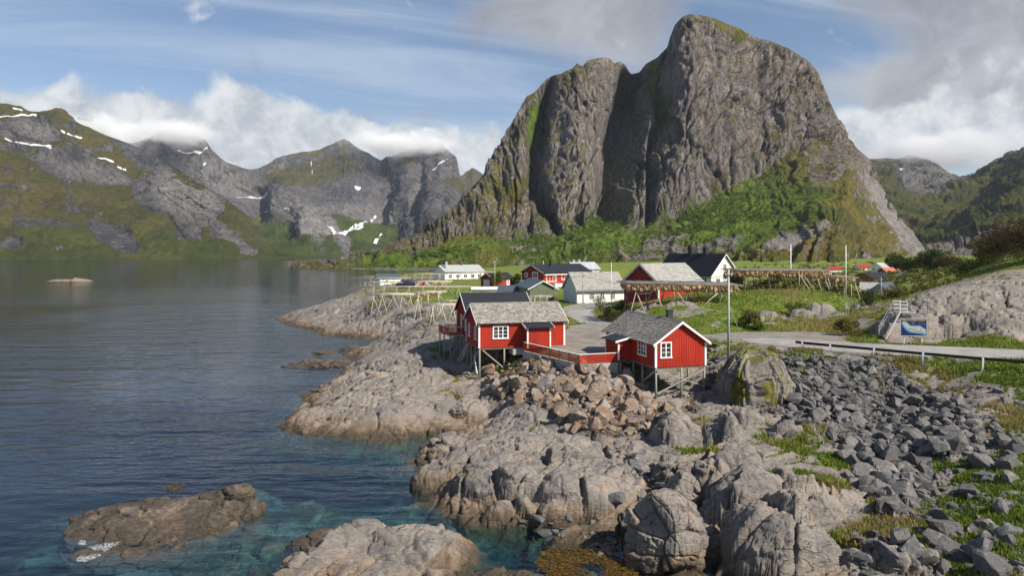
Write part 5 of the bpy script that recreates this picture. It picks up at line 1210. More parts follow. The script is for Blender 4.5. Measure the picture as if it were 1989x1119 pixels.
for c in (1.5, 4.1): window(h, 'left', c, 2.9, .7, .7, 1, 1, 'grey_white_paint', 6, 5.6); window(h, 'left', c, 1.0, .9, .8, 1, 1, 'grey_white_paint', 6, 5.6)
h = house('house', 'dark red village house with a salmon-pink roof', 'house', pxy(1722, 310), 310, 2.2, 8, 7.0, 6, 2.6, 1.7, 'dark_red_paint', 'salmon_roof', group=VIL)
for c in (1.2, 3.6, 5.4): window(h, 'front', c, 1.6, 1.0, .8, 1, 1, 'white_paint', 7, 6)
h = house('house', 'tiny red village house with white gable edges among the dark trees', 'house', pxy(1770, 330), 330, 2.6, 40, 4.0, 4, 2.2, 1.2, 'red_paint', 'black_roof', group=VIL)
window(h, 'front', 1.4, 1.2, .8, .8, 1, 1, 'white_paint', 4, 4)
h = house('house', 'low house with a red roof just showing over the smaller drying rack', 'house', pxy(1612, 350), 350, 3.4, 6, 6.2, 5, 1.2, 1.2, 'white_paint', 'red_roof', group=VIL)
h = house('lodge', 'brown timber lodge with an arched window and long dark roof', 'lodge', pxy(1695, 212), 212, 2.6, 24, 8.6, 6.4, 3.6, 1.3, 'brown_wood', 'black_roof', 'dark_wood', oh=.4)
mb = MB(); pts = [(-.05, 2.6, .5), (-.05, 3.8, .5), (-.05, 3.8, 2.4)] + [(-.05, 3.2 + .6 * math.cos(t * PI / 8), 2.4 + .6 * math.sin(t * PI / 8)) for t in range(1, 8)] + [(-.05, 2.6, 2.4)]
mb.prism(pts, (.045, 0, 0)); o = mb.build('arched_window', MATS['grey_white_paint'], h)
mb = MB(); mb.box(-.07, -.052, 2.72, 3.12, .7, 2.5); mb.box(-.07, -.052, 3.28, 3.68, .7, 2.5); mb.build('pane', MATS['glass'], o)
window(h, 'left', 1.2, 2.3, .7, .9, 1, 1, 'white_paint', 9.6, 6.4); window(h, 'left', 5.2, 2.3, .7, .9, 1, 1, 'white_paint', 9.6, 6.4)
MB().box(.8, 8.2, -1.2, -.02, 1.3, 2.2).build('gallery_railing', MATS['pale_wood'], h)
for t in (1, 3, 5, 7): MB().box(t - .1, t + .1, -1.2, -1.0, 2.2, 3.5).build('gallery_post', MATS['brown_wood'], h)
h = house('house', 'white gabled house with a spire-like gable post and dark roof behind the lodge roof', 'house', pxy(1764, 238), 238, 2.4, 55, 6.5, 5.0, 2.6, 1.9, 'white_paint', 'black_roof', group=VIL)
for c in (1.4, 2.5, 3.6): window(h, 'left', c, 2.2, .7, 1.0, 1, 1, 'grey_white_paint', 6.5, 5)
MB().box(-.2, .0, 2.4, 2.6, 4.4, 5.4).build('gable_post', MATS['white_paint'], h)
h = house('house', 'little white gabled house peeping over the bare rock dome', 'house', pxy(1796, 236), 236, 3.0, 58, 4, 3.0, 2.4, 1.7, 'white_paint', 'black_roof', group=VIL)
MB().box(-.2, .0, 1.4, 1.6, 4.0, 5.0).build('gable_post', MATS['white_paint'], h)
h = house('house', 'grey gabled house with a long dark roof behind the bare rock dome', 'house', pxy(1731, 150), 150, 4.4, 50, 9.5, 4.6, 1.35, 1.7, 'grey_paint', 'slate_blue_roof', 'grey_white_paint')
h = house('shed', 'low shed with a pale corrugated roof at the foot of the rack hill', 'shed', pxy(1672, 158), 158, 4.2, -28, 3.2, 3.6, 1.5, 1.6, 'grey_paint', 'pale_roof', None)
# ================================================================== DRYING RACKS
def fish_mesh(seed):
    r = random.Random(seed); mb = MB()
    for k in range(2):
        x = (k - .5) * .13 + r.uniform(-.02, .02); y = r.uniform(-.04, .04); l = r.uniform(.34, .52); w_ = r.uniform(.05, .085)
        rings = [(0, .018), (-.12 * l, .04), (-.45 * l, w_), (-.75 * l, w_ * 1.15), (-l, w_ * .5)]
        V = []; n = 5
        for zz, rr in rings:
            for i in range(n):
                t = 2 * PI * i / n + seed; V.append((x + rr * math.cos(t) * 1.3, y + rr * math.sin(t) * .8, zz))
        F = [(j * n + i, j * n + (i + 1) % n, (j + 1) * n + (i + 1) % n, (j + 1) * n + i) for j in range(len(rings) - 1) for i in range(n)] + [tuple(range((len(rings) - 1) * n, len(rings) * n))]
        mb.add(V, F)
    me = D.meshes.new('dried_fish'); me.from_pydata(mb.V, [], mb.F); me.materials.append(MATS['fish_pale' if seed % 2 else 'fish'])
    me.polygons.foreach_set('use_smooth', [True] * len(me.polygons))
    return me
FISH = [fish_mesh(i) for i in range(6)]
FISH_N = 0
def full_rack(label, x0, x1, y0, y1, zt, tilt, posts, braces, fish_front, fish_label, rows, seed):
    """flat-topped rack: posts, diagonal braces, cross rails, a deck of poles, fish hanging under it"""
    global FISH_N
    r = random.Random(seed)
    e = empty('fish_rack', (x0, y0, zt)); tag(e, label, 'fish rack', 'racks hung with drying fish')
    zz = lambda x: tilt * (x - x0)
    for px, py in posts:
        g_ = gz(px, py) - .3
        MB().rod((px - x0, py - y0, g_ - zt), (px - x0, py - y0, zz(px) - .1), .075, .06, 7).build('post', MATS['grey_wood'], e, True)
    for (ax, ay), (bx, by), m in braces:
        MB().rod((ax - x0, ay - y0, gz(ax, ay) - .15 - zt), (bx - x0, by - y0, zz(bx) - .25), .07, .055, 7).build('brace', MATS[m], e, True)
    n = 5
    for i in range(n):
        y = (y1 - y0) * i / (n - 1)
        MB().rod((-.4, y, -.08), (x1 - x0 + .5, y + r.uniform(-.2, .2), zz(x1) - .08), .06, .05, 7).build('rail', MATS['grey_wood'], e, True)
    mb = MB(); q = int((x1 - x0) / .16)
    for i in range(q):
        x = (x1 - x0) * (i + r.uniform(.1, .9)) / q; s_ = zz(x0 + x)
        mb.rod((x, -.35 - r.uniform(0, .4), s_ + .02 + r.uniform(0, .04)), (x + r.uniform(-.25, .25), y1 - y0 + .3 + r.uniform(0, .4), s_ + .02 + r.uniform(0, .05)), .038, .03, 5, r.random())
    mb.build('pole_deck', MATS['grey_wood'], e, True)
    # fish: the front rows one by one, those further in as one mass
    L_ = x1 - x0
    for i in range(fish_front):
        x = L_ * (i + r.random()) / fish_front; y = r.uniform(-.4, .3); o = D.objects.new('dried_fish', FISH[r.randrange(6)]); COL.objects.link(o)
        o.location = (x0 + x, y0 + y, zt + zz(x0 + x) - .04 - r.uniform(0, .55)); o.rotation_euler = (r.uniform(-.12, .12), r.uniform(-.12, .12), r.uniform(0, PI)); s = r.uniform(.8, 1.25); o.scale = (s * 1.15, s * 1.15, s)
        tag(o, fish_label, 'dried fish', 'dried fish hanging in rows'); FISH_N += 1
    V, F = [], []
    mbm = MB()
    for j in range(rows):
        for i in range(int(L_ / .15)):
            x = L_ * (i + r.random()) / (L_ / .15); y = .7 + (y1 - y0 - 1.0) * (j + r.random()) / rows
            me = FISH[r.randrange(6)]; c, s = math.cos(r.uniform(0, PI)), math.sin(r.uniform(0, PI)); z = zz(x0 + x) - .05 - r.uniform(0, .62)
            mbm.add([(x + v.co.x * 1.2, y + v.co.y * 1.2, z + v.co.z) for v in me.vertices], [tuple(p.vertices) for p in me.polygons])
    o = mbm.build('dried_fish_rows', MATS['fish'], None, True, False); o.location = (x0, y0, zt)
    tag(o, 'mass of dried fish deeper under ' + fish_label.split(' from ')[1], 'dried fish', 'dried fish hanging in rows', 'stuff')
    return e
y0 = 90.0
X = lambda u, y=y0: pxy(u, y)
full_rack('long drying rack hung with fish in front of the dark red barn', X(1219), X(1436), y0, y0 + 6.6, 10.62, -.016,
          [(X(1310), y0), (X(1334), y0 + .3), (X(1354), y0 + 1.5), (X(1379), y0 + .5), (X(1396), y0 + 1.5), (X(1266), y0 + 4), (X(1302), y0 + 5), (X(1360), y0 + 6), (X(1410), y0 + 5.5)],
          [((X(1213), y0 - 2.0), (X(1240), y0 + .5), 'grey_wood'), ((X(1251), y0 - .6), (X(1232), y0 + .5), 'pale_wood'), ((X(1285), y0 - .8), (X(1272), y0 + 1.2), 'pale_wood'), ((X(1260), y0 + 1.8), (X(1272), y0 + .3), 'grey_wood'), ((X(1216), y0 + 2), (X(1227), y0 + 2.5), 'dark_wood'), ((X(1330), y0 - .8), (X(1308), y0 + .2), 'pale_wood'),
           ((X(1358), y0 - 1.2), (X(1409), y0 + .3), 'pale_wood'), ((X(1395), y0), (X(1412), y0 + .4), 'pale_wood'), ((X(1297), y0 + 4.5), (X(1306), y0 + 3.5), 'dark_wood'), ((X(1380), y0 + 5), (X(1364), y0 + 4), 'dark_wood')],
          125, 'tan dried fish hanging from the long drying rack before the dark red barn', 7, 1)
y2 = 103.0; X2 = lambda u: pxy(u, y2)
full_rack('broad drying rack thick with fish on the grassy hilltop right of the cream house', X2(1434), X2(1613), y2, y2 + 7.5, 11.85, -.004,
          [(X2(u), y2 + d) for u, d in ((1448, .2), (1457, 1.0), (1502, 1.5), (1514, 4), (1550, -.4), (1563, .6), (1582, .8), (1593, 2.5), (1600, 4), (1522, 6), (1470, 6), (1492, 3.5))],
          [((X2(1566), y2 - 1.5), (X2(1550), y2), 'pale_wood'), ((X2(1579), y2 - 1.2), (X2(1556), y2), 'pale_wood'), ((X2(1592), y2 - 1.0), (X2(1585), y2 + .3), 'pale_wood'), ((X2(1611), y2 - .5), (X2(1600), y2 + .5), 'pale_wood'), ((X2(1478), y2 + .5), (X2(1466), y2 + 2), 'dark_wood'), ((X2(1530), y2 + 3), (X2(1520), y2 + 2), 'dark_wood'), ((X2(1507), y2), (X2(1515), y2 + 2), 'dark_wood'), ((X2(1618), y2), (X2(1607), y2 + .4), 'pale_wood')],
          120, 'tan dried fish hanging from the front of the broad hilltop drying rack', 8, 2)
y3 = 112.0; X3 = lambda u: pxy(u, y3)
full_rack('small drying rack with fish at the end of the hilltop, near the white flagpole', X3(1618), X3(1662), y3, y3 + 5, 10.55, -.02,
          [(X3(1628), y3 + .4), (X3(1641), y3 + .5), (X3(1651), y3 + 2), (X3(1634), y3 + 4)],
          [((X3(1629), y3 - .6), (X3(1622), y3 + .4), 'pale_wood'), ((X3(1650), y3 - .6), (X3(1657), y3 + .6), 'pale_wood'), ((X3(1669), y3 - .8), (X3(1660), y3 + .4), 'pale_wood'), ((X3(1640), y3), (X3(1646), y3 + 1), 'pale_wood')],
          36, 'tan dried fish hanging from the small drying rack by the flagpole', 5, 3)
print('fish', FISH_N)

def bare_rack(label, u0, u1, v, zt, depth, frames, m, seed, fish=0, splay=1.3, turn=0.0):
    """A-frames of driftwood-grey poles carrying long poles"""
    r = random.Random(seed)
    y = (CAM_Z - zt) * FPX / (v - VH); x0 = pxy(u0, y); x1 = pxy(u1, y); Ln = x1 - x0
    e = empty('empty_rack', (x0, y, zt)); tag(e, label, 'fish rack', 'bare wooden racks on the rocky point')
    for k in range(4):
        d = depth * k / 3
        MB().rod((-.5 - r.random() * .6, d + r.uniform(-.2, .2), r.uniform(-.06, .06)), (Ln + .4 + r.random() * .6, d + r.uniform(-.3, .3) + turn * Ln, r.uniform(-.1, .1)), .075, .055, 6).build('long_pole', MATS[m], e, True)
    for i in range(frames):
        x = Ln * (i + .5) / frames + r.uniform(-.2, .2)
        for s in (0, 1):
            for q in (-1, 1) if s == 0 or i % 2 == 0 else (1,):
                fx = x + q * r.uniform(.25, splay); fy = (-.9 if s == 0 else depth + .7) + r.uniform(-.4, .4)
                g_ = gz(x0 + fx, y + fy) - .2 - zt
                tx = x - q * .12; ty = depth * s + r.uniform(-.1, .1) + turn * x
                MB().rod((fx, fy, g_), (tx + (tx - fx) * .05, ty, .12), .07, .05, 6).build('leg', MATS[m], e, True)
        MB().rod((x, -.3 + turn * x, -.1), (x + r.uniform(-.3, .3), depth + .3 + turn * x, -.1), .05, .05, 6).build('cross_pole', MATS[m], e, True)
    mb = MB()
    for i in range(int(depth * 3)):
        d = depth * (i + r.random()) / (depth * 3)
        a = r.uniform(-.3, Ln * .3); b = r.uniform(Ln * .6, Ln + .5)
        mb.rod((a, d, .09), (b, d + r.uniform(-.15, .15) + turn * Ln * .8, .1), .04, .035, 5)
    mb.build('loose_poles', MATS[m], e, True)
    if fish:
        mbm = MB()
        for i in range(fish):
            x = Ln * r.random(); yy = depth * r.random(); me = FISH[r.randrange(6)]
            mbm.add([(x + v_.co.x * 1.1, yy + v_.co.y * 1.1, -.1 + v_.co.z) for v_ in me.vertices], [tuple(p.vertices) for p in me.polygons])
        o = mbm.build('dried_fish_rows', MATS['fish_pale'], None, True, False); o.location = (x0, y, zt)
        tag(o, 'few rows of pale dried fish ' + label.split(' rack ')[1], 'dried fish', 'dried fish hanging in rows', 'stuff')
    return e
bare_rack('bare rack standing closest to the sea on the pale rock of the point', 718, 824, 572.5, 6.8, 3.4, 6, 'pale_wood', 31, 0, 1.6)
bare_rack('bare rack heaped with pale poles just behind the red balcony', 828, 890, 594, 7.2, 3.0, 3, 'pale_wood', 32, 0, 1.5)
bare_rack('long bare rack in front of the boathouse, running to the black-roofed cabin', 712, 905, 558.5, 7.7, 3.0, 8, 'grey_wood', 33, 0, 1.5, .03)
bare_rack('bare rack at the water edge of the point, beside the small white house', 700, 772, 549, 7.5, 3.0, 4, 'grey_wood', 34)
bare_rack('bare rack passing in front of the small white house', 711, 790, 541, 7.3, 3.0, 4, 'grey_wood', 35)
bare_rack('bare rack passing in front of the white long house, its left half over the water', 780, 862, 533, 7.6, 3.5, 5, 'grey_wood', 36)
bare_rack('long bare rack farthest off, in front of the long white house wall', 845, 962, 529.5, 7.4, 3.5, 6, 'grey_wood', 37)
bare_rack('short rack with a few fish behind the red boathouse', 803, 872, 547.5, 7.9, 3.0, 4, 'pale_wood', 38, 30)
bare_rack('short rack with a few fish right of the red boathouse', 806, 858, 568, 7.7, 2.4, 3, 'pale_wood', 39, 36, 1.2)
bare_rack('low bare rack between the black-roofed cabin and the olive green shed', 1024, 1066, 577, 7.0, 2.4, 4, 'grey_wood', 40, 0, .5)
bare_rack('low bare rack in the grass just above the balcony', 856, 884, 585, 6.6, 1.6, 2, 'grey_wood', 41, 0, .4)

# ================================================================== POLES, CABLES, ROAD FURNITURE
def pole(name, label, u, y, ztop, rad, m, cat='pole', arm=False, zb=None):
    x = pxy(u, y); g_ = gz(x, y) if zb is None else zb
    e = empty(name, (x, y, g_)); tag(e, label, cat)
    MB().rod((0, 0, -.5), (0, 0, ztop - g_), rad, rad * .72, 9).build('shaft', MATS[m], e, True)
    if arm:
        MB().bar((-.35, -.1, ztop - g_ - .55), (.35, -.1, ztop - g_ - .55), .08, .1).build('crossarm', MATS['dark_wood'], e)
        for s in (-1, 1): MB().rod((s * .28, -.1, ztop - g_ - .5), (s * .28, -.1, ztop - g_ - .32), .05, .03, 6).build('insulator', MATS['white_paint'], e)
    else: MB().rod((0, 0, ztop - g_), (0, 0, ztop - g_ + .08), rad * .95, rad * .4, 9).build('cap', MATS[m], e, True)
    return Vector((x, y, ztop))
PA = pole('utility_pole', 'grey utility pole standing beside the grassy rock knob', 1415, 66.5, 13.05, .13, 'galvanised', 'utility pole', True)
pole('flagpole', 'white flagpole rising from the middle of the broad hilltop drying rack', 1536, 109, 15.5, .085, 'white_paint', 'flagpole')
pole('flagpole', 'white flagpole beside the small drying rack', 1643, 109, 15.4, .085, 'white_paint', 'flagpole')
pole('flagpole', 'thin white flagpole in front of the white barn roof', 1187.5, 117, 12.7, .05, 'white_paint', 'flagpole')
PB = pole('utility_pole', 'wooden utility pole in front of the white barn wall', 1132.5, 121.5, 10.8, .10, 'grey_wood', 'utility pole', True)
PC = pole('utility_pole', 'wooden utility pole at the right corner of the olive green shed', 1077.5, 122, 10.5, .11, 'grey_wood', 'utility pole', True)
pole('utility_pole', 'wooden utility pole beside the small red shed', 961, 163, 12.2, .13, 'grey_wood', 'utility pole', True)
PD = pole('utility_pole', 'pale utility pole in front of the grey gabled house', 1711.5, 143, 9.2, .12, 'galvanised', 'utility pole', True)
pole('pole', 'thin mast rising behind the long red house roof', 1055.5, 196, 11.6, .06, 'white_paint')
pole('pole', 'thin mast beside the grey-roofed house', 1152, 190, 11.0, .06, 'white_paint')
def cable(label, a, b, sag, n=16, rad=.018):
    pts = [a.lerp(b, i / n) - Vector((0, 0, sag * 4 * (i / n) * (1 - i / n))) for i in range(n + 1)]
    tag(MB().tube([tuple(p) for p in pts], rad, 4).build('power_cable', MATS['cable']), label, 'cable')
cable('black power cable from the rock-knob pole to the pole at the white barn', PA - Vector((0, 0, .5)), PB - Vector((0, 0, .4)), 1.2)
cable('black power cable between the poles at the olive shed and the white barn', PB - Vector((0, 0, .4)), PC - Vector((0, 0, .3)), .3)
cable('black power cable rising from the pole by the rock knob to the cream house', PA - Vector((0, 0, .7)), Vector((35.0, 127.6, 10.6)), .3)
cable('upper black power cable crossing in front of the bare rock dome', PA - Vector((0, 0, .45)) + Vector((8, 34, -1.8)), Vector((62, 78, 12.0)), .5)
cable('lower black power cable crossing the bare rock dome', PD - Vector((0, 0, .6)), Vector((62, 77.0, 10.6)), .5)
MB_ = MB().rod((PA.x + .1, PA.y, PA.z - 3.5), (PA.x + 1.6, PA.y - 1.0, gz(PA.x + 1.6, PA.y - 1.0)), .02, .02, 4)
tag(MB_.build('guy_wire', MATS['galvanised']), 'steel guy wire slanting down from the grey utility pole', 'wire')
tag(MB().rod((pxy(1801.5, 72), 72, gz(pxy(1801.5, 72), 72)), (pxy(1801.5, 72), 72, gz(pxy(1801.5, 72), 72) + 1.5), .025, .02, 6).build('marker_post', MATS['dark_red_paint']), 'thin red marker post on the bare rock dome', 'post')

# guard rail
GR = [(1546, 664.5), (1557, 666), (1611, 671), (1696, 678.5), (1791, 687), (1907, 697), (1995, 704), (2160, 718)]
gp = [at(u, v, 6.48) for u, v in GR]
e = empty('guardrail', (gp[1].x, gp[1].y, 5.9)); tag(e, 'dark wooden guardrail on pale posts along the road above the grey rock pile', 'guardrail')
rel = [p - Vector((gp[1].x, gp[1].y, 5.9)) for p in gp]
for a, b in zip(rel[:-1], rel[1:]):
    MB().bar(a, b, .12, .22).build('beam', MATS['rail_beam'], e)
for i, p in enumerate(rel[1:-1]):
    g_ = gz(gp[i + 1].x, gp[i + 1].y) - 5.9
    MB().box(p.x - .07, p.x + .07, p.y - .17, p.y - .075, min(g_, 0) - .4, p.z + .1).build('post', MATS['grey_white_paint'], e)

# information board with the map of the village
yb = 68.2
bx0, bx1 = pxy(1749.5, yb), pxy(1797, yb); bz0, bz1 = CAM_Z - (652 - VH) / FPX * yb, CAM_Z - (619.5 - VH) / FPX * yb
e = empty('information_board', (bx0, yb, bz0), math.radians(-6)); tag(e, 'blue information board with a painted map, on two posts before the rock dome', 'sign')
bw, bh = bx1 - bx0, bz1 - bz0
m, N, out = mat('board_blue'); finish(N, out, (.012, .016, .085), .5)
m, N, out = mat('map_water'); finish(N, out, (.02, .24, .45), .5)
m, N, out = mat('map_land'); finish(N, out, N.mix(N.step(N.noise(pos(N), 6, 4, .6), .4, .6), (.34, .40, .38), (.42, .42, .34)), .5)
m, N, out = mat('sign_yellow'); finish(N, out, (.75, .60, .10), .5)
m, N, out = mat('sign_dark'); finish(N, out, (.06, .07, .07), .5)
m, N, out = mat('sign_grey'); finish(N, out, (.22, .22, .26), .5)
MB().box(0, bw, -.02, .03, 0, bh).build('panel', MATS['board_blue'], e)
mb = MB(); mb.box(-.04, 0, -.035, .04, -.04, bh + .04); mb.box(bw, bw + .04, -.035, .04, -.04, bh + .04); mb.box(0, bw, -.035, .04, bh, bh + .04); mb.box(0, bw, -.035, .04, -.04, 0); mb.build('frame', MATS['grey_white_paint'], e)
def flat(name, pts, m, d, sc=1.0, dx=0, dy=0):
    # sheet parts of the board: points are shares of its width and height
    P = [((px + dx) * bw, -.02 - d, (1 - (py + dy)) * bh) for px, py in pts]
    return mesh_from(name, P, [tuple(range(len(P)))], MATS[m], e)
land = [(.05,.23),(.12,.18),(.20,.20),(.28,.30),(.34,.39),(.45,.44),(.60,.44),(.74,.42),(.84,.53),(.95,.62),(.97,.78),(.93,.92),(.85,.86),(.75,.82),(.62,.83),(.50,.78),(.38,.74),(.29,.66),(.20,.56),(.13,.42),(.08,.30)]
c_ = (.52, .55)
def grow(P, k): return [(p[0] + (k if p[0] > c_[0] else -k) * .55, p[1] + (k if p[1] > c_[1] * (.75 + .35 * p[0]) else -k)) for p in P]
wat = [(.02,.22),(.08,.14),(.20,.15),(.30,.26),(.38,.38),(.50,.38),(.62,.37),(.75,.38),(.86,.49),(.98,.58),(.99,.82),(.97,.97),(.88,.96),(.78,.90),(.66,.88),(.52,.84),(.38,.84),(.27,.76),(.17,.64),(.08,.46),(.03,.33)]
flat('map_water', wat, 'map_water', .004); flat('map_land', land, 'map_land', .008)
mb = MB()
for a, b in zip([(.30,.58),(.40,.60),(.50,.63),(.58,.70),(.68,.76),(.80,.76),(.90,.86)][:-1], [(.40,.60),(.50,.63),(.58,.70),(.68,.76),(.80,.76),(.90,.86),(.93,.90)]):
    mb.bar((a[0] * bw, -.034, (1 - a[1]) * bh), (b[0] * bw, -.034, (1 - b[1]) * bh), .004, .03, (0, 1, 0))
mb.build('map_road', MATS['sign_dark'], e)
mb = MB()
for cx_, y0_, y1_, ww in ((.50, .17, .34, .16), (.735, .19, .34, .06), (.83, .19, .38, .06), (.935, .19, .45, .05)):
    n = int((y1_ - y0_) / .03)
    for i in range(n):
        l = ww * (.6 + .4 * ((i * 37 % 10) / 10)); mb.box((cx_ - ww / 2) * bw, (cx_ - ww / 2 + l) * bw, -.03, -.0205, (1 - y0_ - i * .03) * bh - .016, (1 - y0_ - i * .03) * bh)
mb.build('text_lines', MATS['sign_grey'], e)
mb = MB(); mb.box(.70 * bw, .745 * bw, -.04, -.029, (1 - .64) * bh, (1 - .58) * bh); mb.build('map_marker', MATS['white_paint'], e)
mb = MB(); mb.box(.747 * bw, .772 * bw, -.04, -.029, (1 - .68) * bh, (1 - .58) * bh); mb.build('map_marker', MATS['red_paint'], e)
fc = D.curves.new('title_lettering', 'FONT'); fc.body = 'Welcome to Eliassen Rorbuer'; fc.size = .20; fc.extrude = .004; fc.align_x = 'LEFT'
fo = D.objects.new('title_lettering', fc); COL.objects.link(fo); fc.materials.append(MATS['sign_yellow']); fo.parent = e
fo.location = (.04 * bw, -.026, bh * .885); fo.rotation_euler = (PI / 2, 0, 0)
bpy.context.view_layer.update()
tw = max(fo.dimensions.x, .1); tme = D.meshes.new_from_object(fo); tl_ = fo.location.copy(); D.objects.remove(fo)
fo = link('title_lettering', tme, None, e); fo.location = tl_; fo.rotation_euler = (PI / 2, 0, 0); fo.scale = (.93 * bw / tw, 1, 1)
for s in (.14, .84):
    wx = bx0 + s * bw; MB().box(s * bw - .06, s * bw + .06, .04, .14, gz(wx, yb) - .3 - bz0, bh - .1).build('post', MATS['grey_white_paint'], e)

# aluminium steps up the rock dome
S0, S1 = at(1713, 655, 6.25), Vector((pxy(1741, 71.4), 71.4, 8.65))
e = empty('staircase', (S0.x, S0.y, S0.z)); tag(e, 'weathered steep steps with a handrail climbing the bare rock dome', 'staircase')
d = S1 - S0; sd = Vector((d.y, -d.x, 0)).normalized() * .42
for s in (-1, 1): MB().bar(sd * s + Vector((0, 0, -.25)), d + sd * s, .05, .2).build('stringer', MATS['galvanised'], e)
for i in range(11):
    p = d * ((i + .6) / 11.5); MB().bar(p - sd, p + sd, .24, .04).build('tread', MATS['grey_wood'], e)
up = Vector((0, 0, .95))
for s in (-1,):
    for t in (0.03, .35, .68, 1): MB().bar(d * t + sd * s, d * t + sd * s + up, .045, .045).build('handrail_post', MATS['galvanised'], e)
    for hh in (.95, .5): MB().bar(sd * s + Vector((0, 0, hh)), d + sd * s + Vector((0, 0, hh)), .045, .045).build('handrail', MATS['grey_paint'], e)
fw = Vector((1, .25, 0)).normalized(); q = d
MB().prism([q - sd + Vector((0, 0, -.06)), q + sd + Vector((0, 0, -.06)), q + sd + fw * 1.6 + Vector((0, 0, -.06)), q - sd + fw * 1.6 + Vector((0, 0, -.06))], (0, 0, .06)).build('landing', MATS['grey_wood'], e)
for t in (0, .9): 
    MB().bar(q - sd + fw * t, q - sd + fw * t + up * 1.15, .045, .045).build('landing_post', MATS['grey_white_paint'], e)
    MB().bar(q + sd + fw * t, q + sd + fw * t + up * 1.15, .045, .045).build('landing_post', MATS['grey_white_paint'], e)
for hh in (.38, .72, 1.08):
    MB().bar(q - sd + Vector((0, 0, hh)), q - sd + fw * .9 + Vector((0, 0, hh)), .045, .06).build('landing_rail', MATS['grey_white_paint'], e)
    MB().bar(q + sd + Vector((0, 0, hh)), q + sd + fw * .9 + Vector((0, 0, hh)), .045, .06).build('landing_rail', MATS['grey_white_paint'], e)

# roads and gravel as sheets on the flattened ground
def strip(name, L, m, dz, wob):
    P = smooth_line([tuple(p) for p in L], 3); n = len(P)
    T = np.gradient(P[:, :2], axis=0); T /= np.linalg.norm(T, axis=1, keepdims=True); Nn = np.stack([-T[:, 1], T[:, 0]], -1)
    V, F = [], []
    for i in range(n):
        for k in range(9):
            t = k / 4 - 1
            hw = P[i, 3] + wob * float(fbm(np.array([i * .35 + (50 if t > 0 else 0)]), np.array([0.0]), 0, 3)[0])
            V.append((P[i, 0] + Nn[i, 0] * hw * t, P[i, 1] + Nn[i, 1] * hw * t, P[i, 2] + dz - .03 * t * t))
    for i in range(n - 1):
        for k in range(8): a = i * 9 + k; F.append((a, a + 1, a + 10, a + 9))
    o = mesh_from(name, V, F, m, None, True); tag(o, kind='structure'); return o
strip('road', ROADL, MATS['asphalt'], .012, .25)
strip('path', PATHL, MATS['gravel'], .004, .3)
# ================================================================== ROCKS
GP = [(1508, 690), (1548, 676), (1600, 690), (1690, 706), (1740, 715), (1755, 745), (1840, 770), (1890, 800), (1900, 850), (1860, 880), (1810, 885), (1790, 940), (1770, 1000), (1740, 1010), (1690, 965), (1650, 900), (1615, 860), (1550, 815), (1478, 803), (1465, 775), (1500, 740)]
BPOLY = [(942, 690), (1015, 682), (1060, 700), (1125, 716), (1200, 716), (1238, 735), (1256, 765), (1262, 790), (1345, 775), (1352, 792), (1290, 805), (1258, 842), (1190, 852), (1120, 830), (1070, 802), (1000, 774), (962, 775), (945, 740)]
def rubble_mask(P, soft):
    u_ = Xd / Yd * FPX + UC; v_ = VH - (Hh - CAM_Z) / Yd * FPX          # where each ground point was planned
    d = poly_dist(u_.astype(f32), v_.astype(f32), P) + 14 * fbm(Xd * .7, Yd * .7, 2.0, 3)
    return (1 - sst(d, -soft, soft)) * (Yd < 80) * (Yd > 30)
def make_ground():
    RB = rubble_mask(GP, 9) * (1 - Gm); RBB = rubble_mask(BPOLY, 8) * (1 - Gm)
    o = grid_mesh('ground', Xd, Yd, Hh, MATS['shore'], {'grass': Gm, 'dirt': Dm, 'rubble': RB, 'rubble_brown': RBB}, keep)
    tag(o, kind='structure')
make_ground()
def hit(u, v, y0=27.0, y1=170.0, n=150):
    u = np.asarray(u, float); v = np.asarray(v, float)
    yy = y0 * (y1 / y0) ** np.linspace(0, 1, n)
    Yg = np.broadcast_to(yy[:, None], (n, len(u))); Xg = (u[None] - UC) / FPX * Yg; Zr = CAM_Z - (v[None] - VH) / FPX * Yg
    H = ground(Xg, Yg, False)[0]
    below = Zr < H
    i = np.clip(below.argmax(0), 1, n - 1); j = np.arange(len(u))
    a = (Zr - H)[i - 1, j]; b = (Zr - H)[i, j]; t = np.clip(a / np.maximum(a - b, 1e-6), 0, 1)
    y = yy[i - 1] * (1 - t) + yy[i] * t
    x = (u - UC) / FPX * y
    return x, y, ground(x.astype(f32), y.astype(f32))[0]
def ico(sub):
    bm = bmesh.new(); bmesh.ops.create_icosphere(bm, subdivisions=sub, radius=1)
    V = np.array([v.co[:] for v in bm.verts]); F = np.array([[v.index for v in f.verts] for f in bm.faces]); bm.free()
    return V, F
def tri_mesh(name, V, F, m, attrs=None, smooth=False, parent=None):
    me = D.meshes.new(name)
    me.vertices.add(len(V)); me.vertices.foreach_set('co', np.asarray(V, f32).ravel())
    k = F.shape[1]
    me.loops.add(F.size); me.loops.foreach_set('vertex_index', F.ravel().astype(np.int32))
    me.polygons.add(len(F)); me.polygons.foreach_set('loop_start', np.arange(0, F.size, k, dtype=np.int32)); me.polygons.foreach_set('loop_total', np.full(len(F), k, np.int32))
    me.polygons.foreach_set('use_smooth', np.full(len(F), smooth, bool))
    for kk, a in (attrs or {}).items():
        a = np.asarray(a, f32); dom = 'POINT' if len(a) == len(V) else 'FACE'
        q = me.attributes.new(kk, 'FLOAT', dom); q.data.foreach_set('value', a)
    me.update(calc_edges=True)
    return me if name.startswith('_') else link(name, me, m, parent)
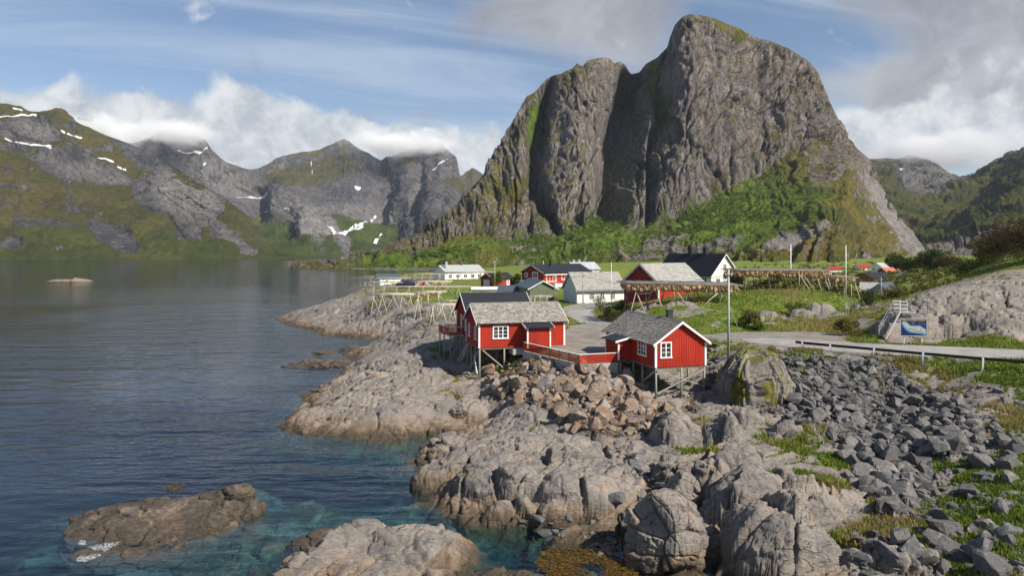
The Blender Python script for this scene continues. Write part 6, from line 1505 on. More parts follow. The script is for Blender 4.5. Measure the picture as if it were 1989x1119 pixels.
def angular(seed, sub=3, planes=13, soft=.05, stretch=(1.25, 1.0, .8)):
    r = np.random.RandomState(seed); V, F = ico(sub)
    P = V.copy()
    N_ = r.normal(size=(planes, 3)); N_ /= np.linalg.norm(N_, axis=1, keepdims=True)
    for k in range(planes):
        dd = r.uniform(.34, .70); e = P @ N_[k] - dd
        P -= np.where(e > 0, e * .96, 0)[:, None] * N_[k]
    P += .03 * fbm(V[:, 0] * 3, V[:, 1] * 3, V[:, 2] * 3 + seed, 4)[:, None] * V
    P *= np.array(stretch) * r.uniform(.85, 1.15, 3)
    return P, F
ROCKV = [angular(100 + i, 3, 12 + i % 4) for i in range(14)]
ROCKS = []
for k, mn in (('brown_boulder', 'brown_stone'), ('grey_boulder', 'grey_stone')):
    L = []
    for P, F in ROCKV:
        me = tri_mesh('_r', P, F, None); me.name = k; me.materials.append(MATS[mn])
        # keep the broken edges crisp, the faces smooth
        me.polygons.foreach_set('use_smooth', [True] * len(me.polygons)); me.set_sharp_from_angle(angle=math.radians(20))
        L.append(me)
    ROCKS.append(L)
ROCKLO = [angular(200 + i, 2, 12) for i in range(8)]
def in_poly(u, v, P):
    ins = np.zeros(u.shape, bool)
    for (ax, ay), (bx, by) in zip(P, P[1:] + P[:1]): ins ^= ((ay > v) != (by > v)) & (u < (bx - ax) * (v - ay) / ((by - ay) or 1e-9) + ax)
    return ins
def scatter(poly, n, rs):
    P = np.array(poly, float); out = [[], []]
    while len(out[0]) < n:
        u = rs.uniform(P[:, 0].min(), P[:, 0].max(), n * 2); v = rs.uniform(P[:, 1].min(), P[:, 1].max(), n * 2)
        k = in_poly(u, v, poly); out[0] += list(u[k]); out[1] += list(v[k])
    return np.array(out[0][:n]), np.array(out[1][:n])
def pile(poly, n, n_single, sizes, kind, label, group, cat, rs, extra=(), mass_name='', lift=.25):
    u, v = scatter(poly, n, rs)
    s = sizes(u, v, rs)
    if len(extra):
        E = np.array(extra, float); u = np.concatenate([u, E[:, 0]]); v = np.concatenate([v, E[:, 1]]); s = np.concatenate([s, E[:, 2]])
    x, y, z = hit(u, v)
    z = z + s * lift * rs.uniform(.0, 2.0, len(s))
    order = np.argsort(-s / y)
    VV, FF, RR = [], [], []; nv = 0
    for q, i in enumerate(order):
        rot = rs.uniform(-.6, .6, 2).tolist() + [rs.uniform(0, 6.28)]
        if q < n_single:
            o = D.objects.new(kind + '_boulder', ROCKS[0 if kind == 'brown' else 1][rs.randint(14)]); COL.objects.link(o)
            o.location = (x[i], y[i], z[i]); o.rotation_euler = rot; o.scale = (s[i],) * 3
            tag(o, label, cat, group)
        else:
            P, F = ROCKLO[rs.randint(8)]
            from mathutils import Euler
            M = np.array(Euler(rot).to_matrix())
            VV.append(P @ M.T * s[i] + [x[i], y[i], z[i]]); FF.append(F + nv); nv += len(P); RR.append(np.full(len(F), rs.rand()))
    if VV:
        o = tri_mesh(mass_name, np.concatenate(VV), np.concatenate(FF), MATS['brown_stone' if kind == 'brown' else 'grey_stone'], {'rnd': np.concatenate(RR)})
        tag(o, 'small ' + label.split(' ', 1)[1].replace('boulder', 'stones'), 'stones', group, 'stuff')
rs = np.random.RandomState(5)
pile(BPOLY, 900, 140,
     lambda u, v, r: np.clip(.20 * (1 - r.rand(len(u))) ** -.55, .17, 1.0) * np.interp(v, [690, 740, 830], [.78, 1.0, 1.15]), 'brown',
     'brown angular boulder heaped on the slope below the red fence', 'brown boulders heaped below the red fence', 'boulder', rs,
     [(1112, 740, .78), (1155, 785, 1.0), (1157, 745, .75), (1190, 760, .75), (1075, 765, .7), (1210, 795, .62), (1125, 770, .6), (1160, 838, .95), (1215, 845, .6), (1090, 818, .85), (960, 745, .6), (1300, 790, .7), (1325, 786, .5), (1240, 775, .5), (1120, 835, .7), (1245, 838, .6), (1100, 790, .65)], 'brown_stones', .16)
pile(GP, 3300, 140, lambda u, v, r: np.clip(.135 * (1 - r.rand(len(u))) ** -.46, .12, .7) * np.interp(v, [680, 760, 900], [.75, 1.0, 1.35]), 'grey',
     'dark grey angular boulder in the rock pile below the guardrail', 'grey boulders in the pile below the guardrail', 'boulder', rs,
     [(1670, 820, 0.68), (1720, 860, 0.58), (1760, 850, 0.54), (1710, 930, 0.68), (1665, 870, 0.43), (1540, 845, 0.54), (1500, 845, 0.43), (1600, 800, 0.5), (1840, 870, 0.43), (1590, 770, 0.4), (1750, 770, 0.43), (1690, 770, 0.4), (1725, 905, 0.5), (1800, 900, 0.43), (1650, 930, 0.43), (1760, 800, 0.43)], 'grey_stones', .2)
pile([(1770, 930), (1860, 880), (1930, 830), (1989, 850), (1989, 1119), (1650, 1119), (1640, 1040), (1700, 985)], 950, 40, lambda u, v, r: np.clip(.13 * (1 - r.rand(len(u))) ** -.45, .15, .9), 'grey',
     'grey boulder lying in grass on the slope right of the rock pile', 'grey boulders scattered on the grassy slope', 'boulder', rs,
     [(1850, 1075, 1.0), (1790, 1090, .7), (1940, 985, .55), (1900, 1040, .5), (1960, 1060, .6), (1740, 1040, .45), (1690, 1060, .4), (1770, 1000, .6), (1980, 870, .7)], 'grey_stones', .1)
pile([(1800, 745), (1989, 750), (1989, 850), (1900, 840), (1850, 790)], 140, 0, lambda u, v, r: np.clip(.10 * (1 - r.rand(len(u))) ** -.45, .08, .45), 'grey', 'light grey pebbles and stones below the road verge', 'stones below the road verge', 'stones', rs, (), 'verge_stones', .1)
pile([(1000, 1010), (1210, 985), (1330, 1050), (1370, 1119), (1180, 1119), (1050, 1050)], 110, 0, lambda u, v, r: np.clip(.14 * (1 - r.rand(len(u))) ** -.5, .12, .6), 'grey', 'wet dark stones at the edge of the seaweed cove', 'stones in the seaweed cove', 'stones', rs, (), 'cove_stones', .1)
pile([(1200, 850), (1290, 870), (1300, 930), (1270, 990), (1200, 960), (1180, 900)], 90, 0, lambda u, v, r: np.clip(.13 * (1 - r.rand(len(u))) ** -.5, .1, .55), 'grey', 'loose pale stones in the cleft between the bedrock humps', 'stones in the cleft', 'stones', rs, (), 'cleft_stones', .1)
pile([(1375, 665), (1400, 672), (1395, 740), (1375, 760), (1368, 700)], 70, 0, lambda u, v, r: np.clip(.18 * (1 - r.rand(len(u))) ** -.4, .15, .55), 'grey', 'dark rubble between the cabin and the rock knob', 'rubble', 'stones', rs, (), 'rubble_stones', .2)

def big_rock(name, label, cat, cen, rad, rotz, seed, sub=6, facets=9, rough=.06, groove=0.0, crack=.05, m='loose_rock', flat=2.0, grass=None, freq=1.0):
    """large separate rock: a rounded body with planes cut into it, ridges, joints and grooves"""
    r = np.random.RandomState(seed); V, F = ico(sub)
    P = np.sign(V) * np.abs(V) ** (2 / (flat + .6)) if flat != 2 else V.copy()
    P = P / np.maximum((np.abs(P) ** 2.4).sum(1) ** (1 / 2.4), 1e-6)[:, None] if flat != 2 else P
    N_ = r.normal(size=(facets, 3)); N_ /= np.linalg.norm(N_, axis=1, keepdims=True)
    for k in range(facets):
        e = P @ N_[k] - r.uniform(.66, .9); P -= (np.where(e > 0, e * .8, 0))[:, None] * N_[k]
    W_ = P * np.array(rad); q = freq
    off = seed * 3.7
    x, y, z = W_[:, 0] * q + off, W_[:, 1] * q, W_[:, 2] * q
    Rm = np.mean(rad)
    d = rough * Rm * (1.5 * fbm(x * .5, y * .5, z * .5, 4) + .8 * (ridged(x * .7, y * .7, z * 1.1, 5) - .25) + .35 * fbm(x * 2.2, y * 2.2, z * 2.2, 4))
    f1, ed, r1, r2, r3, ox, oy = voro((x * .45 + .5 * fbm(x * .6, y * .6, z * .6, 3) + z * .25).astype(f32), (y * .3 - z * .55 + .5 * fbm(y * .6, z * .6, x * .6, 3)).astype(f32), 40 + seed)
    d = d + crack * Rm * ((r1 - .5) * 1.2 + 1.2 * (r2 - .5) * ox + (r3 - .5) * oy * 1.2 - 1.1 * (1 - sst(ed, 0, .09)))
    fx, fe = facets3(W_[:, 0] + off, W_[:, 1], W_[:, 2], 1.3 / max(q, .3) * max(.5, min(1.3, Rm / 2)), seed, 1.5, .08); fx2, fe2 = facets3(W_[:, 0] + off, W_[:, 1], W_[:, 2], .5 / max(q, .3) * max(.5, min(1.3, Rm / 2)), seed + 3, 1.5, .1)
    d = d * .45 + (fx * .42 + fx2 * .38 * sst(fbm(x * .5, y * .5, z * .5, 3), -.2, .3)) * min(1.0, crack / .045)
    if groove:
        a = np.arctan2(V[:, 1], V[:, 0]) * 6.0
        d = d + groove * (ridged(a + .5 * fbm(x * .6, y * .6, z * .4, 3), 0 * a + seed, z * .22, 4, .6) - .3)
    W2 = W_ + V / np.linalg.norm(V / np.array(rad), axis=1, keepdims=True) / np.array(rad) * d[:, None] if False else W_ + V * d[:, None]
    c, s = math.cos(rotz), math.sin(rotz)
    W3 = np.stack([W2[:, 0] * c - W2[:, 1] * s, W2[:, 0] * s + W2[:, 1] * c, W2[:, 2]], -1)
    at_ = None
    if grass is not None:
        a, b, cc = W3[F[:, 0]], W3[F[:, 1]], W3[F[:, 2]]; fn = np.cross(b - a, cc - a); vn = np.zeros_like(W3)
        for k in range(3): np.add.at(vn, F[:, k], fn)
        vn /= np.maximum(np.linalg.norm(vn, axis=1, keepdims=True), 1e-9)
        g = sst(vn[:, 2] + .5 * fbm(W3[:, 0] * .8, W3[:, 1] * .8, W3[:, 2] * .5, 4), grass, grass + .3)
        g = np.maximum(g, .75 * sst(fbm(W3[:, 0] * .9 + 9, W3[:, 1] * .9, W3[:, 2] * .25, 4), .12, .35))
        at_ = {'grass': g}
    o = tri_mesh(name, W3, F, MATS[m], at_, True); o.location = cen
    tag(o, label, cat); return o
def rc(u, v, z): p = at(u, v, z); return p.x, p.y, z
# islet in the lower left, its knob, and the long rock in the middle
big_rock('islet', 'low brown rock islet in the water, waves breaking at its near end', 'islet', (-19.4, 39.6, -.5), (5.5, 3.8, 1.15), math.radians(6), 3, 7, 8, .075, 0, .04, flat=2.0, freq=.9, m='dark_rock')
big_rock('islet', 'small dark ridge of rock on the landward end of the brown islet', 'islet', (-15.9, 40.9, -.45), (2.6, 1.6, .95), math.radians(20), 14, 6, 8, .08, 0, .05, m='dark_rock')
big_rock('rock', 'blocky rock knob standing on the far end of the brown islet', 'rock', (-16.6, 43.6, .1), (1.15, .8, .75), math.radians(10), 5, 5, 9, .06, 0, .05, m='dark_rock')
big_rock('rock', 'low sloping rock ledge joining the blocky knob to the islet', 'rock', (-18.0, 43.2, -.15), (1.6, .7, .5), math.radians(10), 6, 5, 9, .06, 0, .05, m='dark_rock')
big_rock('rock', 'low wave-washed rock with white barnacles at the near end of the islet', 'rock', (-19.5, 35.6, -.5), (3.4, 1.2, .62), 0, 9, 6, 8, .08, 0, .05, m='dark_rock')
big_rock('rock', 'broad grey-pink rock sloping into the water at the bottom of the view', 'rock', (-6.4, 33.4, -.9), (6.0, 4.0, 2.75), math.radians(14), 21, 7, 9, .06, 0, .045, freq=.9)
big_rock('rock', 'low dark wet rock behind the broad grey-pink rock', 'rock', (-9.0, 37.4, -.35), (2.6, 1.2, .9), math.radians(25), 24, 6, 9, .07, 0, .05, m='dark_rock')
big_rock('rock', 'dark rock at the bottom edge between the broad rock and the seaweed', 'rock', (-.6, 32.2, -.5), (3.2, 1.1, .95), 0, 26, 6, 9, .07, 0, .05, m='dark_rock')
big_rock('boulder', 'huge rounded cracked boulder beside the seaweed cove', 'boulder', (7.4, 34.6, .9), (2.05, 1.95, 2.45), math.radians(20), 33, 7, 6, .045, .05, .05, flat=2.0)
big_rock('boulder', 'upright grey boulder leaning behind the huge rounded boulder', 'boulder', rc(1330, 960, 1.4), (1.3, 1.1, 1.35), .4, 35, 6, 9, .05, 0, .05)
big_rock('boulder', 'long tilted slab of rock at the foot of the right cabin slope', 'boulder', (10.6, 47.6, 2.6), (1.5, 1.4, 1.9), .3, 37, 6, 8, .05, .04, .05)
big_rock('rock_outcrop', 'tall grooved rock knob with grass on top beside the utility pole', 'rock', (19.4, 58.4, 2.9), (3.0, 4.4, 4.0), math.radians(-8), 41, 7, 5, .05, .34, .03, 'grassy_outcrop', 3.2, .62)
big_rock('islet', 'tiny flat pale islet far out on the fjord', 'islet', (-195, 318, -.4), (11.0, 6, 2.0), 0, 51, 5, 8, .05, 0, .03, freq=.2)
big_rock('islet', 'speck of bare rock far out at the left edge of the fjord', 'islet', (-310, 330, -.5), (2.6, 2, .85), 0, 52, 4, 8, .05, 0, .03, freq=.3)
big_rock('skerry', 'long flat brown skerry reaching out from the rocky shore', 'skerry', (rc(632, 703, 0)[0], 92.5, -.35), (6.8, 2.4, .85), math.radians(12), 61, 6, 8, .07, 0, .05, m='dark_rock')
big_rock('skerry', 'small dark skerry off the bay, nearest the drying racks', 'skerry', (rc(632, 687, 0)[0], 102.6, -.3), (2.0, 1.3, .75), 0, 62, 5, 8, .06, 0, .05, m='dark_rock')
big_rock('skerry', 'dark low skerry at the mouth of the little bay', 'skerry', (rc(682, 681, 0)[0], 106.5, -.3), (2.6, 1.2, .75), 0.1, 63, 5, 8, .06, 0, .05, m='dark_rock')
big_rock('skerry', 'brown ledge of rock awash beside the pale left point', 'skerry', (rc(640, 765, 0)[0], 73.6, -.3), (4.2, 1.6, .8), math.radians(28), 64, 6, 8, .07, 0, .05, m='dark_rock')
big_rock('rock', 'orange-brown angular rock just above the grassy bank below the left cabin', 'rock', rc(905, 800, 1.0), (1.7, 1.3, 1.2), .3, 71, 6, 11, .04, 0, .05)
for i, (u, v, z, r_, lab) in enumerate([(1228, 866, 0, 0, '')][:0]): pass

# ================================================================== GRASS AND BUSHES
def blades(name, label, cat, n, wt_fn, hmin, hmax, wd, per, m, seed, spread=.25):
    """short blades in clumps, standing on the ground grid where wt_fn says"""
    r = np.random.RandomState(seed)
    w_ = wt_fn(); w_ = np.where(keep_in, w_, 0)[:-1, :-1].ravel(); cs = np.cumsum(w_)
    if cs[-1] <= 0: return
    k = np.searchsorted(cs, r.rand(n) * cs[-1]); k = np.minimum(k, len(cs) - 1)
    nc = Hh.shape[1] - 1; i, j = k // nc, k % nc; a, b = r.rand(n), r.rand(n)
    def bil(A): return (A[i, j] * (1 - a) + A[i + 1, j] * a) * (1 - b) + (A[i, j + 1] * (1 - a) + A[i + 1, j + 1] * a) * b
    x, y, z = bil(Xd), bil(Yd), bil(Hh)
    x = np.repeat(x, per) + r.normal(0, spread, n * per) * .5; y = np.repeat(y, per) + r.normal(0, spread, n * per) * .5; z = np.repeat(z, per) - .03
    N_ = n * per; hgt = r.uniform(hmin, hmax, N_) * np.repeat(r.uniform(.6, 1.3, n), per); th = r.uniform(0, 6.28, N_); ln_ = r.uniform(.1, .6, N_) * hgt; ph = r.uniform(0, 6.28, N_)
    w2 = wd * r.uniform(.6, 1.3, N_)
    V = np.empty((N_, 3, 3), f32)
    V[:, 0] = np.stack([x - np.cos(th) * w2, y - np.sin(th) * w2, z], -1); V[:, 1] = np.stack([x + np.cos(th) * w2, y + np.sin(th) * w2, z], -1)
    V[:, 2] = np.stack([x + np.cos(ph) * ln_, y + np.sin(ph) * ln_, z + hgt], -1)
    F = np.arange(N_ * 3).reshape(-1, 3)
    rv = np.clip(np.repeat(.5 + .5 * fbm(bil(Xd) * .3, bil(Yd) * .3, 5.0, 3), per) + r.normal(0, .18, N_), 0, 1)
    o = tri_mesh(name, V.reshape(-1, 3), F, MATS[m], {'rnd': rv}); tag(o, label, cat, None, 'stuff')
keep_in = (Uu > -10) & (Uu < 2000) & (Yy < 150)
Gcl = sst(Gm, .35, .7)
dryn = sst(fbm(Xx * .16, Yy * .16, 7.0, 4), -.12, .28)
blades('grass', 'green grass on the hill, the banks and between the rocks', 'grass', 42000, lambda: Gcl * (1 - .6 * dryn), .10, .30, .05, 4, 'grass_blade', 1)
blades('grass', 'dry yellowish grass tufts among the green', 'grass', 18000, lambda: Gcl * dryn * (Yy < 110), .12, .34, .04, 4, 'dry_grass', 2)

def leaf_cloud(cen, rad, n, size, r, hollow=.35, lumps=7, flatten=1.0):
    """leaf-sized faces in uneven clumps through a crown volume"""
    L = r.normal(size=(lumps, 3)); L /= np.linalg.norm(L, axis=1, keepdims=True); L *= r.uniform(.25, .75, (lumps, 1)); lr = r.uniform(.28, .55, lumps)
    k = r.randint(lumps, size=n)
    d = r.normal(size=(n, 3)); d /= np.linalg.norm(d, axis=1, keepdims=True)
    p = L[k] + d * lr[k][:, None] * (hollow + (1 - hollow) * r.rand(n, 1) ** .5)
    p = p * np.array(rad) + np.array(cen)
    e1 = r.normal(size=(n, 3)); e1 /= np.linalg.norm(e1, axis=1, keepdims=True); e2 = np.cross(e1, r.normal(size=(n, 3))); e2 /= np.maximum(np.linalg.norm(e2, axis=1, keepdims=True), 1e-6)
    s = size * r.uniform(.6, 1.4, (n, 1))
    V = np.stack([p - e1 * s, p - e2 * s * .55, p + e1 * s, p + e2 * s * .55], 1)
    rv = np.clip(r.rand(lumps)[k] * .5 + r.rand(n) * .5, 0, 1)
    return V.reshape(-1, 3), np.arange(n * 4).reshape(-1, 4), rv
def bush(label, u, v, y, rad, n, size, m, seed, cat='bush', name='bush', trunk=True, stems=5, zb=None, lumps=9):
    r = np.random.RandomState(seed); x = pxy(u, y); zg = gz(x, y) if zb is None else zb
    e = empty(name, (x, y, zg)); tag(e, label, cat)
    V, F, rv = leaf_cloud((0, 0, rad[2] * .95), rad, n, size, r, lumps=lumps)
    tri_mesh('crown' if cat == 'tree' else 'foliage', V, F, MATS[m], {'rnd': rv}, False, e)
    mb = MB()
    for i in range(stems):
        a = r.uniform(0, 6.28); q = Vector((math.cos(a) * rad[0] * r.uniform(.2, .7), math.sin(a) * rad[1] * r.uniform(.2, .7), rad[2] * r.uniform(.8, 1.5)))
        md = q * .45 + Vector((r.normal(0, .1), r.normal(0, .1), 0)); mb.rod((0, 0, -.2), md, .05, .035, 6); mb.rod(md, q, .035, .012, 5)
    mb.build('trunk' if cat == 'tree' else 'stem', MATS['twig'], e, True)
    return e
bush('rounded olive bush at the foot of the hill, right of the utility pole', 1452, 640, 80, (1.5, 1.3, 1.35), 2600, .085, 'olive_leaf', 1)
bush('low green bush beside the rocks under the olive bush', 1472, 645, 79, (1.2, .9, .7), 1200, .08, 'leaf', 2)
bush('olive bush at the roadside below the bare white-stemmed sapling', 1642, 655, 75, (1.5, 1.2, 1.15), 2400, .085, 'olive_leaf', 3)
bush('dense green bush in the middle of the grassy hillside', 1547, 615, 85, (1.5, 1.2, .9), 1800, .08, 'leaf', 4)
bush('green bush on the hillside left of the bare rock dome, by the boulders', 1690, 600, 84, (1.2, 1.2, 1.2), 1600, .08, 'dark_leaf', 5)
bush('dark green bush beneath the small drying rack', 1618, 575, 103, (1.0, .9, .7), 900, .09, 'dark_leaf', 6)
bush('thin-leaved shrub at the bend of the gravel road', 1176, 610, 97, (1.7, 1.2, 1.25), 900, .07, 'olive_leaf', 7, stems=14)
bush('low dark shrub on the bank above the bend of the road', 1212, 612, 93, (2.0, 1.0, .8), 1500, .08, 'dark_leaf', 8)
bush('flowering shrub below the wall of the white barn', 1165, 585, 110, (1.5, 1.0, 1.2), 700, .07, 'olive_leaf', 9, stems=16)
bush('dark bush heap behind the right end of the long drying rack', 1425, 552, 112, (2.4, 1.6, 1.5), 2200, .12, 'brown_leaf', 10)
bush('hedge-like green shrub under the cream house gable', 1400, 545, 122, (2.6, 1.2, 1.0), 1500, .12, 'leaf', 11)
bush('small conifer-like tree beside the small red shed', 965.5, 557, 164, (1.9, 1.9, 2.5), 1700, .17, 'olive_leaf', 12, 'tree', 'tree', lumps=12)
bush('dark shrub right of the small red shed', 1001, 557, 172, (2.0, 1.5, 1.7), 900, .18, 'dark_leaf', 13)
bush('round yellow-green tree in front of the dark roof behind the rock dome', 1741, 575, 132, (2.0, 1.8, 2.0), 2000, .14, 'olive_leaf', 14, 'tree', 'tree', zb=4.6, lumps=12)
bush('dark green tree below the grey gabled house', 1694, 585, 118, (1.6, 1.5, 1.7), 1500, .12, 'dark_leaf', 15, 'tree', 'tree')
bush('dark shrubs at the foot of the pale utility pole', 1722, 585, 122, (1.6, 1.2, 1.3), 1300, .11, 'brown_leaf', 16)
bush('rounded dark tree standing alone above the village roofs', 1741, 518, 385, (6.5, 5, 6.0), 1800, .55, 'dark_leaf', 17, 'tree', 'tree', zb=1.5, lumps=12)
for i, (u, y, rx, rz, lab) in enumerate([(1757, 300, 5, 4.4, 'dark tree hiding the end of the salmon-roofed house'), (1796, 292, 4.5, 4.6, 'dark tree left of the tall pair above the rock dome crest'), (1812, 270, 4.4, 4.6, 'taller dark tree of the pair above the rock dome crest'), (1842, 262, 5, 4.0, 'dark tree right of the pair above the rock dome crest')]):
    bush(lab, u, 0, y, (rx * 1.35, rx * .9, rz * (.75 + .12 * (i % 3))), 3600, .30, ('dark_leaf', 'olive_leaf', 'dark_leaf', 'brown_leaf')[i], 20 + i, 'tree', 'tree', lumps=40)
for i, (u, v, y, rx, rz, m, lab) in enumerate([(1985, 0, 116, 6.0, 3.5, 'brown_leaf', 'tall brownish thicket tree at the right edge above the rock dome'), (1945, 0, 122, 4.5, 3.2, 'brown_leaf', 'brownish thicket tree second from the right edge'), (1920, 0, 128, 4.0, 2.4, 'olive_leaf', 'olive bushy tree left of the brownish thicket'), (1890, 0, 136, 4.0, 1.8, 'dark_leaf', 'low dark bushy tree at the left end of the thicket'), (2035, 0, 112, 5.5, 3.6, 'brown_leaf', 'thicket tree reaching out of the picture on the right')]):
    bush(lab, u, v, y, (rx * 1.1, rx * .7, rz * 1.25), 6000, .13, m, 40 + i, 'tree', 'tree', lumps=34)
def bare(label, u, y, h, n, m, seed, name='bare_sapling', cat='sapling', spread=.5):
    r = np.random.RandomState(seed); x = pxy(u, y); mb = MB()
    def grow_(p, d, l, rad, lev):
        q = p + d * l; mb.rod(p, q, rad, rad * .65, 5)
        if lev == 0: return
        for k in range(3 if lev > 1 else 2):
            dd = (d + Vector(r.normal(0, spread, 3)) * .8 + Vector((0, 0, .2))).normalized(); grow_(p + d * l * r.uniform(.45, 1), dd, l * r.uniform(.55, .8), rad * .55, lev - 1)
    for k in range(n): grow_(Vector((r.normal(0, .15), r.normal(0, .15), -.15)), Vector((r.normal(0, .25), r.normal(0, .25), 1)).normalized(), h * .45, .03, 3)
    o = mb.build(name, MATS[m]); o.location = (x, y, gz(x, y)); tag(o, label, cat)
bare('white-stemmed leafless sapling on the hillside below the small drying rack', 1643, 82, 2.6, 2, 'pale_twig', 1)
bare('leafless grey shrub among the boulders in front of the grey rock pile', 1606, 46.2, 2.2, 3, 'pale_twig', 2, 'bare_shrub', 'shrub')
bare('leafless twiggy shrub before the white barn wall', 1160, 111, 3.0, 5, 'twig', 3, 'bare_shrub', 'shrub')
bare('pale leafless tree standing behind the cream house gable', 1448, 168, 8.5, 4, 'pale_twig', 4, 'bare_tree', 'tree')

# scrub on the talus below the great peak: leaf clumps nobody could count
r = np.random.RandomState(77)
mt = [o for o in D.objects if o.name == 'mountain'][0]
co = np.empty(len(mt.data.vertices) * 3, f32); mt.data.vertices.foreach_get('co', co); co = co.reshape(-1, 3)
us_, vs_ = co[:, 0] / co[:, 1] * FPX + UC, VH - (co[:, 2] - CAM_Z) / co[:, 1] * FPX
zone = np.clip(ell(us_, vs_, [(1130,462,120,42,-14,1),(1080,490,60,22,-25,.8),(1400,425,120,38,-18,.75),(1300,455,60,16,-8,.8),(1460,480,50,22,-10,.6),(870,495,70,12,-14,.7),(790,506,60,8,-8,.6),(1225,440,60,14,0,.9),(1230,330,10,80,6,.5),(1560,430,70,30,20,.35),(1440,500,60,12,0,.8),(1230,500,90,14,0,.35)], .4), 0, 1) * (co[:, 1] < 1000) * sst(fbm(co[:, 0] / 28, co[:, 1] / 28, co[:, 2] / 28, 4), -.22, .22)
k = r.choice(len(co), 2600, p=zone / zone.sum())
VV, FF, RR = [], [], []; nv = 0
for i in k:
    s = r.uniform(.9, 2.6); V, F, rv = leaf_cloud(co[i] + [0, 0, s * .5], (s * 1.2, s * 1.2, s), 34, .50, r, .5, 4)
    VV.append(V); FF.append(F + nv); nv += len(V); RR.append(np.clip(rv * .7 + r.rand() * .3, 0, 1))
tag(tri_mesh('scrub', np.concatenate(VV), np.concatenate(FF), MATS['leaf'], {'rnd': np.concatenate(RR)}), 'bright green scrub covering the lower slopes of the great peak', 'scrub', None, 'stuff')

# low scrub and heather on the rough ground between the rack hill and the foot of the peak
k_ = Hh.shape; wS = ((Yy > 128) & (Yy < 440) & (Uu > 1390) & (Uu < 2000)) * sst(fbm(Xx / 22, Yy / 22, 3.0, 4), -.25, .15) * (Hh > .5)
for fx, fy, r_, fz in FLATS: wS = wS * (np.hypot(Xx - fx, Yy - fy) > r_ + 3)
wS = (wS / wS.sum()).ravel(); r = np.random.RandomState(91); k = r.choice(wS.size, 1500, p=wS)
VV, FF, RR = [], [], []; nv = 0
for i in k:
    s = r.uniform(.6, 1.5); V, F, rv = leaf_cloud((Xd.ravel()[i], Yd.ravel()[i], Hh.ravel()[i] + s * .35), (s * 1.6, s * 1.6, s * .8), 40, .30, r, .5, 4)
    VV.append(V); FF.append(F + nv); nv += len(V); RR.append(np.clip(rv * .6 + r.rand() * .4, 0, 1))
tag(tri_mesh('scrub', np.concatenate(VV), np.concatenate(FF), MATS['olive_leaf'], {'rnd': np.concatenate(RR)}), 'olive scrub on the rough ground behind the hilltop racks and round the far village', 'scrub', None, 'stuff')

# seaweed in the cove and round the islet, foam where the swell breaks
def weed(name, label, poly, n, sz, m, seed, z0, z1):
    r = np.random.RandomState(seed); u, v = scatter(poly, n, r)
    y = CAM_Z * FPX / (v - VH); x = (u - UC) / FPX * y; z = r.uniform(z0, z1, n)
    kk = fbm(x * .8, y * .8, 3.0, 4) > -.12; x, y, z = x[kk], y[kk], z[kk]; n = len(x)
    th = r.uniform(0, 6.28, n); l = sz * r.uniform(.5, 1.5, n); w2 = l * .35
    V = np.empty((n, 4, 3), f32)
    c, s = np.cos(th), np.sin(th)
    for q, (a, b, t) in enumerate(((-1, 0, 0), (0, -1, .3), (1, 0, 0), (0, 1, -.2))): V[:, q] = np.stack([x + c * l * a - s * w2 * b, y + s * l * a + c * w2 * b, z + t * l * r.uniform(-.5, .5, n)], -1)
    tag(tri_mesh(name, V.reshape(-1, 3), np.arange(n * 4).reshape(-1, 4), MATS[m], {'rnd': r.rand(n)}), label, name, None, 'stuff')
weed('seaweed', 'yellow-brown seaweed floating in the cove by the huge rounded boulder', [(1060,1062),(1150,1068),(1230,1090),(1290,1119),(1330,1160),(1000,1160),(1040,1095)], 9000, .11, 'seaweed', 3, -.08, .05)
weed('seaweed', 'tuft of yellow-brown seaweed at the far side of the islet', [(315,948),(335,940),(360,942),(355,955),(325,957)], 260, .09, 'seaweed', 4, -.04, .05)
m, N, out = mat('foam'); finish(N, out, (.8, .83, .85), .6)
weed('foam', 'white foam of a wave breaking on the near end of the brown islet', [(146,1092),(170,1066),(232,1050),(236,1056),(200,1080),(165,1094)], 1100, .028, 'foam', 5, .01, .07)
weed('foam', 'thin foam streak at the left end of the brown islet', [(130,1050),(165,1052),(168,1060),(135,1058)], 260, .03, 'foam', 6, .01, .04)
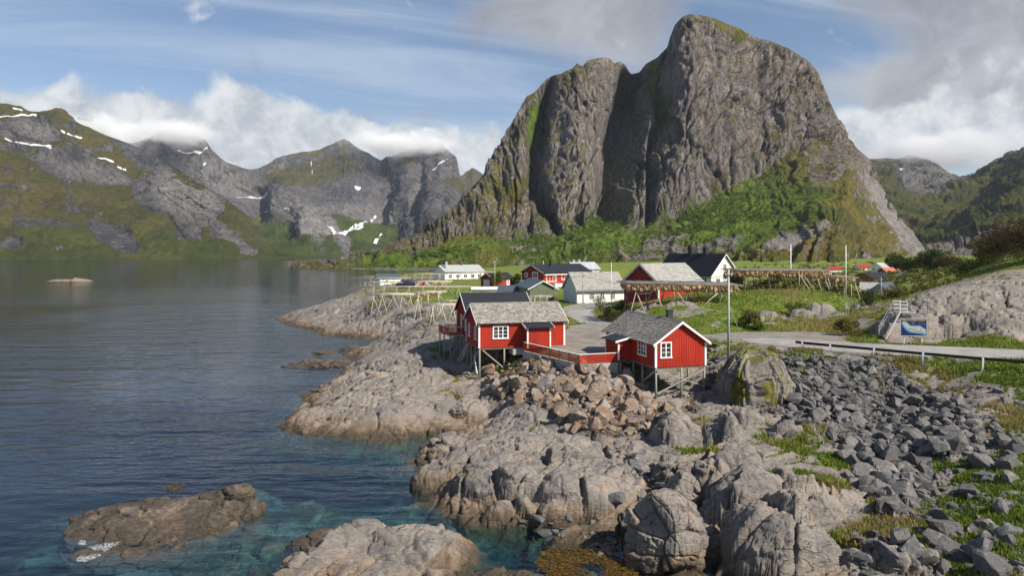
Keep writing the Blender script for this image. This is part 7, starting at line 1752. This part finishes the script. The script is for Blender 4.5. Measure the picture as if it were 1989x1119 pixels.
pp_ = [at(u, v, .12) for u, v in [(1060, 1030), (1100, 1033), (1150, 1038), (1200, 1048), (1235, 1066), (1262, 1085)]]
tag(MB().tube([tuple(p + Vector((0, 0, .12))) for p in pp_], .05, 6).build('hose', MATS['pipe'], None, True), 'black hose lying across the stones of the cove', 'hose')

# ================================================================== CLOUD ON THE SUMMITS AND AIR
m, N, out = mat('cloud'); P = pos(N)
tcn = N.n('ShaderNodeTexCoord').outputs['Object']
ln_ = N.n('ShaderNodeVectorMath'); ln_.operation = 'LENGTH'; N.set(ln_, 'i0', tcn)
fall = N.math('SUBTRACT', 1.0, N.step(ln_.outputs['Value'], .15, 1.0))
nn = N.noise(scl(N, P, (1, 1, 1.4)), .0060, 7, .62, .5)
dn = N.step(N.math('ADD', N.math('MULTIPLY', nn, 1.9), N.math('MULTIPLY', fall, .55)), 1.10, 1.62)
pv = N.n('ShaderNodeVolumePrincipled'); pv.inputs['Color'].default_value = (1, 1, 1, 1); pv.inputs['Anisotropy'].default_value = -.25
N.set(pv, 'Density', N.math('MULTIPLY', dn, .014)); N.t.links.new(pv.outputs[0], out.inputs['Volume'])
CLV, CLF = ico(3)
def cloud(label, u, v, y, ru, rv, ry):
    c = atd(u, v, y); o = tri_mesh('cloud', CLV, CLF, MATS['cloud']); o.location = c; o.scale = (ru * y / FPX, ry, rv * y / FPX); tag(o, label, 'cloud', None, 'stuff')
cloud('cloud lying on the far left ridge behind the green mountainside', 210, 258, 2750, 120, 44, 350)
cloud('cloud veiling the twin summit left of the fjord head', 345, 258, 3000, 105, 36, 300)
cloud('long cloud cap draped over the massif at the head of the fjord', 770, 278, 3550, 165, 36, 360)
cloud('grey cloud bank hanging on the far right mountains', 1830, 295, 2400, 220, 56, 420)
m, N, out = mat('air')
pv = N.n('ShaderNodeVolumePrincipled'); pv.inputs['Color'].default_value = (.72, .84, 1.0, 1); pv.inputs['Density'].default_value = .00003
N.t.links.new(pv.outputs[0], out.inputs['Volume'])
mb = MB(); mb.box(-6000, 6000, -300, 7000, -32, 760); tag(mb.build('haze', MATS['air']), None, None, None, 'stuff')
